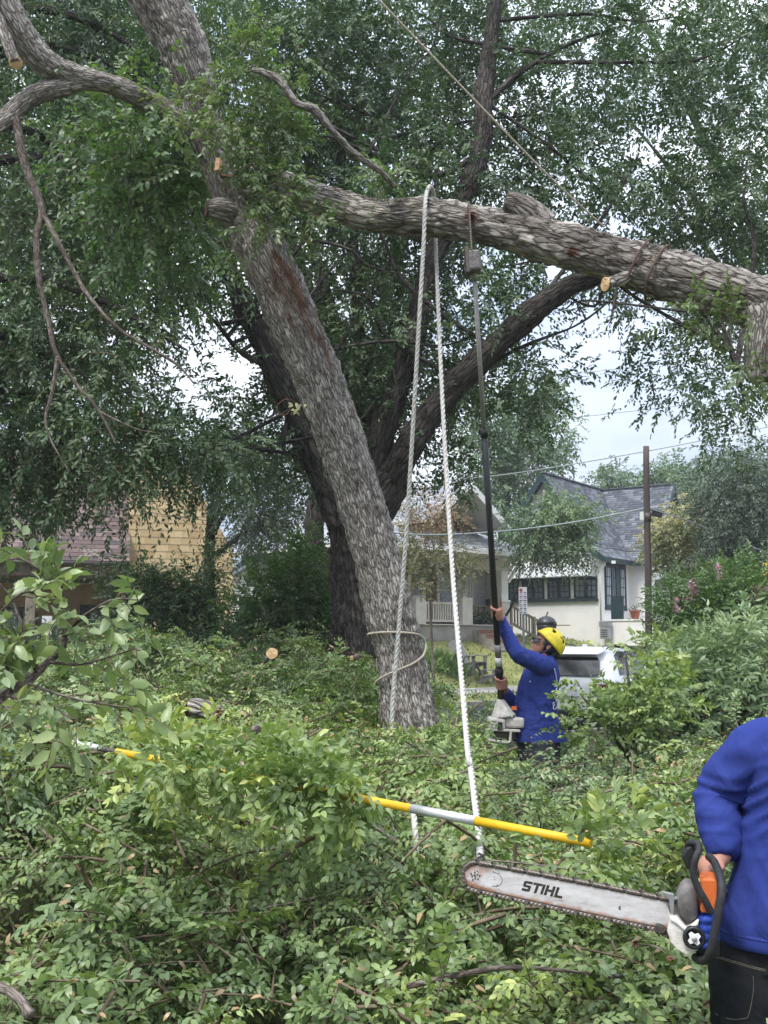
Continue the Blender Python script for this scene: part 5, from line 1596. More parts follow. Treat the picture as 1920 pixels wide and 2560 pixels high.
shrub('twiggy_shrub', 'leafy shoots in front of the white car and worker', [
    (1640, 1735, 0, 36, 34, .35, 70, .6), (1640, 1650, 0, 14, 30, .15, 20, .6), (1565, 1640, 0, 5, 26, .08, 9, .7), (1540, 1790, 0, 40, 24, .3, 60, .5), (1660, 1745, 0, 50, 40, .4, 110, .5), (1590, 1800, -.2, 70, 40, .4, 170, .4), (1455, 1740, 0, 6, 36, .08, 24, .55), (1490, 1825, -.1, 40, 25, .3, 60, .4)],
    8.0, 0.050, 0.55, 'leaf_brush', 209, nleaf=9, spray=0.15, upward=0.7, detail=2, sub_r=0.15)

# trees that close the view behind the oak
rng = np.random.default_rng(900)
for q, (xs, lab) in enumerate((((-40, 120, 280), 'dense dark tree filling the gap behind the hanging branches'), ((620, 780, 940), 'dense tree seen through the oak limbs behind the leaning trunk'), ((1100, 1260, 1420), 'tall tree behind the oak crown above the pole saw'), ((1600, 1760, 1920), 'tall tree behind the oak crown at the far right'))):
    cl_ = []
    for x in xs:
        for y in (-40, 110, 260, 410, 560, 710, 860, 1010):
            if q == 3 and y > 560: continue
            if q == 2 and y > 560: continue
            if q == 1 and x < 700 and y > 600: continue
            dn = {0: 1.0, 1: 0.9, 2: 0.6, 3: 0.45}[q]
            cl_.append(pxclump(x + rng.normal() * 25, y + rng.normal() * 25, 22 + rng.uniform(-1.5, 1.5), 105, 95, 1.2, 62 * dn, .35))
    make_tree('shade_tree', lab, gp_({0: -150, 1: 900, 2: 905, 3: 2080}[q], 22), W({0: -120, 1: 895, 2: 905, 3: 2070}[q], 900, 22), 0.26, cl_, 0.13, 0.5, 'leaf_oak', 150 + q, nleaf=10, spray=0.6, sub_r=0.45, limbs=5, group='trees closing the view behind the oak')

# ------------------------------------------------------------------ big dark oak behind
OY = 13.0
ob = Z(775, 1440, OY)
oak = thing('oak_tree', 'big dark oak with spreading limbs behind the leaning trunk', 'tree', V(ob[0], ob[1], 0.0))
rs = OY * K / FPX          # metres per pixel of the 1659 view
_oakp = []
def ol(pts, w, seed, amp=0.02, nm='limb'):
    pp = [Z(x, y, Y) for x, y, Y in pts]
    ob_, path, r = limb(nm, pp, [a * rs / 2 * 0.86 for a in w], 'bark_oak', oak, step=0.045, amp=amp, seed=seed, nmax=70)
    _oakp.append(path)
g = Z(770, 1600, 13.0)
limb('trunk', [V(g[0], 13.0, -0.1), Z(772, 1450, 13), Z(768, 1300, 13), Z(765, 1180, 13), Z(770, 1090, 13), Z(800, 1000, 13)], [0.52, 0.40, 0.34, 0.34, 0.38, 0.26], 'bark_oak', oak, step=0.035, amp=0.05, seed=61, nmax=110)
ol([(745, 1130, 12.9), (690, 1000, 12.8), (640, 890, 12.7), (590, 790, 12.6), (535, 670, 12.5), (480, 560, 12.4), (430, 440, 12.4), (400, 300, 12.5)], [110, 90, 78, 70, 62, 56, 46, 30], 62, 0.03)
ol([(790, 1060, 13.1), (795, 900, 13.3), (775, 720, 13.4), (765, 560, 13.5), (740, 380, 13.8), (730, 200, 14)], [60, 46, 40, 36, 30, 20], 63)
ol([(800, 1040, 13), (835, 900, 12.8), (885, 760, 12.7), (915, 640, 12.7), (945, 540, 12.7), (1005, 430, 12.7), (1040, 310, 12.8), (1048, 180, 13), (1062, 60, 13.2), (1080, -60, 13.4)], [95, 74, 66, 60, 60, 66, 60, 52, 44, 34], 64, 0.03)
ol([(800, 1110, 13), (850, 1030, 12.8), (900, 940, 12.6), (980, 835, 12.4), (1070, 745, 12.2), (1160, 665, 12.0), (1250, 608, 11.8), (1340, 582, 11.6), (1430, 585, 11.5), (1520, 620, 11.5)], [120, 88, 78, 72, 70, 64, 56, 50, 40, 20], 65, 0.03)
ol([(1040, 330, 12.8), (940, 380, 12.6), (850, 350, 12.5), (760, 330, 12.4)], [24, 18, 14, 8], 66, 0.008, 'branch')
ol([(1045, 230, 12.9), (1120, 160, 13.0), (1220, 100, 13.2), (1330, 60, 13.4)], [22, 17, 12, 7], 67, 0.008, 'branch')
ol([(945, 560, 12.8), (880, 480, 12.9), (840, 380, 13.0), (800, 250, 13.1)], [24, 18, 14, 8], 68, 0.008, 'branch')
ol([(600, 800, 12.6), (520, 760, 12.4), (460, 690, 12.2), (400, 640, 12.0)], [22, 16, 12, 6], 70, 0.008, 'branch')
ol([(1430, 585, 11.5), (1530, 650, 11.4), (1580, 760, 11.4), (1610, 880, 11.5)], [18, 14, 10, 6], 71, 0.006, 'branch')
ol([(700, 1010, 12.8), (620, 980, 12.6), (520, 970, 12.4), (430, 985, 12.2)], [18, 14, 10, 6], 72, 0.006, 'branch')
rngb = np.random.default_rng(1234)
for q in range(46):
    pth_ = _oakp[rngb.integers(0, len(_oakp))]
    a_ = pth_[rngb.integers(len(pth_) // 4, len(pth_))]
    tx, ty = rngb.uniform(350, 1900), rngb.uniform(-60, 760)
    if 1250 < tx < 1650 and ty > 440: continue
    e_ = W(tx, ty, a_[1] + rngb.uniform(-1.2, 2.0))
    if np.linalg.norm(e_ - a_) > 3.2:
        e_ = a_ + unit(e_ - a_) * rngb.uniform(1.6, 3.2)
    m_ = (a_ + e_) / 2 + rngb.normal(size=3) * 0.18
    m2_ = (m_ + e_) / 2 + rngb.normal(size=3) * 0.12
    r0_ = rngb.uniform(0.018, 0.04)
    limb('branch', [a_, m_, m2_, e_], [r0_, r0_ * .75, r0_ * .5, r0_ * .2], 'bark_oak', oak, step=0.09, amp=0.004, seed=800 + q)
XS = [-60 + 170 * i for i in range(13)]
YS = [-60, 110, 280, 450, 620, 790, 960, 1130]
DENS = [
 [1, 1, 1, 1, 1, 1, 1, 1, .85, .8, .75, .8, .9],
 [1, 1, 1, 1, 1, 1, 1, .95, .75, .7, .62, .68, .8],
 [1, 1, 1, 1, 1, 1, .9, .85, .75, .58, .50, .60, .8],
 [1, 1, 1, 1, 1, .9, .85, .75, .72, .55, .62, .8, .9],
 [1, 1, 1, 1, .75, .72, .7, .45, .42, .55, .5, .8, .9],
 [1, 1, .9, .22, .30, .85, .8, .62, .70, .0, .45, .65, .7],
 [1, 1, .85, .25, .40, .85, .8, .8, .55, 0, .22, .62, .7],
 [.85, .8, .62, .42, .5, .6, .55, .35, .0, 0, 0, .12, .4]]
rng = np.random.default_rng(300)
leftc, oakc = [], []
for j, y in enumerate(YS):
    for i, x in enumerate(XS):
        d = DENS[j][i]
        if d <= 0:
            continue
        for lay in range(2):
            jx, jy = rng.normal(size=2) * 18
            if x < 480:
                Y = rng.uniform(9.8, 11.5) if lay == 0 else rng.uniform(12.0, 16.5)
            else:
                Y = rng.uniform(*((13.4, 15.0) if (1000 < x < 1350 and y < 450) else (12.4, 14.4))) if lay == 0 else rng.uniform(14.0, 18.0)
            n = (165 if x >= 480 else 150) * d ** 1.5 * (0.5 if (x < 0 or x > 1920 or y < 0) else 1.0)
            rr_ = 112 if d > 0.5 else 78
            c = pxclump(x + jx, y + jy, Y, rr_, rr_, 0.85, n, 0.42 + rng.normal() * 0.10)
            (leftc if (x < 480 and lay == 0) else oakc).append(c)
B, D, T = clump_bases(rng, oakc, 0.30, 7)
S = sprays(rng, B, D, 0.42 * rng.uniform(0.7, 1.25, len(B)), 15, 0.25, T, jit=0.38)
foliage('crown', S, 0.082, 0.47, 'leaf_oak', oak)
sel = rng.random(len(B)) < 0.08
twig_mesh('twigs', S[5][sel], 0.006, 'twig', oak)

# ------------------------------------------------------------------ leaning tree with its big horizontal limb
TY = 8.2
tb = Z(890, 1600, TY)
lt = thing('leaning_tree', 'leaning grey barked tree with a heavy horizontal limb roped for felling', 'tree', V(tb[0], TY, 0))
def scar_trunk(v, fl):
    # rubbed red brown streak down the upper trunk
    a, b_ = Z(600, 560, 7.7), Z(735, 900, 8.0)
    d = b_ - a
    t = ((v - a) @ d) / (d @ d)
    off = np.linalg.norm((v - a) - np.clip(t, -0.1, 1.1)[:, None] * d, axis=1)
    wdt = 0.24 * np.clip(1.15 - t, 0.3, 1) * np.clip(t * 5 + 0.5, 0, 1)
    m_ = np.clip(1 - off / np.maximum(wdt, 0.02), 0, 1) * ((t > -0.15) & (t < 1.2))
    return np.clip(m_ * 0.55 + (fbm(fl * np.array([18, 18, 3.2]), 3, 5) - 0.48) * 1.5 * (m_ > 0), 0, 1)
tp = [(930, 1800, 8.25), (905, 1650, 8.22), (882, 1540, 8.2), (860, 1400, 8.2), (811, 1200, 8.15), (752, 1000, 8.1), (680, 800, 8.0), (593, 600, 7.85), (548, 510, 7.8), (505, 430, 7.75), (466, 340, 7.7), (436, 240, 7.6), (395, 110, 7.5), (340, 0, 7.4), (280, -120, 7.3), (220, -260, 7.2)]
tw_ = [172, 140, 130, 122, 116, 114, 120, 122, 118, 104, 92, 92, 116, 128, 126, 120]
tp = [Z(*p) for p in tp]
tp[0] = V(tp[0][0], tp[0][1], -0.1)
trunk, tpath, tr_ = limb('trunk', tp, [w * K * 7.9 / FPX / 2 * 0.97 for w in tw_], 'bark_main', lt, step=0.019, amp=0.022, seed=11, scar=scar_trunk, nmax=130)
def scar_limb(v, fl):
    out = np.zeros(len(v))
    for x, y, Y, r in ((870, 418, 7.3, .10), (1020, 470, 7.0, .09), (1240, 545, 6.75, .08), (1000, 440, 7.1, .07), (730, 400, 7.4, .08)):
        out = np.maximum(out, np.clip(1 - np.linalg.norm(v - Z(x, y, Y), axis=1) / r, 0, 1))
    return out * 0.9
lp = [(505, 385, 7.72), (560, 398, 7.65), (660, 425, 7.55), (800, 461, 7.4), (920, 467, 7.25), (1020, 483, 7.1), (1150, 512, 6.95), (1300, 552, 6.8), (1400, 583, 6.7), (1500, 612, 6.6), (1659, 662, 6.45), (1800, 700, 6.3), (1950, 720, 6.2)]
lw = [96, 92, 84, 88, 95, 92, 102, 112, 120, 124, 134, 130, 110]
big, bpath, br_ = limb('limb', [Z(*p) for p in lp], [w * K * p[2] / FPX / 2 * 0.97 for w, p in zip(lw, lp)], 'bark_limb', lt, step=0.017, amp=0.023, seed=23, scar=scar_limb, nmax=130)
def side_limb(nm, pts, w, seed, mat='bark_main', amp=0.010, step=0.022):
    return limb(nm, [Z(*p) for p in pts], [a * K * p[2] / FPX / 2 for a, p in zip(w, pts)], mat, lt, step=step, amp=amp, seed=seed, nmax=90)
side_limb('limb', [(470, 330, 7.65), (400, 260, 7.6), (300, 208, 7.5), (230, 180, 7.4), (150, 165, 7.3), (85, 125, 7.2), (35, 55, 7.1), (-5, -30, 7.0), (-40, -120, 6.9)], [60, 52, 50, 50, 66, 68, 68, 66, 60], 31, amp=0.014)
side_limb('limb', [(190, 172, 7.36), (130, 186, 7.3), (70, 208, 7.25), (15, 255, 7.2), (-50, 300, 7.1)], [50, 54, 50, 46, 40], 33, amp=0.012)
side_limb('limb', [(1640, 660, 6.45), (1650, 700, 6.4), (1640, 760, 6.38), (1640, 822, 6.38)], [90, 84, 74, 66], 35, 'bark_main', 0.014)
side_limb('branch', [(30, 240, 7.2), (42, 300, 7.2), (58, 370, 7.2), (90, 450, 7.2), (80, 510, 7.2), (84, 600, 7.2), (105, 690, 7.2), (120, 760, 7.2), (165, 830, 7.2), (215, 890, 7.2), (250, 960, 7.2)], [26, 23, 22, 18, 17, 16, 13, 11, 9, 7, 4], 37, 'bark_twig', 0.004)
side_limb('branch', [(90, 455, 7.2), (135, 540, 7.15), (185, 630, 7.1), (250, 705, 7.1), (330, 755, 7.1), (385, 790, 7.1), (420, 830, 7.1)], [15, 13, 11, 10, 8, 6, 3], 39, 'bark_twig', 0.003)
side_limb('branch', [(125, 770, 7.2), (112, 850, 7.22), (98, 905, 7.25), (112, 955, 7.25), (150, 1020, 7.25)], [11, 9, 7, 6, 3], 41, 'bark_twig', 0.003)
side_limb('branch', [(215, 890, 7.2), (290, 925, 7.2), (340, 935, 7.2)], [6, 4, 2], 43, 'bark_twig', 0.002)
br1, pth, rr_ = side_limb('branch', [(545, 150, 6.72), (570, 157, 6.72), (605, 176, 6.72), (640, 222, 6.72), (682, 240, 6.74), (722, 288, 6.78), (770, 335, 6.85), (820, 368, 6.95), (850, 402, 7.1)], [12, 18, 19, 19, 22, 19, 18, 17, 15], 45, 'bark_main', 0.008, 0.014)
# stubs and sawn faces
sb, pth, rr_ = side_limb('stub', [(-30, -20, 7.0), (0, 50, 6.95), (34, 136, 6.9)], [34, 32, 29], 47)
cut_face('sawn_face', pth[-1], V(0.35, -0.7, -0.55), rr_[-1] * 1.02, 'cut_wood', sb, 3)
sb, pth, rr_ = side_limb('stub', [(1375, 590, 6.72), (1345, 602, 6.62), (1308, 614, 6.52)], [34, 32, 30], 49, 'bark_limb')
cut_face('sawn_face', pth[-1], V(-0.85, -0.5, -0.1), rr_[-1] * 1.0, 'cut_wood', sb, 4)
sb, pth, rr_ = side_limb('stub', [(1180, 490, 6.95), (1130, 448, 6.93), (1092, 432, 6.92)], [76, 58, 42], 51, 'bark_limb')
sb, pth, rr_ = side_limb('stub', [(520, 470, 7.75), (480, 455, 7.65), (447, 452, 7.6)], [80, 62, 40], 53, 'bark_main')
cut_face('sawn_face', pth[-1], V(-0.9, -0.3, 0.1), rr_[-1] * 0.96, 'cut_wood_red', sb, 5)
# open saw kerf in the crotch: bright wood and a dark flap
MB().prism([Z(466, 340, 7.47), Z(475, 342, 7.47), Z(472, 366, 7.47), Z(463, 368, 7.47)], V(0.012, 0.05, 0.0)).build('saw_kerf', 'cut_wood', lt)
MB().prism([Z(474, 372, 7.5), Z(520, 382, 7.46), Z(522, 386, 7.46), Z(474, 378, 7.5)], V(0.0, 0.06, 0.0)).build('bark_flap', 'cut_wood_red', lt)
# hanging twigs under the limb
side_limb('branch', [(1335, 600, 6.7), (1328, 650, 6.68), (1318, 698, 6.66)], [9, 7, 4], 55, 'bark_twig', 0.002)
# leaf tufts that still grow on the tree
rng = np.random.default_rng(400)
tuft = [pxclump(x * K, y * K, Y, rx_ * K, ry_ * K, rY, n * 0.72, ti + 0.08) for x, y, Y, rx_, ry_, rY, n, ti in (
    (575, 95, 7.0, 45, 35, .2, 34, .6), (545, 160, 7.0, 45, 40, .2, 40, .55), (640, 110, 7.1, 40, 22, .2, 18, .55), (590, 230, 7.1, 55, 40, .25, 55, .45), (500, 210, 7.0, 35, 40, .2, 36, .5),
    (560, 290, 7.1, 70, 40, .25, 70, .4), (640, 300, 7.1, 40, 40, .2, 34, .4), (520, 330, 7.1, 50, 35, .2, 50, .4), (600, 410, 7.1, 62, 42, .22, 80, .5), (640, 450, 7.0, 40, 30, .2, 40, .5), (585, 470, 7.1, 45, 25, .2, 30, .45),
    (845, 385, 7.1, 30, 22, .15, 34, .5), (480, 270, 6.9, 30, 30, .2, 28, .65), (375, 240, 7.0, 25, 30, .2, 30, .75), (500, 545, 7.5, 25, 14, .1, 12, .6), (1500, 690, 6.4, 45, 20, .2, 24, .45), (1570, 700, 6.4, 40, 22, .2, 24, .45), (1650, 790, 6.2, 25, 25, .15, 24, .5))]
B, D, T = clump_bases(rng, tuft, 0.09, 7)
S = sprays(rng, B, D + V(0, -0.2, 0.2), 0.20 * rng.uniform(0.7, 1.3, len(B)), 11, 0.3, T, jit=0.3)
foliage('sprouts', S, 0.050, 0.46, 'leaf_sprout', lt, 1)
twig_mesh('twigs', S[5], 0.0035, 'twig', lt)
# leafy mass left of the trunk
mass = [pxclump(x * K, y * K, Y, rx_ * K, ry_ * K, .45, n * 0.62, ti + 0.12) for x, y, Y, rx_, ry_, n, ti in (
    (280, 250, 7.9, 75, 45, 70, .5), (350, 290, 7.9, 70, 55, 90, .5), (270, 330, 8.0, 80, 55, 100, .45), (370, 370, 7.9, 70, 55, 100, .45), (300, 420, 8.0, 85, 50, 110, .4), (390, 450, 8.0, 60, 50, 80, .35), (260, 480, 8.2, 70, 45, 70, .4), (340, 510, 8.3, 70, 40, 70, .3), (220, 400, 8.1, 50, 60, 60, .45), (420, 320, 7.8, 40, 50, 50, .5), (330, 570, 8.5, 80, 40, 60, .4), (210, 250, 8.0, 60, 40, 40, .4))]
B, D, T = clump_bases(rng, mass, 0.26, 5)
S = sprays(rng, B, D, 0.28 * rng.uniform(0.7, 1.3, len(B)), 11, 0.3, T, jit=0.3)
foliage('foliage', S, 0.066, 0.50, 'leaf_pecan', lt, 2)
twig_mesh('twigs', S[5], 0.004, 'twig', lt)
# hanging canopy at the left edge
lc = thing('hanging_canopy_tree', 'dark tree at the picture edge whose long branches hang over the brown roof', 'tree', V(-4.6, 10.5, 0))
limb('trunk', [V(-4.6, 10.5, -0.1), V(-4.5, 10.5, 2.5), V(-4.35, 10.4, 5.5), V(-4.2, 10.2, 9.0)], [0.34, 0.27, 0.24, 0.16], 'bark_oak', lc, step=0.05, amp=0.03, seed=81)
for q in range(9):
    a = V(-4.4, 10.4, 4.2 + q * 0.6)
    e = V(rng.uniform(-3.6, -1.2), rng.uniform(9.6, 11.3), 4.0 + q * 0.62 + rng.uniform(-1, .3))
    limb('branch', [a, (a + e) / 2 + V(0, 0, 0.25), e], [0.07, 0.05, 0.012], 'bark_oak', lc, step=0.08, amp=0.006, seed=82 + q)
hang = []
for (x, y, rx_, ry_, n, ti) in ((60, 1150, 70, 70, 95, .35), (160, 1160, 80, 60, 85, .35), (260, 1150, 80, 50, 75, .4), (350, 1130, 80, 50, 70, .4), (5, 1240, 22, 60, 34, .35), (440, 1120, 70, 50, 60, .4), (190, 1230, 50, 24, 18, .45), (290, 1240, 30, 24, 12, .45), (5, 1320, 18, 50, 20, .4), (540, 1130, 60, 50, 50, .4), (480, 1210, 50, 24, 16, .45)):
    hang.append(pxclump(x, y, rng.uniform(9.8, 11.2), rx_, ry_, 0.6, n, ti))
B, D, T = clump_bases(rng, leftc + hang, 0.26, 8)
S = sprays(rng, B, D + V(0, 0, -0.25), 0.40 * rng.uniform(0.7, 1.25, len(B)), 14, 0.35, T, jit=0.35)
foliage('crown', S, 0.072, 0.46, 'leaf_oak', lc)
sel = rng.random(len(B)) < 0.3
twig_mesh('twigs', S[5][sel], 0.005, 'twig', lc)
# red vine curl and pale leaves by the trunk
vn = thing('vine_sprig', 'red looping vine sprig with pale yellow leaves at the leaning trunk', 'vine', Z(640, 880, 7.75))
q, _ = catmull(np.array([Z(645, 878, 7.75), Z(625, 862, 7.72), Z(602, 872, 7.7), Z(598, 892, 7.7), Z(618, 896, 7.7), Z(628, 880, 7.72)]), 24)
MB().tube(q, 0.0035, 5).build('stem', 'cut_wood_red', vn)
n = 14
ps = Z(640, 880, 7.72) + rng.normal(size=(n, 3)) * 0.03
ax = rnd_unit(rng, n); nm = unit(V(0, -1, 0.3) + rng.normal(size=(n, 3)) * 0.4); nm = unit(nm - ax * np.sum(nm * ax, -1, keepdims=True))
foliage('leaves', (ps, ax, nm, rng.uniform(0.7, 1, n), np.ones(n)), 0.05, 0.5, 'leaf_yellow', vn, 1)

# ------------------------------------------------------------------ cut brush in the foreground
LEAF_PROTO = {}
def leaf_proto(mat, k):
    key = (mat, k)
    if key not in LEAF_PROTO:
        v, F, kk = leaf_arrays(np.zeros((1, 3)), V(1, 0, 0)[None], V(0, 0, 1)[None], 1.0, 0.48, 1, 0.12 + 0.03 * k)
        me = np_mesh('leaf', v, F, {'tint': np.full(8, 0.22 + 0.12 * k)}, smooth=True)
        me.materials.append(MATS[mat])
        LEAF_PROTO[key] = me
    return LEAF_PROTO[key]
def leaf_objects(parent, S, L, mat, idx):
    pos, ax, nm, tt, rel = S[:5]
    for i in idx:
        me = leaf_proto(mat, int(np.clip((tt[i] - 0.35) / 0.12, 0, 5)))
        o = bpy.data.objects.new('leaf', me)
        COL.objects.link(o)
        x = Vector(ax[i]); z = Vector(nm[i]); y = z.cross(x)
        s = L * rel[i]
        Mx = Matrix((x, y, z)).transposed().to_4x4()
        Mx = Matrix.Translation(Vector(pos[i])) @ Mx @ Matrix.Scale(s, 4)
        o.parent = parent
        o.matrix_parent_inverse = PM[parent.name].inverted()
        o.matrix_basis = Mx
def brush_top(x, y):
    p = np.stack([x * 0.9, y * 0.8, np.zeros_like(x)], 1)
    h = 0.66 + (fbm(p + 4.1, 3, 71) - 0.5) * 0.9 + (fbm(p * 2.7 + 1.7, 2, 77) - 0.5) * 0.45
    h = h + 0.20 * np.exp(-((x + 1.2) ** 2 + (y - 5.2) ** 2) / 2.0) + 0.15 * np.exp(-((x - 0.1) ** 2 + (y - 4.1) ** 2) / 0.6)
    h = h + 0.20 * np.clip((y - 7.0) / 3, 0, 1) * np.clip((0.6 - x) / 1.0, 0.0, 1)
    h = h - 0.10 * np.exp(-((x - 0.9) ** 2 + (y - 3.0) ** 2) / 0.35) + 0.27 * np.clip((y - 2.9) / 0.9, 0, 1)
    # trampled lane round the worker and his sight of the saw
    h = h - 0.36 * np.exp(-((x - 0.118 * y) / (0.075 * y)) ** 2) * np.clip((y - 4.6) / 1.5, 0, 1) * np.clip((9.6 - y) / 0.6, 0, 1)
    h = h - 0.26 * np.exp(-((x - 0.212 * y) / (0.035 * y)) ** 2) * np.clip((y - 4.6) / 1.5, 0, 1)
    return np.clip(h, 0.20, 1.42)
def heap(label, x0, x1, y0, y1, nbr, L, ratio, mat, seed, singles=0, spray=0.2, tint=0.45, layers=0.4, lift=0.0, nleaf=11, detail=0, blen=0.6, per=14, twigs=False):
    """a heap of cut leafy branches: each has a stem with leaf sprays set along both sides"""
    rng = np.random.default_rng(seed)
    y = rng.uniform(y0, y1, nbr)
    f_ = (y - y0) / (y1 - y0)
    xa = x0[0] + (x0[1] - x0[0]) * f_; xb = x1[0] + (x1[1] - x1[0]) * f_
    x = xa + (xb - xa) * rng.uniform(0, 1, nbr)
    top = brush_top(x, y) + lift
    z = np.maximum(top - rng.exponential(layers * 0.5, nbr), 0.06)
    az = rng.uniform(0, 2 * math.pi, nbr)
    el = rng.normal(0.22, 0.5, nbr)
    d = np.stack([np.cos(az) * np.cos(el), np.sin(az) * np.cos(el), np.sin(el)], 1)
    bl_ = blen * rng.uniform(0.6, 1.3, nbr)
    c = np.stack([x, y, z], 1)
    st0 = c - d * bl_[:, None] * 0.5 - np.array([0, 0, 0.05])
    bt_ = tint + (fbm(c * 1.3 + 3, 2, seed + 4) - 0.5) * 0.9 + rng.normal(size=nbr) * 0.13
    t_ = (np.arange(per) + 0.5) / per
    g = np.array([0, 0, -1.0])
    sag = rng.uniform(0.05, 0.45, nbr)[:, None, None]
    tt_ = t_[None, :, None]
    P = st0[:, None, :] + d[:, None, :] * (bl_[:, None, None] * tt_) + g * sag * bl_[:, None, None] * tt_ ** 2
    tan = unit(d[:, None, :] + g * sag * 2 * tt_)
    upv = unit(np.array([0, 0, 1.0]) + rng.normal(size=(nbr, 3)) * 0.5)[:, None, :]
    side = unit(np.cross(tan, upv))
    sg = np.where(np.arange(per) % 2 == 0, 1.0, -1.0)[None, :, None]
    D_ = tan * (0.5 + 0.9 * tt_) + side * sg * (1.0 - 0.55 * tt_) + upv * 0.35 + rng.normal(size=(nbr, per, 3)) * 0.25
    Bf, Df = P.reshape(-1, 3), D_.reshape(-1, 3)
    Tf = np.repeat(bt_, per) + rng.normal(size=nbr * per) * 0.04
    ok = Bf[:, 2] > 0.02
    Bf, Df, Tf = Bf[ok], Df[ok], Tf[ok]
    n = len(Bf)
    S = sprays(rng, Bf, Df, spray * rng.uniform(0.6, 1.3, n), nleaf, 0.35, Tf, jit=0.24, flat=0.4)
    sz = np.repeat(np.repeat(rng.uniform(0.72, 1.28, nbr), per)[ok], nleaf)
    S = (S[0], S[1], S[2], S[3], S[4] * sz, S[5])
    t = thing('brush_heap', label, 'brush', V((x0[0] + x1[0]) / 2, (y0 + y1) / 2, 0), 0, 'heaps of cut brush on the ground')
    if singles:
        pos = S[0]
        dist = np.linalg.norm(pos - EYE, axis=1)
        b = (pos[:, 0] / np.maximum(pos[:, 1], 0.1) * FPX + 960)
        hi = pos[:, 2] > brush_top(pos[:, 0], pos[:, 1]) + lift - 0.08
        py = 1280 - FPX * (-pos[:, 1] * SP + (pos[:, 2] - 1.65) * CP) / (pos[:, 1] * CP + (pos[:, 2] - 1.65) * SP)
        cand = np.where((b > 0) & (b < 1920) & hi & (py < 2560) & (pos[:, 1] > 1.5))[0]
        cand = cand[np.argsort(dist[cand])][:singles]
        leaf_objects(t, S, L, mat, cand)
        m_ = np.ones(len(pos), bool); m_[cand] = False
        S = (S[0][m_], S[1][m_], S[2][m_], S[3][m_], S[4][m_], S[5])
    foliage('foliage', S, L, ratio, mat, t, detail)
    if twigs:
        twig_mesh('twigs', S[5][::3], 0.0024, 'twig', t)
    tw = np.linspace(0, 1, 6)[None, :, None]
    stems = st0[:, None, :] + d[:, None, :] * (bl_[:, None, None] * tw) + g * sag * bl_[:, None, None] * tw ** 2
    twig_mesh('stems', stems, rng.uniform(0.004, 0.009, nbr), 'twig', t, 4)
    # a few wilted leaves on top
    nd = int(nbr * 0.7)
    xd = xa[:nd] + (xb[:nd] - xa[:nd]) * rng.uniform(0, 1, nd); yd = y[:nd]
    pd_ = np.stack([xd, yd, brush_top(xd, yd) + lift + rng.uniform(-0.06, 0.06, nd)], 1)
    ax_ = unit(rng.normal(size=(nd, 3)) * np.array([1, 1, .4])); nm_d = unit(np.array([0, -0.4, 1.0]) + rng.normal(size=(nd, 3)) * 0.5)
    nm_d = unit(nm_d - ax_ * np.sum(nm_d * ax_, -1, keepdims=True))
    foliage('wilted_leaves', (pd_, ax_, nm_d, rng.random(nd), rng.uniform(0.7, 1.2, nd)), L, 0.42, 'leaf_dead', t, 2, curl=0.35)
    # bare woody branches lying in the heap
    for q in range(max(3, nbr // 45)):
        k_ = rng.integers(0, nbr)
        p0 = c[k_] + np.array([0, 0, -0.03])
        dd_ = unit(np.append(rng.normal(size=2), rng.uniform(-0.1, 0.3)))
        p1 = p0 + dd_ * rng.uniform(0.4, 0.9)
        p1[2] = min(p1[2], top[k_] + 0.05)
        pm_ = (p0 + p1) / 2 + rng.normal(size=3) * 0.05
        r0 = rng.uniform(0.005, 0.012)
        limb('branch', [p0, pm_, p1], [r0, r0 * 0.8, r0 * 0.4], 'bark_twig', t, step=0.04, amp=0.0015, seed=seed + q)
    return t
heap('pale green cut brush with large leaves closest to the camera', (-0.85, -1.3), (0.6, 0.75), 1.75, 2.8, 165, 0.045, 0.50, 'leaf_brush_pale', 501, singles=300, spray=0.20, tint=0.58, lift=0.0, detail=1, blen=0.46, per=11, nleaf=10, twigs=True)
heap('darker cut brush below the chainsaw bar with a bare patch', (0.45, 0.70), (1.25, 1.85), 1.85, 3.6, 150, 0.035, 0.48, 'leaf_brush_grey', 503, spray=0.17, tint=0.45, lift=-0.08, detail=2, blen=0.46, per=12, nleaf=11, twigs=True)
heap('broad heap of cut brush left of centre under the yellow pole', (-1.45, -2.5), (0.25, 0.3), 2.7, 5.4, 410, 0.036, 0.50, 'leaf_brush', 505, spray=0.17, tint=0.50, detail=2, per=15, nleaf=11, twigs=True)
heap('shaded brush heap in the middle around the hanging rope', (0.2, 0.2), (0.95, 1.6), 2.9, 6.0, 260, 0.035, 0.50, 'leaf_brush', 507, spray=0.17, tint=0.44, lift=-0.04, detail=2, per=15, nleaf=11, twigs=True)
heap('leafy brush heap at the foot of the leaning tree', (-2.3, -2.6), (0.35, 0.8), 5.3, 8.6, 420, 0.040, 0.52, 'leaf_brush', 509, spray=0.20, tint=0.52, lift=0.20)
heap('grey leaved brush heap behind the chainsaw man', (0.9, 1.4), (2.6, 3.6), 3.8, 7.6, 380, 0.040, 0.52, 'leaf_brush', 511, spray=0.20, tint=0.50, lift=0.04)
heap('deep green brush heap around the worker with the pole saw', (0.4, 0.7), (3.4, 4.6), 6.6, 10.2, 360, 0.043, 0.52, 'leaf_brush_grey', 513, spray=0.22, tint=0.42, lift=0.02)
heap('greyish brush heap along the left side behind the white pole tip', (-3.4, -5.6), (-1.6, -2.0), 4.2, 11.0, 400, 0.044, 0.52, 'leaf_brush_grey', 515, spray=0.22, tint=0.47, lift=0.24)
heap('far brush heap under the tall evergreen shrub', (-3.6, -4.6), (0.5, 0.4), 8.6, 13.5, 360, 0.052, 0.52, 'leaf_brush', 517, spray=0.25, tint=0.40, lift=0.46)
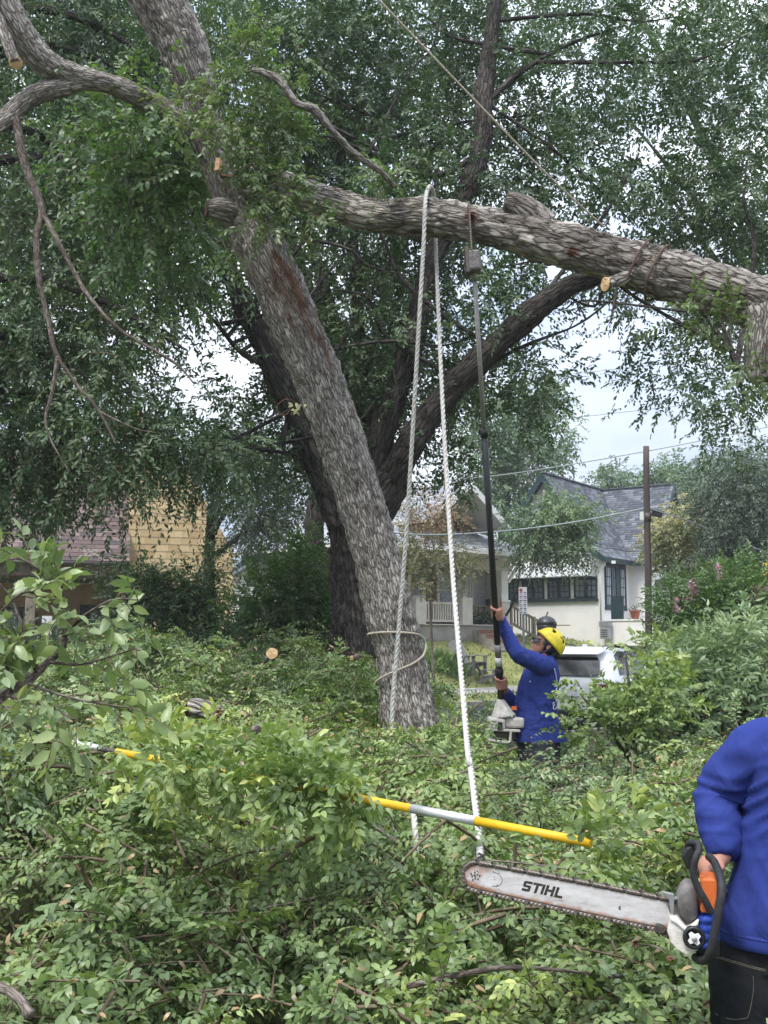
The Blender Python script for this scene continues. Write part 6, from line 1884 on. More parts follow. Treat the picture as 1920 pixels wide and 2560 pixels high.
shrub('porch_shrub', 'low dark shrubs in front of the yellow house porch', [
    (60, 1660, 0, 90, 35, .6, 260, .4), (180, 1660, 0, 80, 40, .6, 240, .35), (270, 1640, 0, 50, 40, .5, 150, .4), (-20, 1650, 0, 60, 45, .6, 150, .45), (120, 1700, -.4, 120, 40, .6, 260, .3)],
    15.0, 0.08, 0.45, 'leaf_greyfar', 211, nleaf=10, spray=0.36, upward=0.5, sub_r=0.25)
shrub('leafy_sprigs', 'light green sprigs lying over the yellow pole', [
    (440, 1890, -.02, 55, 22, .1, 46, .6), (400, 1885, -.02, 24, 18, .08, 16, .6), (520, 1912, -.05, 36, 20, .1, 30, .55), (660, 1938, -.15, 40, 22, .1, 34, .55), (720, 1952, -.2, 55, 24, .12, 52, .55), (800, 1972, -.25, 55, 26, .12, 56, .5), (860, 2000, -.2, 26, 34, .1, 20, .5), (265, 1870, .1, 22, 16, .08, 10, .5), (1500, 2120, -.75, 34, 24, .08, 26, .5), (1475, 2135, -.75, 22, 16, .06, 12, .5), (610, 1930, 0, 30, 18, .1, 14, .5)],
    3.95, 0.045, 0.48, 'leaf_brush', 213, cat='brush', nleaf=9, spray=0.13, upward=0.3, detail=1, sub_r=0.07, stems=0)

# branch with big leaves reaching in from the left
rng = np.random.default_rng(600)
lbp = W(-60, 1800, 3.2)
lb = thing('leafy_branch', 'grey branch with large pale leaves reaching in from the side above the brush', 'branch', V(lbp[0], 3.2, 0.9))
main = [W(-160, 1900, 3.0), W(-20, 1760, 3.1), W(70, 1700, 3.2), W(120, 1655, 3.25), W(160, 1610, 3.3), W(158, 1520, 3.3), W(150, 1460, 3.3)]
limb('branch', main, [0.022, 0.019, 0.016, 0.014, 0.011, 0.008, 0.004], 'bark_twig', lb, step=0.012, amp=0.002, seed=601)
subs = [[W(160, 1590, 3.3), W(210, 1540, 3.25), W(280, 1500, 3.2), W(345, 1500, 3.2)], [W(120, 1655, 3.25), W(200, 1660, 3.2), W(280, 1640, 3.15), (W(340, 1620, 3.15))], [W(155, 1520, 3.3), W(110, 1440, 3.25), W(60, 1400, 3.2), W(20, 1380, 3.2)], [W(158, 1500, 3.3), W(150, 1450, 3.3), W(120, 1410, 3.3), W(95, 1390, 3.3)], [W(90, 1680, 3.2), W(60, 1580, 3.1), W(30, 1500, 3.1), W(0, 1460, 3.1)], [W(60, 1705, 3.2), W(160, 1740, 3.1), W(260, 1760, 3.1), W(330, 1770, 3.1)], [W(0, 1750, 3.1), W(60, 1810, 3.0), W(130, 1850, 3.0)], [W(30, 1730, 3.1), W(10, 1640, 3.0), W(-10, 1560, 3.0)], [W(100, 1670, 3.2), W(60, 1640, 3.15), W(20, 1600, 3.1)], [W(160, 1560, 3.3), W(120, 1500, 3.2), W(60, 1480, 3.1), W(10, 1520, 3.1)], [W(20, 1740, 3.1), W(100, 1760, 3.0), W(190, 1800, 2.95)]]
bs, ds, ln = [], [], []
for q, s_ in enumerate(subs):
    pth, _ = catmull(np.array(s_), 30)
    limb('twig', s_, [0.006, 0.005, 0.0035, 0.002][:len(s_)], 'bark_twig', lb, step=0.015, amp=0.0008, seed=610 + q)
    for i in range(4, 30, 5):
        bs.append(pth[i]); d = pth[min(i + 1, 29)] - pth[i - 1]
        ds.append(unit(d) + rng.normal(size=3) * 0.6); ln.append(rng.uniform(0.10, 0.17))
bs, ds, ln = np.array(bs), np.array(ds), np.array(ln)
S = sprays(rng, bs, ds, ln, 6, 0.25, rng.uniform(0.35, 0.85, len(bs)), jit=0.32, flat=0.6)
leaf_objects(lb, S, 0.066, 'leaf_brush_pale', range(min(300, len(S[0]))))
if len(S[0]) > 300:
    foliage('foliage', tuple(a_[300:] for a_ in S[:5]), 0.066, 0.48, 'leaf_brush_pale', lb, 1)
twig_mesh('twigs', S[5], 0.0022, 'twig', lb)

# ------------------------------------------------------------------ cut logs in the brush
def log(lab, a, b_, r, mat, cutm, seed, ends=(True, True)):
    t = thing('cut_log', lab, 'log', (np.asarray(a) + np.asarray(b_)) / 2 - V(0, 0, r), 0, 'cut logs in the brush')
    m_ = (np.asarray(a) + np.asarray(b_)) / 2 + V(0.01, 0, 0.01)
    limb('wood', [a, m_, b_], [r, r * 0.98, r * 0.95], mat, t, step=0.012, amp=0.009, seed=seed)
    d = unit(np.asarray(b_) - np.asarray(a))
    if ends[0]: cut_face('sawn_face', np.asarray(a) - d * 0.001, -d, r * 1.0, cutm, t, seed)
    if ends[1]: cut_face('sawn_face', np.asarray(b_) + d * 0.001, d, r * 0.95, cutm, t, seed + 1)
    return t
log('upright cut branch showing a round pale sawn end', W(680, 1634, 9.0), W(664, 1672, 9.5), 0.050, 'bark_limb', 'cut_wood', 701)
log('short thick log with a red brown sawn face among the leaves', W(478, 1768, 7.2), W(545, 1790, 7.12), 0.068, 'bark_limb', 'cut_wood_red', 703)
log('thin sawn branch lying left of the trunk base', W(610, 1838, 6.0), W(690, 1800, 6.3), 0.028, 'bark_twig', 'cut_wood', 705)
log('small pale chip of split branch beside the oak foot', W(880, 1645, 9.0), W(906, 1640, 9.1), 0.02, 'bark_twig', 'cut_wood', 707)
log('snapped stick with a rusty end below the chainsaw', W(1590, 2360, 2.9), W(1674, 2396, 2.75), 0.009, 'bark_twig', 'cut_wood_red', 709)
log('curved grey branch end at the lower picture corner', W(-40, 2450, 2.2), W(75, 2540, 2.1), 0.022, 'bark_twig', 'cut_wood', 711, (False, False))
log('orange chip of split wood above the saw bar', W(1360, 2150, 3.4), W(1385, 2158, 3.38), 0.010, 'cut_wood', 'cut_wood', 713)
# ------------------------------------------------------------------ ropes
def rope(name, pts, R, mat, lab, pitch=0.12, strands=3, cat='rope', n=None):
    q0, s = catmull(np.array(pts), 400)
    L = s[-1]
    n = n or int(max(30, L / pitch * 8))
    q, s = catmull(np.array(pts), n)
    T, A, B = frames(q)
    base = q[np.argmin(q[:, 2])]
    t = thing(name, lab, cat, base)
    ph = 2 * math.pi * s / pitch
    for k_ in range(strands):
        a = ph + 2 * math.pi * k_ / strands
        p = q + R * 0.44 * (np.cos(a)[:, None] * A + np.sin(a)[:, None] * B)
        i = np.arange(n)
        th = np.linspace(0, 2 * math.pi, 6, endpoint=False)
        r = R * 0.60
        v = p[:, None, :] + r * (np.cos(th)[None, :, None] * A[:, None, :] + np.sin(th)[None, :, None] * B[:, None, :])
        ii = np.arange(n - 1)[:, None]; j = np.arange(6)[None, :]; kk = (j + 1) % 6
        F = np.stack(np.broadcast_arrays(ii * 6 + j, ii * 6 + kk, (ii + 1) * 6 + kk, (ii + 1) * 6 + j), -1).reshape(-1, 4)
        new_obj('strand', np_mesh('strand', v.reshape(-1, 3), F, smooth=True), mat, t)
    return t
rope('hauling_rope', [Z(850, 1760, 7.3), Z(846, 1640, 7.45), Z(848, 1520, 7.5), Z(862, 1350, 7.45), Z(881, 1100, 7.3), Z(905, 700, 7.05), Z(915, 530, 7.02), Z(918, 450, 7.04), Z(923, 412, 7.16), Z(931, 404, 7.27), Z(938, 430, 7.44), Z(941, 520, 7.44), Z(955, 850, 7.0), Z(975, 1200, 6.5), Z(1000, 1500, 5.6), Z(1012, 1635, 5.0), Z(1017, 1660, 4.95), Z(1028, 1750, 4.6), Z(1034, 1800, 4.3), Z(1038, 1850, 4.0)], 0.0155, 'rope_white', 'thick white twisted rope looped over the horizontal limb', 0.12)
rope('rope_tail', [Z(893, 1752, 4.06), Z(895, 1775, 4.02), Z(897, 1800, 3.97), Z(901, 1870, 3.95)], 0.012, 'rope_white', 'short white rope end hanging behind the silver joint of the pole', 0.09)
def trunk_pt(theta, y, extra=0.0):
    zt = Z(855, y, 8.2)[2]
    i_ = int(np.argmin(np.abs(tpath[:, 2] - zt)))
    c = tpath[i_] + (tpath[min(i_ + 1, len(tpath) - 1)] - tpath[i_]) * 0.0
    return V(c[0], c[1], zt) + (tr_[i_] * 0.99 + 0.006 + extra * 0.6) * V(math.cos(theta), math.sin(theta), 0)
pts = [trunk_pt(math.radians(a), y, e) for a, y, e in ((90, 1420, 0), (140, 1390, 0), (180, 1372, 0), (215, 1368, .0), (250, 1366, 0), (290, 1367, 0), (320, 1370, 0.0), (345, 1377, .008), (352, 1390, .02), (340, 1406, .012), (318, 1420, .004), (290, 1434, 0), (260, 1446, 0), (225, 1460, 0), (190, 1473, 0), (150, 1480, 0), (100, 1484, 0))]
rope('binding_rope', pts, 0.0095, 'rope_tan', 'thin pale rope wrapped round the base of the leaning trunk', 0.06)
rope('tag_line', [Z(790, -30, 6.0), Z(1000, 190, 6.25), Z(1180, 375, 6.5), Z(1292, 479, 6.72), Z(1300, 486, 6.80)], 0.0075, 'rope_tan', 'thin tan line running diagonally from above down to the limb', 0.07)
def limb_ring(path, rad, target, extra, tilt=0.0, turns=1.15):
    i = int(np.argmin(np.linalg.norm(path - target, axis=1)))
    T, A, B = frames(path)
    pts = []
    for th in np.linspace(-0.4, 2 * math.pi * turns, 30):
        pts.append(path[i] + (rad[i] + extra) * (math.cos(th) * A[i] + math.sin(th) * B[i]) + T[i] * (0.02 * th + tilt * math.cos(th)))
    return pts
rope('limb_strap', limb_ring(bpath, br_, Z(1370, 572, 6.73), 0.014, 0.03, 2.1), 0.009, 'rope_brown', 'brown strap wound round the limb beside the sawn stub', 0.05)

# ------------------------------------------------------------------ yellow sectional pole lying on the brush
pp = [W(150, 1852, 4.6), W(1660, 2143, 3.15)]
pd = pp[1] - pp[0]
def pp_at(px):
    # parameter along the pole whose image is at column px
    lo, hi = -0.2, 1.2
    for _ in range(40):
        m_ = (lo + hi) / 2
        p = pp[0] + pd * m_
        dpt = p[1] * CP + (p[2] - 1.65) * SP
        if p[0] / dpt * FPX + 960 < px: lo = m_
        else: hi = m_
    return pp[0] + pd * lo
pole = thing('sectional_pole', 'yellow fibreglass pole with silver joints lying across the brush', 'pole', pp[0])
for a, b_, r_, mt, nm_ in ((150, 248, 0.014, 'pole_silver', 'tip_sleeve'), (248, 292, 0.011, 'metal_dark', 'tip_socket'), (292, 650, 0.0145, 'pole_yellow', 'section'), (650, 1031, 0.0145, 'pole_yellow', 'section'), (1029, 1190, 0.0156, 'pole_silver', 'ferrule'), (1188, 1478, 0.0145, 'pole_yellow', 'section')):
    MB().tube([pp_at(a), pp_at((a + b_) / 2), pp_at(b_)], r_, 16).build(nm_, mt, pole)
for x in (160, 190, 225):
    MB().ball(pp_at(x) + V(0, -0.004, 0.006), (0.016, 0.014, 0.014)).build('clamp', 'pole_silver', pole)

# ------------------------------------------------------------------ hands and heads
def finger(mb, pts, r0, r1):
    q, _ = catmull(np.array(pts), 10)
    mb.tube(q, np.linspace(r0, r1, 10), 8)
    mb.ball(q[-1], r1 * 1.02, nu=8, nv=6)
def grip_hand(mb, centre, axis, palm_dir, wrist, r, scale=1.0, extend_index=None, flip=1):
    """hand closed round a bar: centre is on the bar's axis, palm_dir points from the palm to the bar"""
    a = unit(axis); p = unit(palm_dir - a * np.dot(palm_dir, a))
    kdir = np.cross(a, p) * flip
    O = centre - p * (r + 0.016 * scale)
    # palm
    mb.loft([(O + a * x * scale - p * 0.004, kdir * 0.040 * scale * w, p * 0.017 * scale * w) for x, w in ((-0.045, .75), (-0.03, 1), (0.0, 1.05), (0.03, 1), (0.045, .8))], 12)
    mb.tube([wrist, (wrist + O - kdir * 0.02 * scale) / 2, O - kdir * 0.012 * scale], [0.031 * scale, 0.029 * scale, 0.026 * scale], 10)
    for i, ln in enumerate((0.9, 1.0, 0.96, 0.8)):
        off = a * (0.034 - i * 0.0225) * scale
        if i == 0 and extend_index is not None:
            st = O + off + kdir * 0.030 * scale
            finger(mb, [O + off, st, st + extend_index * 0.04, st + extend_index * 0.085], 0.0105 * scale, 0.0075 * scale)
            continue
        pts = [O + off + kdir * 0.015 * scale, O + off + kdir * 0.040 * scale + p * 0.004]
        R = r + 0.010 * scale
        for ang in np.linspace(20, 185 * ln, 4):
            an = math.radians(ang)
            pts.append(centre + off + R * (kdir * math.cos(an * 0.9) * 1.0 + p * math.sin(an * 0.9)))
        finger(mb, pts, 0.0105 * scale, 0.008 * scale)
    pts = [O + a * 0.03 * scale - kdir * 0.02 * scale, O + a * 0.045 * scale - kdir * 0.035 * scale + p * 0.012]
    for ang in (25, 75, 120):
        an = math.radians(ang)
        pts.append(centre + a * 0.046 * scale + (r + 0.011 * scale) * (-kdir * math.cos(an) + p * math.sin(an)))
    finger(mb, pts, 0.0125 * scale, 0.0095 * scale)
def add_head(mb, M, s=1.0):
    R = M.to_3x3()
    def P(x, y, z): return np.array(M @ Vector((x * s, y * s, z * s)))
    def ball(c, r, nu=16, nv=11): mb.ball(P(*c), tuple(v * s for v in r), R, nu, nv)
    ball((0, 0.012, 0.035), (0.074, 0.094, 0.095))
    ball((0, -0.03, -0.035), (0.060, 0.066, 0.078))
    ball((0, -0.070, -0.092), (0.026, 0.022, 0.020))
    ball((0, -0.102, -0.012), (0.011, 0.016, 0.028), 10, 8)
    ball((0, -0.110, -0.030), (0.016, 0.014, 0.011), 10, 8)
    ball((0, -0.088, -0.058), (0.025, 0.012, 0.007), 10, 6)
    ball((0, -0.084, -0.070), (0.021, 0.012, 0.007), 10, 6)
    ball((0, -0.078, 0.022), (0.052, 0.018, 0.010), 12, 6)
    for e in (-1, 1):
        ball((e * 0.036, -0.068, -0.022), (0.024, 0.022, 0.018), 10, 7)
        ball((e * 0.076, 0.012, -0.008), (0.009, 0.019, 0.032), 10, 8)
        ball((e * 0.080, 0.020, 0.006), (0.008, 0.012, 0.020), 8, 6)
    mb.tube([P(0, 0.012, -0.05), P(0, 0.022, -0.12), P(0, 0.030, -0.19)], [0.054 * s, 0.056 * s, 0.066 * s], 14)
def head_matrix(c, fwd, up):
    f = Vector(tuple(fwd)).normalized(); u = Vector(tuple(up)); u = (u - f * u.dot(f)).normalized()
    y = -f; z = u; x = y.cross(z)
    M = Matrix((x, y, z)).transposed().to_4x4()
    M.translation = Vector(tuple(c))
    return M
def wrinkle(me, amp, freq, seed, dirs=(1, 1, 1)):
    co, no = get_co(me), get_no(me)
    P = co * freq * np.array(dirs)
    w = fbm(P + 1.2 * fbm(co * freq * 0.5, 2, seed + 7)[:, None], 3, seed)
    rid = 1 - np.abs(2 * w - 1)
    set_co(me, co + no * ((rid ** 2 - 0.45) * amp)[:, None])

# ------------------------------------------------------------------ worker with the pole saw
YA = 8.7
foot = W(1345, 1880, YA)
wk = thing('person', 'worker in blue shirt and yellow helmet looking up and holding a pole saw', 'person', V(foot[0], YA, 0))
S_L, E_L, W_L = W(1356, 1664, 8.56), W(1291, 1632, 8.40), W(1251, 1548, 8.46)
S_R, E_R, W_R = W(1350, 1668, 8.93), W(1292, 1772, 8.92), W(1262, 1728, 8.74)
pole_dir = unit(W(1186, 690, 7.02) - W(1253, 1760, 8.66))
pole_at = lambda py: W(1253, 1760, 8.66) + pole_dir * 1.0
def on_pole(py):
    a, b_ = W(1253, 1760, 8.66), W(1186, 690, 7.02)
    lo, hi = -0.2, 1.2
    for _ in range(40):
        m_ = (lo + hi) / 2; p = a + (b_ - a) * m_
        d = p - EYE; fwd = d[1] * CP + d[2] * SP; upc = -d[1] * SP + d[2] * CP
        if 1280 - upc / fwd * FPX > py: lo = m_
        else: hi = m_
    return a + (b_ - a) * lo
tor = [  # row, front column, back column, half width
    (1905, 1296, 1398, .175), (1846, 1290, 1403, .205), (1800, 1288, 1396, .20), (1760, 1288, 1391, .20), (1720, 1295, 1396, .205), (1690, 1303, 1399, .205), (1668, 1318, 1394, .19), (1650, 1344, 1389, .12), (1640, 1358, 1386, .068)]
def torso_rings(grow=0.0, rows=tor):
    out = []
    for y, x0, x1, hw in rows:
        c = W((x0 + x1) / 2, y, 8.74)
        out.append((c, V((x1 - x0) / 2 * 8.74 / FPX + grow, 0, 0), V(0, hw + grow, 0)))
    return out
hips = W(1347, 1870, 8.74)
# one continuous body
mb = MB()
mb.loft(torso_rings(-0.025), 18)
for s_, y_ in ((-1, 8.62), (1, 8.86)):
    hp_ = V(hips[0] + 0.0, y_, 0.86)
    mb.tube([hp_, V(hips[0] - 0.03 * s_, y_, 0.46), V(hips[0] - 0.02 + 0.05 * s_, y_, 0.08)], [0.085, 0.055, 0.04], 12)
    mb.ball((hips[0] - 0.06 + 0.05 * s_, y_, 0.045), (0.12, 0.045, 0.042))
for a_, b_, c_ in ((S_L, E_L, W_L), (S_R, E_R, W_R)):
    q, _ = catmull(np.array([a_, (a_ + b_) / 2, b_, (b_ + c_) / 2, c_]), 14)
    mb.tube(q, np.interp(np.linspace(0, 1, 14), [0, .45, .55, .7, 1], [.062, .048, .043, .045, .030]), 12)
HM = head_matrix(W(1364, 1613, 8.74), V(-0.86, -0.10, 0.50), V(0.5, 0, 0.86))
add_head(mb, HM, 1.02)
pdir_up = pole_dir
grip_hand(mb, on_pole(1532), pdir_up, unit(V(-0.6, 0.6, 0.0)), W_L, 0.019, 1.08, extend_index=unit(pdir_up + V(0, -0.02, 0)), flip=-1)
grip_hand(mb, on_pole(1708), pdir_up, unit(V(-0.55, -0.6, 0.1)), W_R, 0.021, 1.08, flip=1)
bm_ = remesh_mesh(mb, 0.006, 2, 'body', 0.35)
new_obj('body', bm_, 'skin', wk)
# shirt
mb = MB()
mb.loft(torso_rings(-0.006, tor[1:]), 26)
for a_, b_, c_ in ((S_L, E_L, W_L), (S_R, E_R, W_R)):
    q, _ = catmull(np.array([a_ + (V(0.05, 0.07, -.02) if a_ is S_L else V(0.05, -0.07, -.02)), a_, (a_ + b_) / 2, b_, (b_ + c_) / 2, c_ - (c_ - b_) * 0.0]), 22)
    mb.tube(q, np.interp(np.linspace(0, 1, 22), [0, .2, .45, .62, .8, 1], [.080, .080, .066, .057, .050, .041]), 16)
sm = remesh_mesh(mb, 0.010, 4, 'shirt')
co = get_co(sm)
tw = co[:, 2]
wrinkle(sm, 0.013, 7.5, 5, (1.2, 1.2, 0.55))
wrinkle(sm, 0.005, 17, 9, (1, 1, 1.5))
shirt = new_obj('shirt', sm, 'shirt_blue', wk)
# hem: open skirt edge over the trousers
mb = MB()
rr_ = []
for y, g_ in ((1822, 0.012), (1838, 0.018), (1851, 0.020)):
    c, A_, B_ = torso_rings(g_, [(y, 1290 - (y - 1822) * 0.05, 1402 + (y - 1822) * 0.25, .205)])[0]
    rr_.append((c + V(0, 0, 0.0), A_, B_))
mb.loft(rr_, 40, caps=False)
o = mb.build('hem', 'shirt_blue', wk)
# trousers
mb = MB()
mb.loft(torso_rings(-0.012, [(1815, 1292, 1400, .19), (1850, 1293, 1402, .195), (1900, 1294, 1400, .19)]), 18)
for s_, y_ in ((-1, 8.62), (1, 8.86)):
    mb.tube([V(hips[0], y_, 0.84), V(hips[0] - 0.02 - 0.03 * s_, y_, 0.45), V(hips[0] - 0.02 + 0.05 * s_, y_, 0.05)], [0.125, 0.095, 0.085], 14)
tm = remesh_mesh(mb, 0.012, 4, 'trousers')
wrinkle(tm, 0.016, 8, 15)
new_obj('trousers', tm, 'trouser_grey', wk)
for s_, y_ in ((-1, 8.62), (1, 8.86)):
    mb = MB(); mb.loft([(V(hips[0] - 0.05 + 0.05 * s_, y_, z), V(a_, 0, 0), V(0, b_, 0)) for z, a_, b_ in ((0.0, .15, .055), (0.03, .15, .055), (0.07, .13, .052), (0.12, .07, .05))], 14)
    mb.build('boot', 'black_rubber', wk)
# sunglasses
def hp(x, y, z): return np.array(HM @ Vector((x, y, z)))
mb = MB()
for e in (-1, 1):
    poly = [(0.008, -0.115, 0.012), (0.034, -0.108, 0.017), (0.064, -0.086, 0.013), (0.072, -0.062, 0.002), (0.062, -0.088, -0.018), (0.036, -0.110, -0.026), (0.012, -0.117, -0.014)]
    mb.prism([hp(e * x, y, z) for x, y, z in poly], hp(0, -0.004, 0) - hp(0, 0, 0))
for e in (-1, 1):
    mb.tube([hp(e * 0.072, -0.06, 0.004), hp(e * 0.083, -0.01, 0.006), hp(e * 0.084, 0.03, 0.0)], 0.0035, 6)
mb.build('sunglasses', 'glass_dark', wk)
# helmet: shell with vents, rim, straps
HR = HM @ Matrix.Translation(Vector((0, 0.022, 0.032))) @ Matrix.Rotation(math.radians(-18), 4, 'X')
mb = MB(HR)
vs, fs = [], []
nu, nv = 40, 12
for i in range(nv + 1):
    ph = (math.pi / 2 * 1.06) * i / nv
    for j in range(nu):
        t_ = 2 * math.pi * j / nu
        rx_, ry_, rz_ = 0.108, 0.134, 0.128
        wv = 1 + 0.018 * math.cos(6 * t_) * math.sin(ph) ** 2
        brim = 1.0 + (0.06 if i >= nv - 1 else 0)
        vs.append((rx_ * math.sin(ph) * math.cos(t_) * wv * brim, ry_ * math.sin(ph) * math.sin(t_) * wv * brim, rz_ * math.cos(ph)))
for i in range(nv):
    for j in range(nu):
        kk = (j + 1) % nu
        if 5 <= i <= 6 and j % 8 in (3, 4) :
            continue
        fs.append((i * nu + j, (i + 1) * nu + j, (i + 1) * nu + kk, i * nu + kk))
mb.add(vs, fs, 0, True)
hel = mb.build('helmet', 'helmet_yellow', wk)
so = hel.modifiers.new('s', 'SOLIDIFY'); so.thickness = 0.006; so.offset = -1
mb = MB(HR)
mb.ball((0, 0.02, 0.0), (0.090, 0.104, 0.112), None, 24, 14)
li = mb.build('helmet_liner', 'black_plastic', hel)
mb = MB(HR)
for (t_, ph_) in ((0.2, .75), (1.1, .75), (2.0, .75), (2.9, .75), (4.2, .75), (5.4, .75), (0.6, .42), (2.4, .42)):
    c = (0.108 * math.sin(ph_) * math.cos(t_), 0.134 * math.sin(ph_) * math.sin(t_), 0.128 * math.cos(ph_))
    MB(HR).ball(c, (0.008, 0.014, 0.006)).build('vent', 'black_plastic', hel)
for e in (-1, 1):
    MB().tube([hp(e * 0.082, 0.05, 0.03), hp(e * 0.080, 0.0, -0.06), hp(e * 0.045, -0.05, -0.115)], 0.007, 6).build('strap', 'black_plastic', hel)
    MB().tube([hp(e * 0.080, -0.05, 0.05), hp(e * 0.081, -0.02, -0.03), hp(e * 0.07, -0.012, -0.07)], 0.006, 6).build('strap', 'black_plastic', hel)
mb = MB(); mb.loft([(hp(0, 0.085, -0.0), (hp(1, 0, 0) - hp(0, 0, 0)) * 0.085, (hp(0, 1, 0) - hp(0, 0, 0)) * 0.035), (hp(0, 0.09, -0.05), (hp(1, 0, 0) - hp(0, 0, 0)) * 0.08, (hp(0, 1, 0) - hp(0, 0, 0)) * 0.035), (hp(0, 0.085, -0.10), (hp(1, 0, 0) - hp(0, 0, 0)) * 0.06, (hp(0, 1, 0) - hp(0, 0, 0)) * 0.025)], 14)
mb.build('hair', 'hair', wk)
# white print on the back of the shirt: strokes that follow the cloth
from mathutils.bvhtree import BVHTree
bvh = BVHTree.FromPolygons([v.co.copy() for v in sm.vertices], [tuple(p.vertices) for p in sm.polygons])
def on_cloth(px, py, off=0.004):
    d = Vector(W(px, py, 8.7) - EYE).normalized()
    loc, no, i_, dist = bvh.ray_cast(Vector(EYE), d)
    if loc is None: return None
    return np.array(loc + no * off)
def stroke(pts, wdt, nm='print'):
    P = [on_cloth(*p) for p in pts]
    P = [p for p in P if p is not None]
    if len(P) < 2: return
    q, _ = catmull(np.array(P), max(8, len(P) * 4))
    MB().tube(q, wdt, 5).build(nm, 'print_white', shirt)
stroke([(1385, 1672), (1389, 1690), (1391, 1702), (1394, 1708)], 0.004)
stroke([(1386, 1716), (1393, 1714), (1394, 1718)], 0.004)
stroke([(1392, 1719), (1387, 1730), (1387, 1744), (1390, 1752), (1393, 1742), (1394, 1728)], 0.0045)
stroke([(1385, 1765), (1381, 1761), (1383, 1756), (1386, 1759), (1382, 1767), (1383, 1773), (1388, 1772), (1390, 1767)], 0.003)
mbp = on_cloth(1326, 1704)
if mbp is not None: MB().ball(mbp, 0.007, nu=8, nv=6).build('print', 'print_white', shirt)

# ------------------------------------------------------------------ pole saw
ps = thing('pole_saw', 'long telescopic pole saw with a dirty white engine held up by the worker', 'pole saw', W(1253, 1850, 8.6))
a, mid_, top_ = on_pole(1765), on_pole(1082), on_pole(692)
MB().tube([a, on_pole(1400), mid_], 0.0245, 16).build('lower_tube', 'black_plastic', ps)
MB().tube([mid_, on_pole(900), top_], 0.0165, 14).build('upper_tube', 'pole_tube', ps)
MB().tube([on_pole(1092), on_pole(1072)], 0.030, 14).build('collar', 'black_rubber', ps)
MB().tube([on_pole(1640), on_pole(1610)], 0.0265, 14).build('sleeve', 'pole_tube', ps)
MB().tube([on_pole(1664), on_pole(1642)], 0.028, 14).build('label_band', 'sign_white', ps)
MB().tube([on_pole(1694), on_pole(1685), on_pole(1676), on_pole(1668)], [0.026, 0.034, 0.036, 0.027], 14).build('grip', 'black_rubber', ps)
MB().tube([on_pole(1740), on_pole(1720), on_pole(1698)], [0.024, 0.022, 0.024], 14).build('grip', 'black_rubber', ps)
# gear head and the bar, seen edge on against the limb
gh_ = on_pole(655)
MB().box(gh_, (0.10, 0.11, 0.15), Matrix.Rotation(-0.06, 3, 'Y'), bev=0.018).build('gear_head', 'guard_brown', ps)
MB().box(gh_ + V(-0.045, -0.005, 0.0), (0.03, 0.10, 0.19), Matrix.Rotation(-0.06, 3, 'Y'), bev=0.008).build('sprocket_cover', 'metal_dark', ps)
MB().tube([on_pole(700), on_pole(676)], 0.024, 14).build('neck', 'pole_tube', ps)
t0, t1 = W(1180, 662, 6.96), W(1171, 512, 6.93)
MB().prism([t0 + V(-.004, -.035, 0), t1 + V(-.004, -.03, 0), t1 + V(-.004, -.012, .022), t1 + V(-.004, .012, .022), t1 + V(-.004, .03, 0), t0 + V(-.004, .035, 0)], V(0.008, 0, 0)).build('guide_bar', 'metal_dark', ps)
for i in range(26):
    f_ = i / 25
    for s_ in (-1, 1):
        MB().box(t0 + (t1 - t0) * f_ + V(0, s_ * 0.037, 0), (0.010, 0.010, 0.013)).build('chain_link', 'chain_steel', ps)
# engine
e0 = W(1253, 1745, 8.66)
def ep(px, py, dy=0.0): return W(px, py, 8.64 + dy)
Rz = Matrix.Rotation(0.05, 3, 'Y')
mb = MB(); mb.loft([(ep(1252, 1748), V(.028, 0, 0), V(0, .028, 0)), (ep(1252, 1758), V(.040, 0, 0), V(0, .04, 0)), (ep(1256, 1775), V(.070, 0, 0), V(0, .065, 0)), (ep(1258, 1786), V(.098, 0, .01), V(0, .085, 0)), (ep(1259, 1793), V(.105, 0, .012), V(0, .09, 0))], 9)
mb.build('clutch_housing', 'engine_white', ps)
for k_ in range(7):
    an = 2 * math.pi * k_ / 7
    MB().bar(ep(1252, 1752) + V(.03 * math.cos(an), .03 * math.sin(an), 0), ep(1259, 1792) + V(.10 * math.cos(an), .086 * math.sin(an), 0), 0.012, 0.012).build('rib', 'engine_white', ps)
mb = MB(); mb.box(ep(1240, 1808), (0.14, 0.17, 0.10), Rz, bev=0.022); mb.build('starter_housing', 'engine_white', ps)
mb = MB(); mb.box(ep(1284, 1805, .03), (0.16, 0.18, 0.085), Rz, bev=0.02); mb.build('cylinder_cover', 'engine_white', ps)
mb = MB(); mb.box(ep(1250, 1815, -.092), (0.035, 0.02, 0.06), Rz); mb.build('air_slot', 'black_plastic', ps)
mb = MB(); mb.box(ep(1262, 1824), (0.235, 0.16, 0.022), Rz, bev=0.006); mb.build('guard_plate', 'engine_white', ps)
mb = MB(); mb.box(ep(1262, 1836, .02), (0.17, 0.12, 0.05), Rz, bev=0.012); mb.build('muffler', 'metal_dark', ps)
q = [ep(1222, 1822, -.07), ep(1219, 1838, -.075), ep(1217, 1849, -.075), ep(1240, 1853, -.075), ep(1272, 1856, -.07), ep(1276, 1843, -.07), ep(1277, 1826, -.07)]
for s_, dy in ((0, 0), (1, .14)):
    qq, _ = catmull(np.array([p + V(0, dy, 0) for p in q]), 30)
    MB().tube(qq, 0.012, 8).build('stand', 'engine_white', ps)
MB().box(ep(1285, 1770, .0), (0.04, 0.03, 0.03)).build('fuel_cap', 'engine_orange', ps)

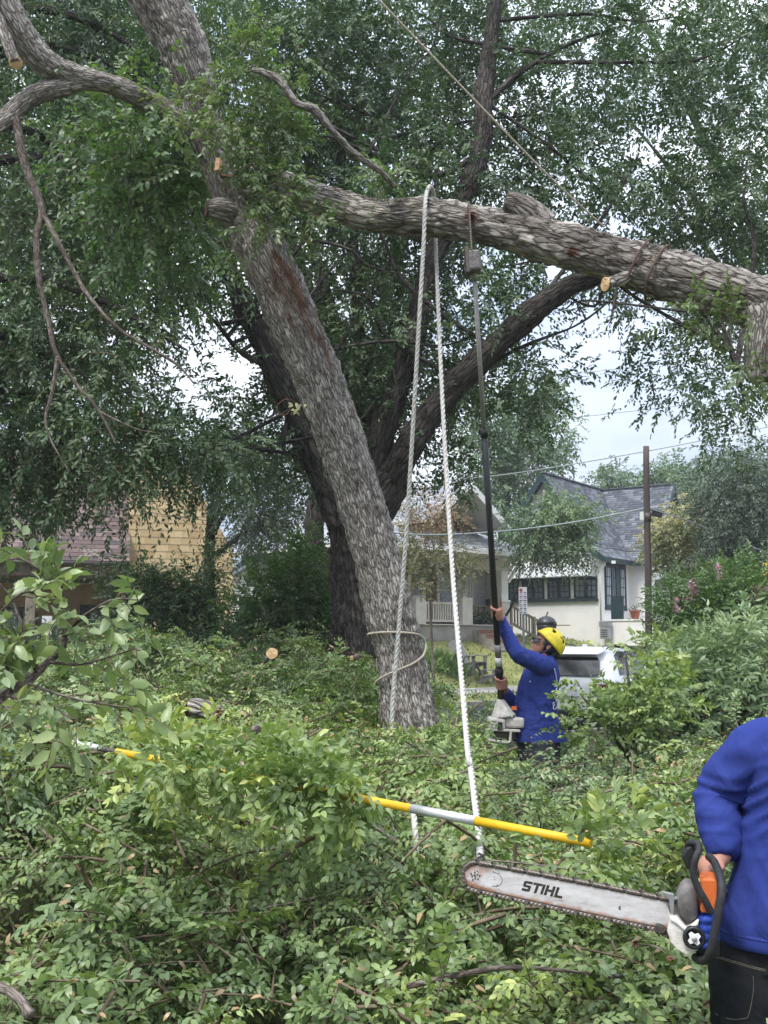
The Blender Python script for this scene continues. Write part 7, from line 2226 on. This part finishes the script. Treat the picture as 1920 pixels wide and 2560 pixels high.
# ------------------------------------------------------------------ man with the chainsaw, seen from behind
mn = thing('person', 'man in a blue long sleeved shirt and black jeans seen from behind carrying a chainsaw', 'person', V(1.18, 3.05, 0))
def R2(a): return Matrix.Rotation(a, 3, 'Z')
yaw = math.radians(20)                         # back turned slightly, facing away and to the left
rt = V(math.cos(yaw), -math.sin(yaw), 0)       # his right, nearer to the camera
fw = V(-math.sin(yaw), -math.cos(yaw), 0) * -1 # facing direction
rt = V(math.cos(yaw), -math.sin(yaw), 0); fw = V(math.sin(yaw), math.cos(yaw), 0)
SPN = V(1.180, 3.07, 0)
bt = [  # z, half width, half depth, side shift
    (0.80, .190, .135, -.01), (0.86, .200, .138, -.005), (0.95, .185, .128, .012), (1.05, .176, .120, .042), (1.15, .182, .120, .072), (1.25, .198, .122, .09), (1.33, .200, .115, .095), (1.385, .175, .098, .10), (1.42, .125, .080, .11), (1.45, .07, .068, .12)]
def b_rings(grow, rows=bt):
    return [(SPN + rt * sh + V(0, 0, z), rt * (hw + grow), fw * (hd + grow)) for z, hw, hd, sh in rows]
SL, EL, WL = W(1899, 1870, 3.10), W(1800, 1988, 3.18), W(1808, 2132, 3.08)
HL = W(1788, 2184, 3.07)
SRt = SPN + rt * 0.30 + V(0, 0, 1.35); ER = SRt + V(0.07, 0.04, -0.29); WR = ER + V(-0.16, 0.20, -0.12)
WR2 = W(1772, 2296, 3.10)
mb = MB()
mb.loft(b_rings(-0.022), 18)
for s_ in (-1, 1):
    hpp = SPN + rt * (0.10 * s_ - 0.02) + V(0, 0, 0.84)
    mb.tube([hpp, hpp + V(0, 0, -.40) + fw * 0.02, hpp + V(0, 0, -.77)], [0.085, 0.055, 0.04], 12)
    mb.ball(hpp + V(0, 0, -.80) + fw * 0.06, (0.045, 0.12, 0.042), Matrix.Rotation(-yaw, 3, 'Z'))
for a_, b_, c_ in ((SL, EL, WL), (SRt, ER, WR)):
    q, _ = catmull(np.array([a_, (a_ + b_) / 2, b_, (b_ + c_) / 2, c_]), 14)
    mb.tube(q, np.interp(np.linspace(0, 1, 14), [0, .45, .55, .7, 1], [.060, .046, .041, .043, .029]), 12)
HB = head_matrix(SPN + V(0, 0, 1.61) + fw * 0.06 + rt * 0.19, fw * 1.0 - rt * 0.3, V(0, 0, 1))
add_head(mb, HB, 1.02)
# left hand closed on the front handle
hl_axis = unit(V(0.10, 0.85, 0.35))
grip_hand(mb, HL, hl_axis, unit(V(0.35, 0.0, -1.0)), WL, 0.013, 0.88, flip=1)
grip_hand(mb, WR + V(-0.06, 0.06, -0.03), unit(V(0.3, 0.5, 0.8)), unit(V(-0.7, 0.5, -0.2)), WR, 0.016, 1.0, flip=1)
bm_ = remesh_mesh(mb, 0.006, 2, 'body', 0.35)
new_obj('body', bm_, 'skin', mn)
mb = MB(); HH = HB @ Matrix.Translation(Vector((0, 0.022, 0.036)))
mb = MB(HH); mb.ball((0, 0, 0), (0.080, 0.096, 0.098), None, 24, 16)
hm = mb.mesh('hair'); wrinkle(hm, 0.006, 40, 3); new_obj('hair', hm, 'hair', mn)
def shirt_b(me_voxel):
    mb = MB()
    rows = [(0.815, .212, .155, -.012), (0.86, .210, .152, -.008)] + bt[2:]
    mb.loft(b_rings(0.012, rows), 36)
    q, _ = catmull(np.array([SPN + rt * 0.0 + V(0, 0, 1.35), SL, (SL + EL) / 2 + V(-.004, 0, 0), EL, (EL + WL) / 2 + V(-.008, 0, 0), WL + (WL - EL) * 0.04]), 30)
    mb.tube(q, np.interp(np.linspace(0, 1, 30), [0, .25, .42, .60, .78, .93, 1], [.074, .072, .064, .057, .052, .044, .037]), 22)
    q, _ = catmull(np.array([SPN + rt * 0.18 + V(0, 0, 1.35), SRt, (SRt + ER) / 2, ER, (ER + WR) / 2, WR]), 26)
    mb.tube(q, np.interp(np.linspace(0, 1, 26), [0, .25, .42, .60, .78, 1], [.085, .084, .074, .066, .058, .042]), 20)
    return remesh_mesh(mb, me_voxel, 4, 'shirt')
sm = shirt_b(0.0078)
co, no = get_co(sm), get_no(sm)
# hanging drapery folds on the torso, creases at the elbow
rel = co - SPN
u_ = rel @ rt; z_ = co[:, 2]
arm = np.clip((1.10 - co[:, 0]) / 0.08, 0, 1)
de = np.linalg.norm(co - EL, axis=1)
def ridg(a, b, fa, fb, seed, p=3.0):
    n_ = vnoise(np.stack([a * fa + 0.9 * vnoise(co * 6, seed + 1), b * fb, np.full(len(a), seed * 1.7)], 1), seed)
    return (1 - np.abs(2 * n_ - 1)) ** p
ts = np.clip((1.14 - z_) / 0.22, 0, 1) * (1 - arm)
f1 = ridg(u_ + (z_ - 1.0) * 0.45, z_, 17, 3.0, 4) * ts * 0.020 + ridg(u_ - (z_ - 0.9) * 0.8, z_, 13, 4.0, 6) * ts * 0.018
axd = unit(WL - SL)
al = (co - EL) @ axd
f2 = ridg(al + 0.4 * (co[:, 0] - EL[0]), co[:, 1] + co[:, 0], 34, 7, 8, 2.5) * np.exp(-(de / 0.16) ** 2) * 0.016
f3 = ridg(u_ * 0.7 - (z_ - 1.3) * 0.9, u_ + z_, 24, 4.5, 14) * np.exp(-(np.linalg.norm(co - (SL + V(0.05, -0.05, -0.16)), axis=1) / 0.18) ** 2) * 0.018
f4 = (fbm(co * np.array([6, 6, 3.2]), 3, 31) - 0.5) * 0.026 + ridg(u_ + z_ * 0.25, z_, 8, 1.6, 41) * 0.008
set_co(sm, co + no * (f1 + f2 + f3 + f4)[:, None])
shirt2 = new_obj('shirt', sm, 'shirt_blue', mn)
MB().tube([WL + (WL - EL) * t_ for t_ in (-0.10, 0.0, 0.055)], [0.0455, 0.043, 0.040], 22, caps=False).build('cuff', 'shirt_blue', shirt2)
# hem band, double stitched
def hemring(z, g_): 
    return (SPN + rt * -.012 + V(0, 0, z), rt * (.212 + .012 + g_), fw * (.155 + .012 + g_))
MB().loft([hemring(0.842, 0.004), hemring(0.838, 0.007), hemring(0.815, 0.0085), hemring(0.803, 0.008), hemring(0.800, 0.003)], 60, caps=False).build('hem', 'shirt_blue', shirt2)
ring_ = [SPN + rt * -.012 + V(0, 0, 0.836) + rt * (.232) * math.cos(t_) + fw * (.175) * math.sin(t_) for t_ in np.linspace(0, 2 * math.pi, 80)]
MB().tube(ring_, 0.0013, 4, caps=False).build('stitching', 'shirt_blue', shirt2)
# jeans
mb = MB()
mb.loft(b_rings(-0.006, [(0.74, .195, .150, -.02), (0.80, .200, .146, -.02), (0.87, .196, .14, -.02), (0.94, .182, .13, -.015)]), 28)
LEG = []
for s_ in (-1, 1):
    hpp = SPN + rt * (0.098 * s_ - 0.025) + V(0, 0, 0.80)
    pth = [hpp, hpp + V(-0.02 if s_ < 0 else 0.01, 0, -.18), hpp + V(-0.045 if s_ < 0 else 0.02, 0, -.40) + fw * 0.02, hpp + V(-0.05 if s_ < 0 else 0.03, 0, -.76)]
    LEG.append(pth)
    mb.tube(catmull(np.array(pth), 12)[0], np.interp(np.linspace(0, 1, 12), [0, .3, .6, 1], [.125, .112, .092, .088]), 20)
tm = remesh_mesh(mb, 0.010, 4, 'jeans')
co, no = get_co(tm), get_no(tm)
f1 = (fbm(co * np.array([7, 7, 5]), 3, 41) - 0.5) * 0.018
rid = 1 - np.abs(2 * fbm(co * np.array([9, 9, 16]), 2, 43) - 1)
set_co(tm, co + no * (f1 + (rid ** 3 - 0.3) * 0.006)[:, None])
jeans = new_obj('jeans', tm, 'denim_black', mn)
bvj = BVHTree.FromPolygons([v.co.copy() for v in tm.vertices], [tuple(p.vertices) for p in tm.polygons])
def seam(pts, wdt=0.0011, nm='seam'):
    P = []
    for px, py in pts:
        d = Vector(W(px, py, 3.0) - EYE).normalized()
        loc, nn_, i_, dist = bvj.ray_cast(Vector(EYE), d)
        if loc is not None: P.append(np.array(loc + nn_ * 0.0012))
    if len(P) > 2:
        q, _ = catmull(np.array(P), len(P) * 6)
        MB().tube(q, wdt, 5).build(nm, 'stitch', jeans)
seam([(1776, 2384), (1800, 2392), (1825, 2400), (1850, 2407), (1880, 2416), (1915, 2424)])
seam([(1776, 2388), (1800, 2396), (1825, 2404), (1850, 2411), (1880, 2420), (1915, 2428)])
seam([(1883, 2440), (1884, 2470), (1880, 2500), (1874, 2530), (1868, 2545)])
seam([(1757, 2470), (1766, 2500), (1790, 2535), (1830, 2548), (1868, 2545)])
seam([(1780, 2340), (1772, 2385), (1764, 2430), (1758, 2470), (1752, 2520)])
for pth, s_ in zip(LEG, (-1, 1)):
    c = pth[-1]
    mb = MB(); mb.loft([(V(c[0], c[1], z) + fw * f_, fw * a_, rt * b_) for z, a_, b_, f_ in ((0.0, .145, .055, .05), (0.035, .145, .055, .05), (0.075, .12, .052, .03), (0.14, .07, .055, 0))], 16)
    mb.build('boot', 'black_rubber', mn)

# ------------------------------------------------------------------ chainsaw
cs = thing('chainsaw', 'large chainsaw with a long pale bar and white cover held at hip height', 'chainsaw', W(1700, 2390, 2.95))
N0, N1 = W(1192, 2191, 3.10), W(1690, 2292, 2.96)
bx_ = unit(N1 - N0); by_ = unit(np.cross(V(0.0, 0.0, 1.0), bx_)); bz_ = np.cross(bx_, by_)
if by_[1] < 0: by_, bz_ = -by_, np.cross(bx_, -by_)
LB = np.linalg.norm(N1 - N0)
hb0, hb1 = 0.0375, 0.041
def sp_(x, z, y=0.0): return N0 + bx_ * x + bz_ * z + by_ * y
outline = []
for t_ in np.linspace(math.pi / 2, 3 * math.pi / 2, 15):
    outline.append((hb0 * math.cos(t_) * 1.0, hb0 * math.sin(t_)))
belly = lambda f: hb0 + (hb1 - hb0) * math.sin(math.pi * min(1, f * 0.75))
low = [(LB * f, -belly(f)) for f in np.linspace(0.06, 1.05, 14)]
upp = [(LB * f, belly(f)) for f in np.linspace(1.05, 0.06, 14)]
outline = outline + low + upp
# dense plate so that wear can follow the rails
nx = 90
vs, fs, rust = [], [], []
for side in (-1, 1):
    for i in range(nx + 1):
        f = i / nx
        x = -hb0 + (LB * 1.05 + hb0) * f
        hh = belly(max(0, x / LB)) if x >= 0 else math.sqrt(max(0, hb0 ** 2 - x ** 2))
        hh = max(hh - 0.006, 0.001)
        for j in range(9):
            v_ = -1 + 2 * j / 8
            vs.append(sp_(x, v_ * hh, side * 0.0024))
            edge = abs(v_) ** 3
            rust.append(0.55 * edge * (1.0 if v_ < 0 else 0.55) + 0.30 * np.clip(1 - x / 0.085, 0, 1) + 0.35 * np.clip((x - LB * 0.93) / 0.05, 0, 1))
for s_ in range(2):
    o_ = s_ * (nx + 1) * 9
    for i in range(nx):
        for j in range(8):
            a_ = o_ + i * 9 + j
            fs.append((a_, a_ + 9, a_ + 10, a_ + 1) if s_ == 0 else (a_, a_ + 1, a_ + 10, a_ + 9))
me = np_mesh('guide_bar', np.array(vs), np.array(fs), {'rust': np.array(rust)}, smooth=False)
gbar = new_obj('guide_bar', me, 'bar_paint', cs)
MB().prism([sp_(x, z * 0.93, -0.0020) for x, z in outline], by_ * 0.004).build('bar_core', 'metal_dark', gbar)
# lettering: heavy slanted strokes
def glyph(polys, x0, z0, s, sl=0.22, mat='marking_black', nm='letter'):
    mb = MB()
    for poly in polys:
        mb.prism([sp_(x0 + (px + sl * pz) * s, z0 + pz * s, -0.0026) for px, pz in poly], -by_ * 0.0005)
    return mb.build(nm, mat, gbar)
GL = {
 'S': [[(0, 0), (.72, 0), (.80, .08), (.80, .24), (.0, .24)], [(.56, .24), (.80, .24), (.80, .50), (.72, .60), (.56, .60)], [(.10, .40), (.60, .40), (.60, .60), (.0, .60), (.0, .50)], [(0, .60), (.24, .60), (.24, .80), (0, .80)], [(0, .78), (.84, .78), (.84, 1), (.10, 1), (0, .9)]],
 'T': [[(0, .78), (.9, .78), (.9, 1), (0, 1)], [(.32, 0), (.58, 0), (.58, .779), (.32, .779)]],
 'I': [[(0, 0), (.26, 0), (.26, 1), (0, 1)]],
 'H': [[(0, 0), (.26, 0), (.26, 1), (0, 1)], [(.62, 0), (.88, 0), (.88, 1), (.62, 1)], [(.261, .40), (.619, .40), (.619, .62), (.261, .62)]],
 'L': [[(0, 0), (.26, 0), (.26, 1), (0, 1)], [(.261, 0), (.80, 0), (.80, .22), (.261, .22)]],
 'E': [[(0, 0), (.25, 0), (.25, 1), (0, 1)], [(.251, 0), (.75, 0), (.75, .2), (.251, .2)], [(.251, .4), (.65, .4), (.65, .6), (.251, .6)], [(.251, .8), (.75, .8), (.75, 1), (.251, 1)]],
}
x = 0.131
for ch, adv in (('S', .90), ('T', .92), ('I', .36), ('H', .98), ('L', .9)):
    glyph(GL[ch], x, -0.0125, 0.0285)
    x += adv * 0.0285 * 1.02
glyph(GL['E'], 0.402, -0.0105, 0.0085, 0.0)
# nose sprocket: rivets and the seam of the replaceable tip
rng = np.random.default_rng(9)
for k_ in range(10):
    an = k_ * 2.4; rr_ = 0.0045 * math.sqrt(k_)
    MB().ball(sp_(-0.004 + rr_ * math.cos(an), rr_ * math.sin(an), -0.003), 0.0026, nu=8, nv=5).build('rivet', 'metal_dark', gbar)
arc = [sp_(0.050 + 0.024 * math.cos(t_), 0.002 + 0.019 * math.sin(t_), -0.0026) for t_ in np.linspace(-1.7, 1.7, 24)]
MB().tube(arc, 0.0007, 5).build('tip_seam', 'marking_black', gbar)
for k_ in range(16):
    MB().ball(sp_(rng.uniform(-0.028, 0.075), rng.uniform(-0.028, 0.027), -0.0025), (rng.uniform(.0006, .0035), .0005, rng.uniform(.0004, .0016)), nu=7, nv=4).build('rust_spot', 'marking_black', gbar)
# chain: links one by one round the bar
loop = []
for x_ in np.linspace(LB * 1.0, 0.0, 60): loop.append((x_, belly(x_ / LB) + 0.001))
for t_ in np.linspace(math.pi / 2, 3 * math.pi / 2, 16)[1:-1]: loop.append(((hb0 + 0.001) * math.cos(t_), (hb0 + 0.001) * math.sin(t_)))
for x_ in np.linspace(0.0, LB * 0.99, 60): loop.append((x_, -belly(x_ / LB) - 0.001))
loop = np.array(loop)
seg = np.linalg.norm(np.diff(loop, axis=0), axis=1); cum = np.concatenate([[0], np.cumsum(seg)])
pitch = 0.0115
nl = int(cum[-1] / pitch)
def link_mesh(kind):
    mb = MB()
    if kind == 0:      # tie strap: figure of eight plate
        mb.prism([V(-.0055, -.003, 0), V(-.006, -.005, -.0035), V(0, -.005, -.0045), V(.006, -.005, -.0035), V(.0055, -.005, .002), V(.003, -.005, .0035), V(0, -.005, .0022), V(-.003, -.005, .0035), V(-.0055, -.005, .002)], V(0, 0.010, 0))
    elif kind == 1:    # cutter
        mb.prism([V(-.006, -.005, -.003), V(.006, -.005, -.003), V(.0062, -.005, .0055), V(.0025, -.005, .0085), V(.001, -.005, .003), V(-.0015, -.005, .0028), V(-.003, -.005, .0062), V(-.0062, -.005, .0045)], V(0, 0.0035, 0))
        mb.prism([V(.0005, -.0045, .0072), V(.0062, -.0045, .0055), V(.0062, -.0045, .0066), V(.0025, -.0045, .0088)], V(0, 0.008, 0))
    else:              # drive link
        mb.prism([V(-.0035, -.0012, -.0075), V(.0015, -.0012, -.0075), V(.005, -.0012, .002), V(-.005, -.0012, .002)], V(0, 0.0024, 0))
    return mb.mesh('chain_link')
LM_ = [link_mesh(0), link_mesh(1), link_mesh(2)]
LM_[0].materials.append(MATS['chain_steel']); LM_[1].materials.append(MATS['chain_steel']); LM_[2].materials.append(MATS['metal_dark'])
chain = new_obj('saw_chain', MB().tube([sp_(a_, b_, 0) for a_, b_ in loop[::3]], 0.0042, 6).mesh('saw_chain'), 'metal_dark', cs)
for k_ in range(nl):
    s_ = (k_ + 0.5) * pitch
    xz = np.array([np.interp(s_, cum, loop[:, 0]), np.interp(s_, cum, loop[:, 1])])
    xz2 = np.array([np.interp(s_ + 0.003, cum, loop[:, 0]), np.interp(s_ + 0.003, cum, loop[:, 1])])
    tdir = unit(xz2 - xz)
    X = bx_ * tdir[0] + bz_ * tdir[1]
    Yv = by_
    Zv = np.cross(X, Yv)
    outw = bz_ * 1.0
    if np.dot(Zv, bx_ * tdir[1] * 1 + bz_ * -tdir[0]) < 0: Zv = -Zv; Yv = -Yv
    # outward is to the right of travel (top runs from body to nose)
    cen = sp_(xz[0], xz[1])
    nrm_out = bx_ * tdir[1] - bz_ * tdir[0]
    if np.dot(Zv, nrm_out) < 0: Zv, Yv = -Zv, -Yv
    kind = 1 if k_ % 4 == 0 else (0 if k_ % 2 == 0 else 2)
    if k_ % 2 == 1: kind = 0
    o = bpy.data.objects.new('chain_link', LM_[kind]); COL.objects.link(o)
    Mx = Matrix((Vector(X), Vector(Yv), Vector(Zv))).transposed().to_4x4()
    Mx.translation = Vector(cen + Zv * 0.002)
    o.parent = chain; o.matrix_parent_inverse = PM[chain.name].inverted(); o.matrix_basis = Mx @ Matrix.Scale(1.35, 4)
# power head: outlines read in the bar's plane, built with depth
def ppx(px, py, y=0.0):
    """point in the saw's side plane seen at pixel, then moved y along the saw's width (towards the camera is negative)"""
    d = W(px, py, 3.0) - EYE
    t_ = np.dot(N1 - EYE, by_) / np.dot(d, by_)
    return EYE + d * t_ + by_ * y
def plate(nm, pts, y0, dep, mat, par=None, bev=0.004):
    mb = MB(); mb.prism([ppx(x, y, y0) for x, y in pts], by_ * dep)
    o = mb.build(nm, mat, par or cs)
    m_ = o.modifiers.new('b', 'BEVEL'); m_.width = bev; m_.segments = 2; m_.limit_method = 'ANGLE'
    return o
cov = plate('clutch_cover', [(1668, 2258), (1672, 2292), (1668, 2318), (1676, 2345), (1692, 2362), (1716, 2377), (1728, 2372), (1744, 2364), (1750, 2345), (1744, 2318), (1746, 2288), (1716, 2308), (1694, 2284), (1676, 2279)], -0.045, 0.07, 'engine_cream', bev=0.006)
plate('cover_rib', [(1675, 2280), (1692, 2283), (1716, 2310), (1746, 2286), (1744, 2300), (1716, 2320), (1690, 2297), (1676, 2290)], -0.052, 0.02, 'trim_white', cov, 0.003)
plate('bar_slot', [(1640, 2306), (1658, 2310), (1666, 2320), (1664, 2330), (1650, 2332), (1636, 2326)], -0.02, 0.03, 'metal_dark', cov)
plate('bucking_spike', [(1655, 2222), (1684, 2229), (1686, 2235), (1684, 2282), (1676, 2282), (1672, 2240), (1656, 2228)], -0.03, 0.012, 'metal_grey', cs, 0.002)
plate('bucking_spike', [(1684, 2236), (1698, 2238), (1698, 2242), (1686, 2244)], -0.03, 0.012, 'metal_grey', cs, 0.001)
nb = ppx(1734, 2330, -0.05)
Mn = Matrix((Vector(bx_), Vector(bz_), Vector(-by_))).transposed().to_4x4(); Mn.translation = Vector(nb)
MB(Mn).lathe([(0.030, -0.004), (0.030, 0.010), (0.024, 0.014), (0.021, 0.008)], 22).build('nut_recess', 'black_plastic', cov)
star = []
for k_ in range(12):
    an = 2 * math.pi * k_ / 12; rr_ = 0.018 if k_ % 3 else 0.011
    star.append(V(rr_ * math.cos(an), rr_ * math.sin(an), 0.012))
MB(Mn).prism(star, V(0, 0, 0.006)).build('bar_nut', 'trim_white', cov)
MB(Mn).lathe([(0.007, 0.016), (0.007, 0.024), (0.004, 0.025)], 8).build('stud', 'metal_grey', cov)
# ribbed grey muffler and guard
gc = ppx(1718, 2250, -0.01)
RM = Matrix((Vector(bx_), Vector(by_), Vector(bz_))).transposed()
mb = MB(); mb.loft([(ppx(1722, 2200, -.0), bx_ * .012, by_ * .02), (ppx(1719, 2212, -.005), bx_ * .022, by_ * .036), (ppx(1717, 2232, -.005), bx_ * .029, by_ * .045), (ppx(1717, 2258, -.005), bx_ * .0305, by_ * .048), (ppx(1720, 2282, -.005), bx_ * .027, by_ * .044), (ppx(1724, 2300, 0), bx_ * .014, by_ * .03)], 18)
mb.build('muffler_guard', 'guard_brown', cs)
plate('top_cover', [(1749, 2196), (1756, 2191), (1785, 2192), (1792, 2200), (1790, 2240), (1782, 2276), (1752, 2276), (1748, 2262), (1758, 2240), (1752, 2215)], -0.03, 0.10, 'engine_orange', cs, 0.010)
plate('engine_block', [(1735, 2240), (1790, 2230), (1800, 2300), (1790, 2368), (1745, 2372), (1735, 2320)], 0.028, 0.075, 'guard_brown', cs, 0.01)
plate('rear_handle', [(1785, 2260), (1830, 2262), (1850, 2280), (1850, 2350), (1832, 2372), (1785, 2370), (1785, 2350), (1820, 2345), (1826, 2335), (1826, 2295), (1818, 2284), (1785, 2284)], 0.17, 0.035, 'black_plastic', cs, 0.008)
plate('oil_tank', [(1748, 2345), (1800, 2340), (1800, 2392), (1746, 2390), (1736, 2378)], -0.01, 0.09, 'black_plastic', cs, 0.008)
# front hand guard: loop that folds over at the top
q, _ = catmull(np.array([ppx(1776, 2272, -.045), ppx(1762, 2242, -.05), ppx(1742, 2206, -.05), ppx(1732, 2172, -.05), ppx(1737, 2138, -.05), ppx(1746, 2118, -.04), ppx(1744, 2106, -.02), ppx(1730, 2106, .0), ppx(1720, 2116, .02), ppx(1722, 2134, .03)]), 50)
MB().tube(q, np.interp(np.linspace(0, 1, 50), [0, .5, .75, 1], [.0098, .0095, .009, .008]), 12).build('hand_guard', 'black_rubber', cs)
plate('guard_blade', [(1716, 2120), (1728, 2112), (1742, 2116), (1738, 2136), (1728, 2148), (1726, 2180), (1716, 2172), (1702, 2140)], 0.0, 0.07, 'black_plastic', cs, 0.008)
# wrap-around front handle
q, _ = catmull(np.array([ppx(1776, 2158, .09), ppx(1788, 2164, .04), ppx(1798, 2184, -.04), ppx(1800, 2215, -.075), ppx(1793, 2258, -.085), ppx(1783, 2310, -.085), ppx(1774, 2352, -.08), ppx(1764, 2382, -.06), ppx(1748, 2392, -.03), ppx(1738, 2393, .0)]), 60)
MB().tube(q, 0.0112, 14).build('front_handle', 'black_rubber', cs)
# blue gloved hand on the saw body
gl = MB()
for i in range(4):
    y_ = 2290 + i * 21
    finger(gl, [ppx(1778, y_ + 4, -.01), ppx(1772, y_, -.045), ppx(1758, y_ - 2, -.052), ppx(1750, y_ + 2, -.03)], 0.0125, 0.010)
gl.ball(ppx(1772, 2320, .0), (0.030, 0.03, 0.055))
gm = remesh_mesh(gl, 0.004, 3, 'glove')
new_obj('glove', gm, 'glove_blue', mn)
# ------------------------------------------------------------------ thin scattering volume added to lift the darks, standing in for lens veiling
hz = MB().bb(-1500, 1500, -1500, 1500, -1.5, 24.0).build('veil', None)
hm_ = bpy.data.materials.new('veil'); hm_.use_nodes = True
hn = hm_.node_tree; hn.nodes.clear()
ho = hn.nodes.new('ShaderNodeOutputMaterial'); hv = hn.nodes.new('ShaderNodeVolumePrincipled')
hv.inputs['Color'].default_value = (0.93, 0.96, 0.98, 1)
hv.inputs['Density'].default_value = 0.0011
hv.inputs['Anisotropy'].default_value = 0.2
hn.links.new(hv.outputs[0], ho.inputs['Volume'])
hz.data.materials.append(hm_)
stuff(hz)
hz['label'] = 'faint pale haze volume added to lift the dark tones'
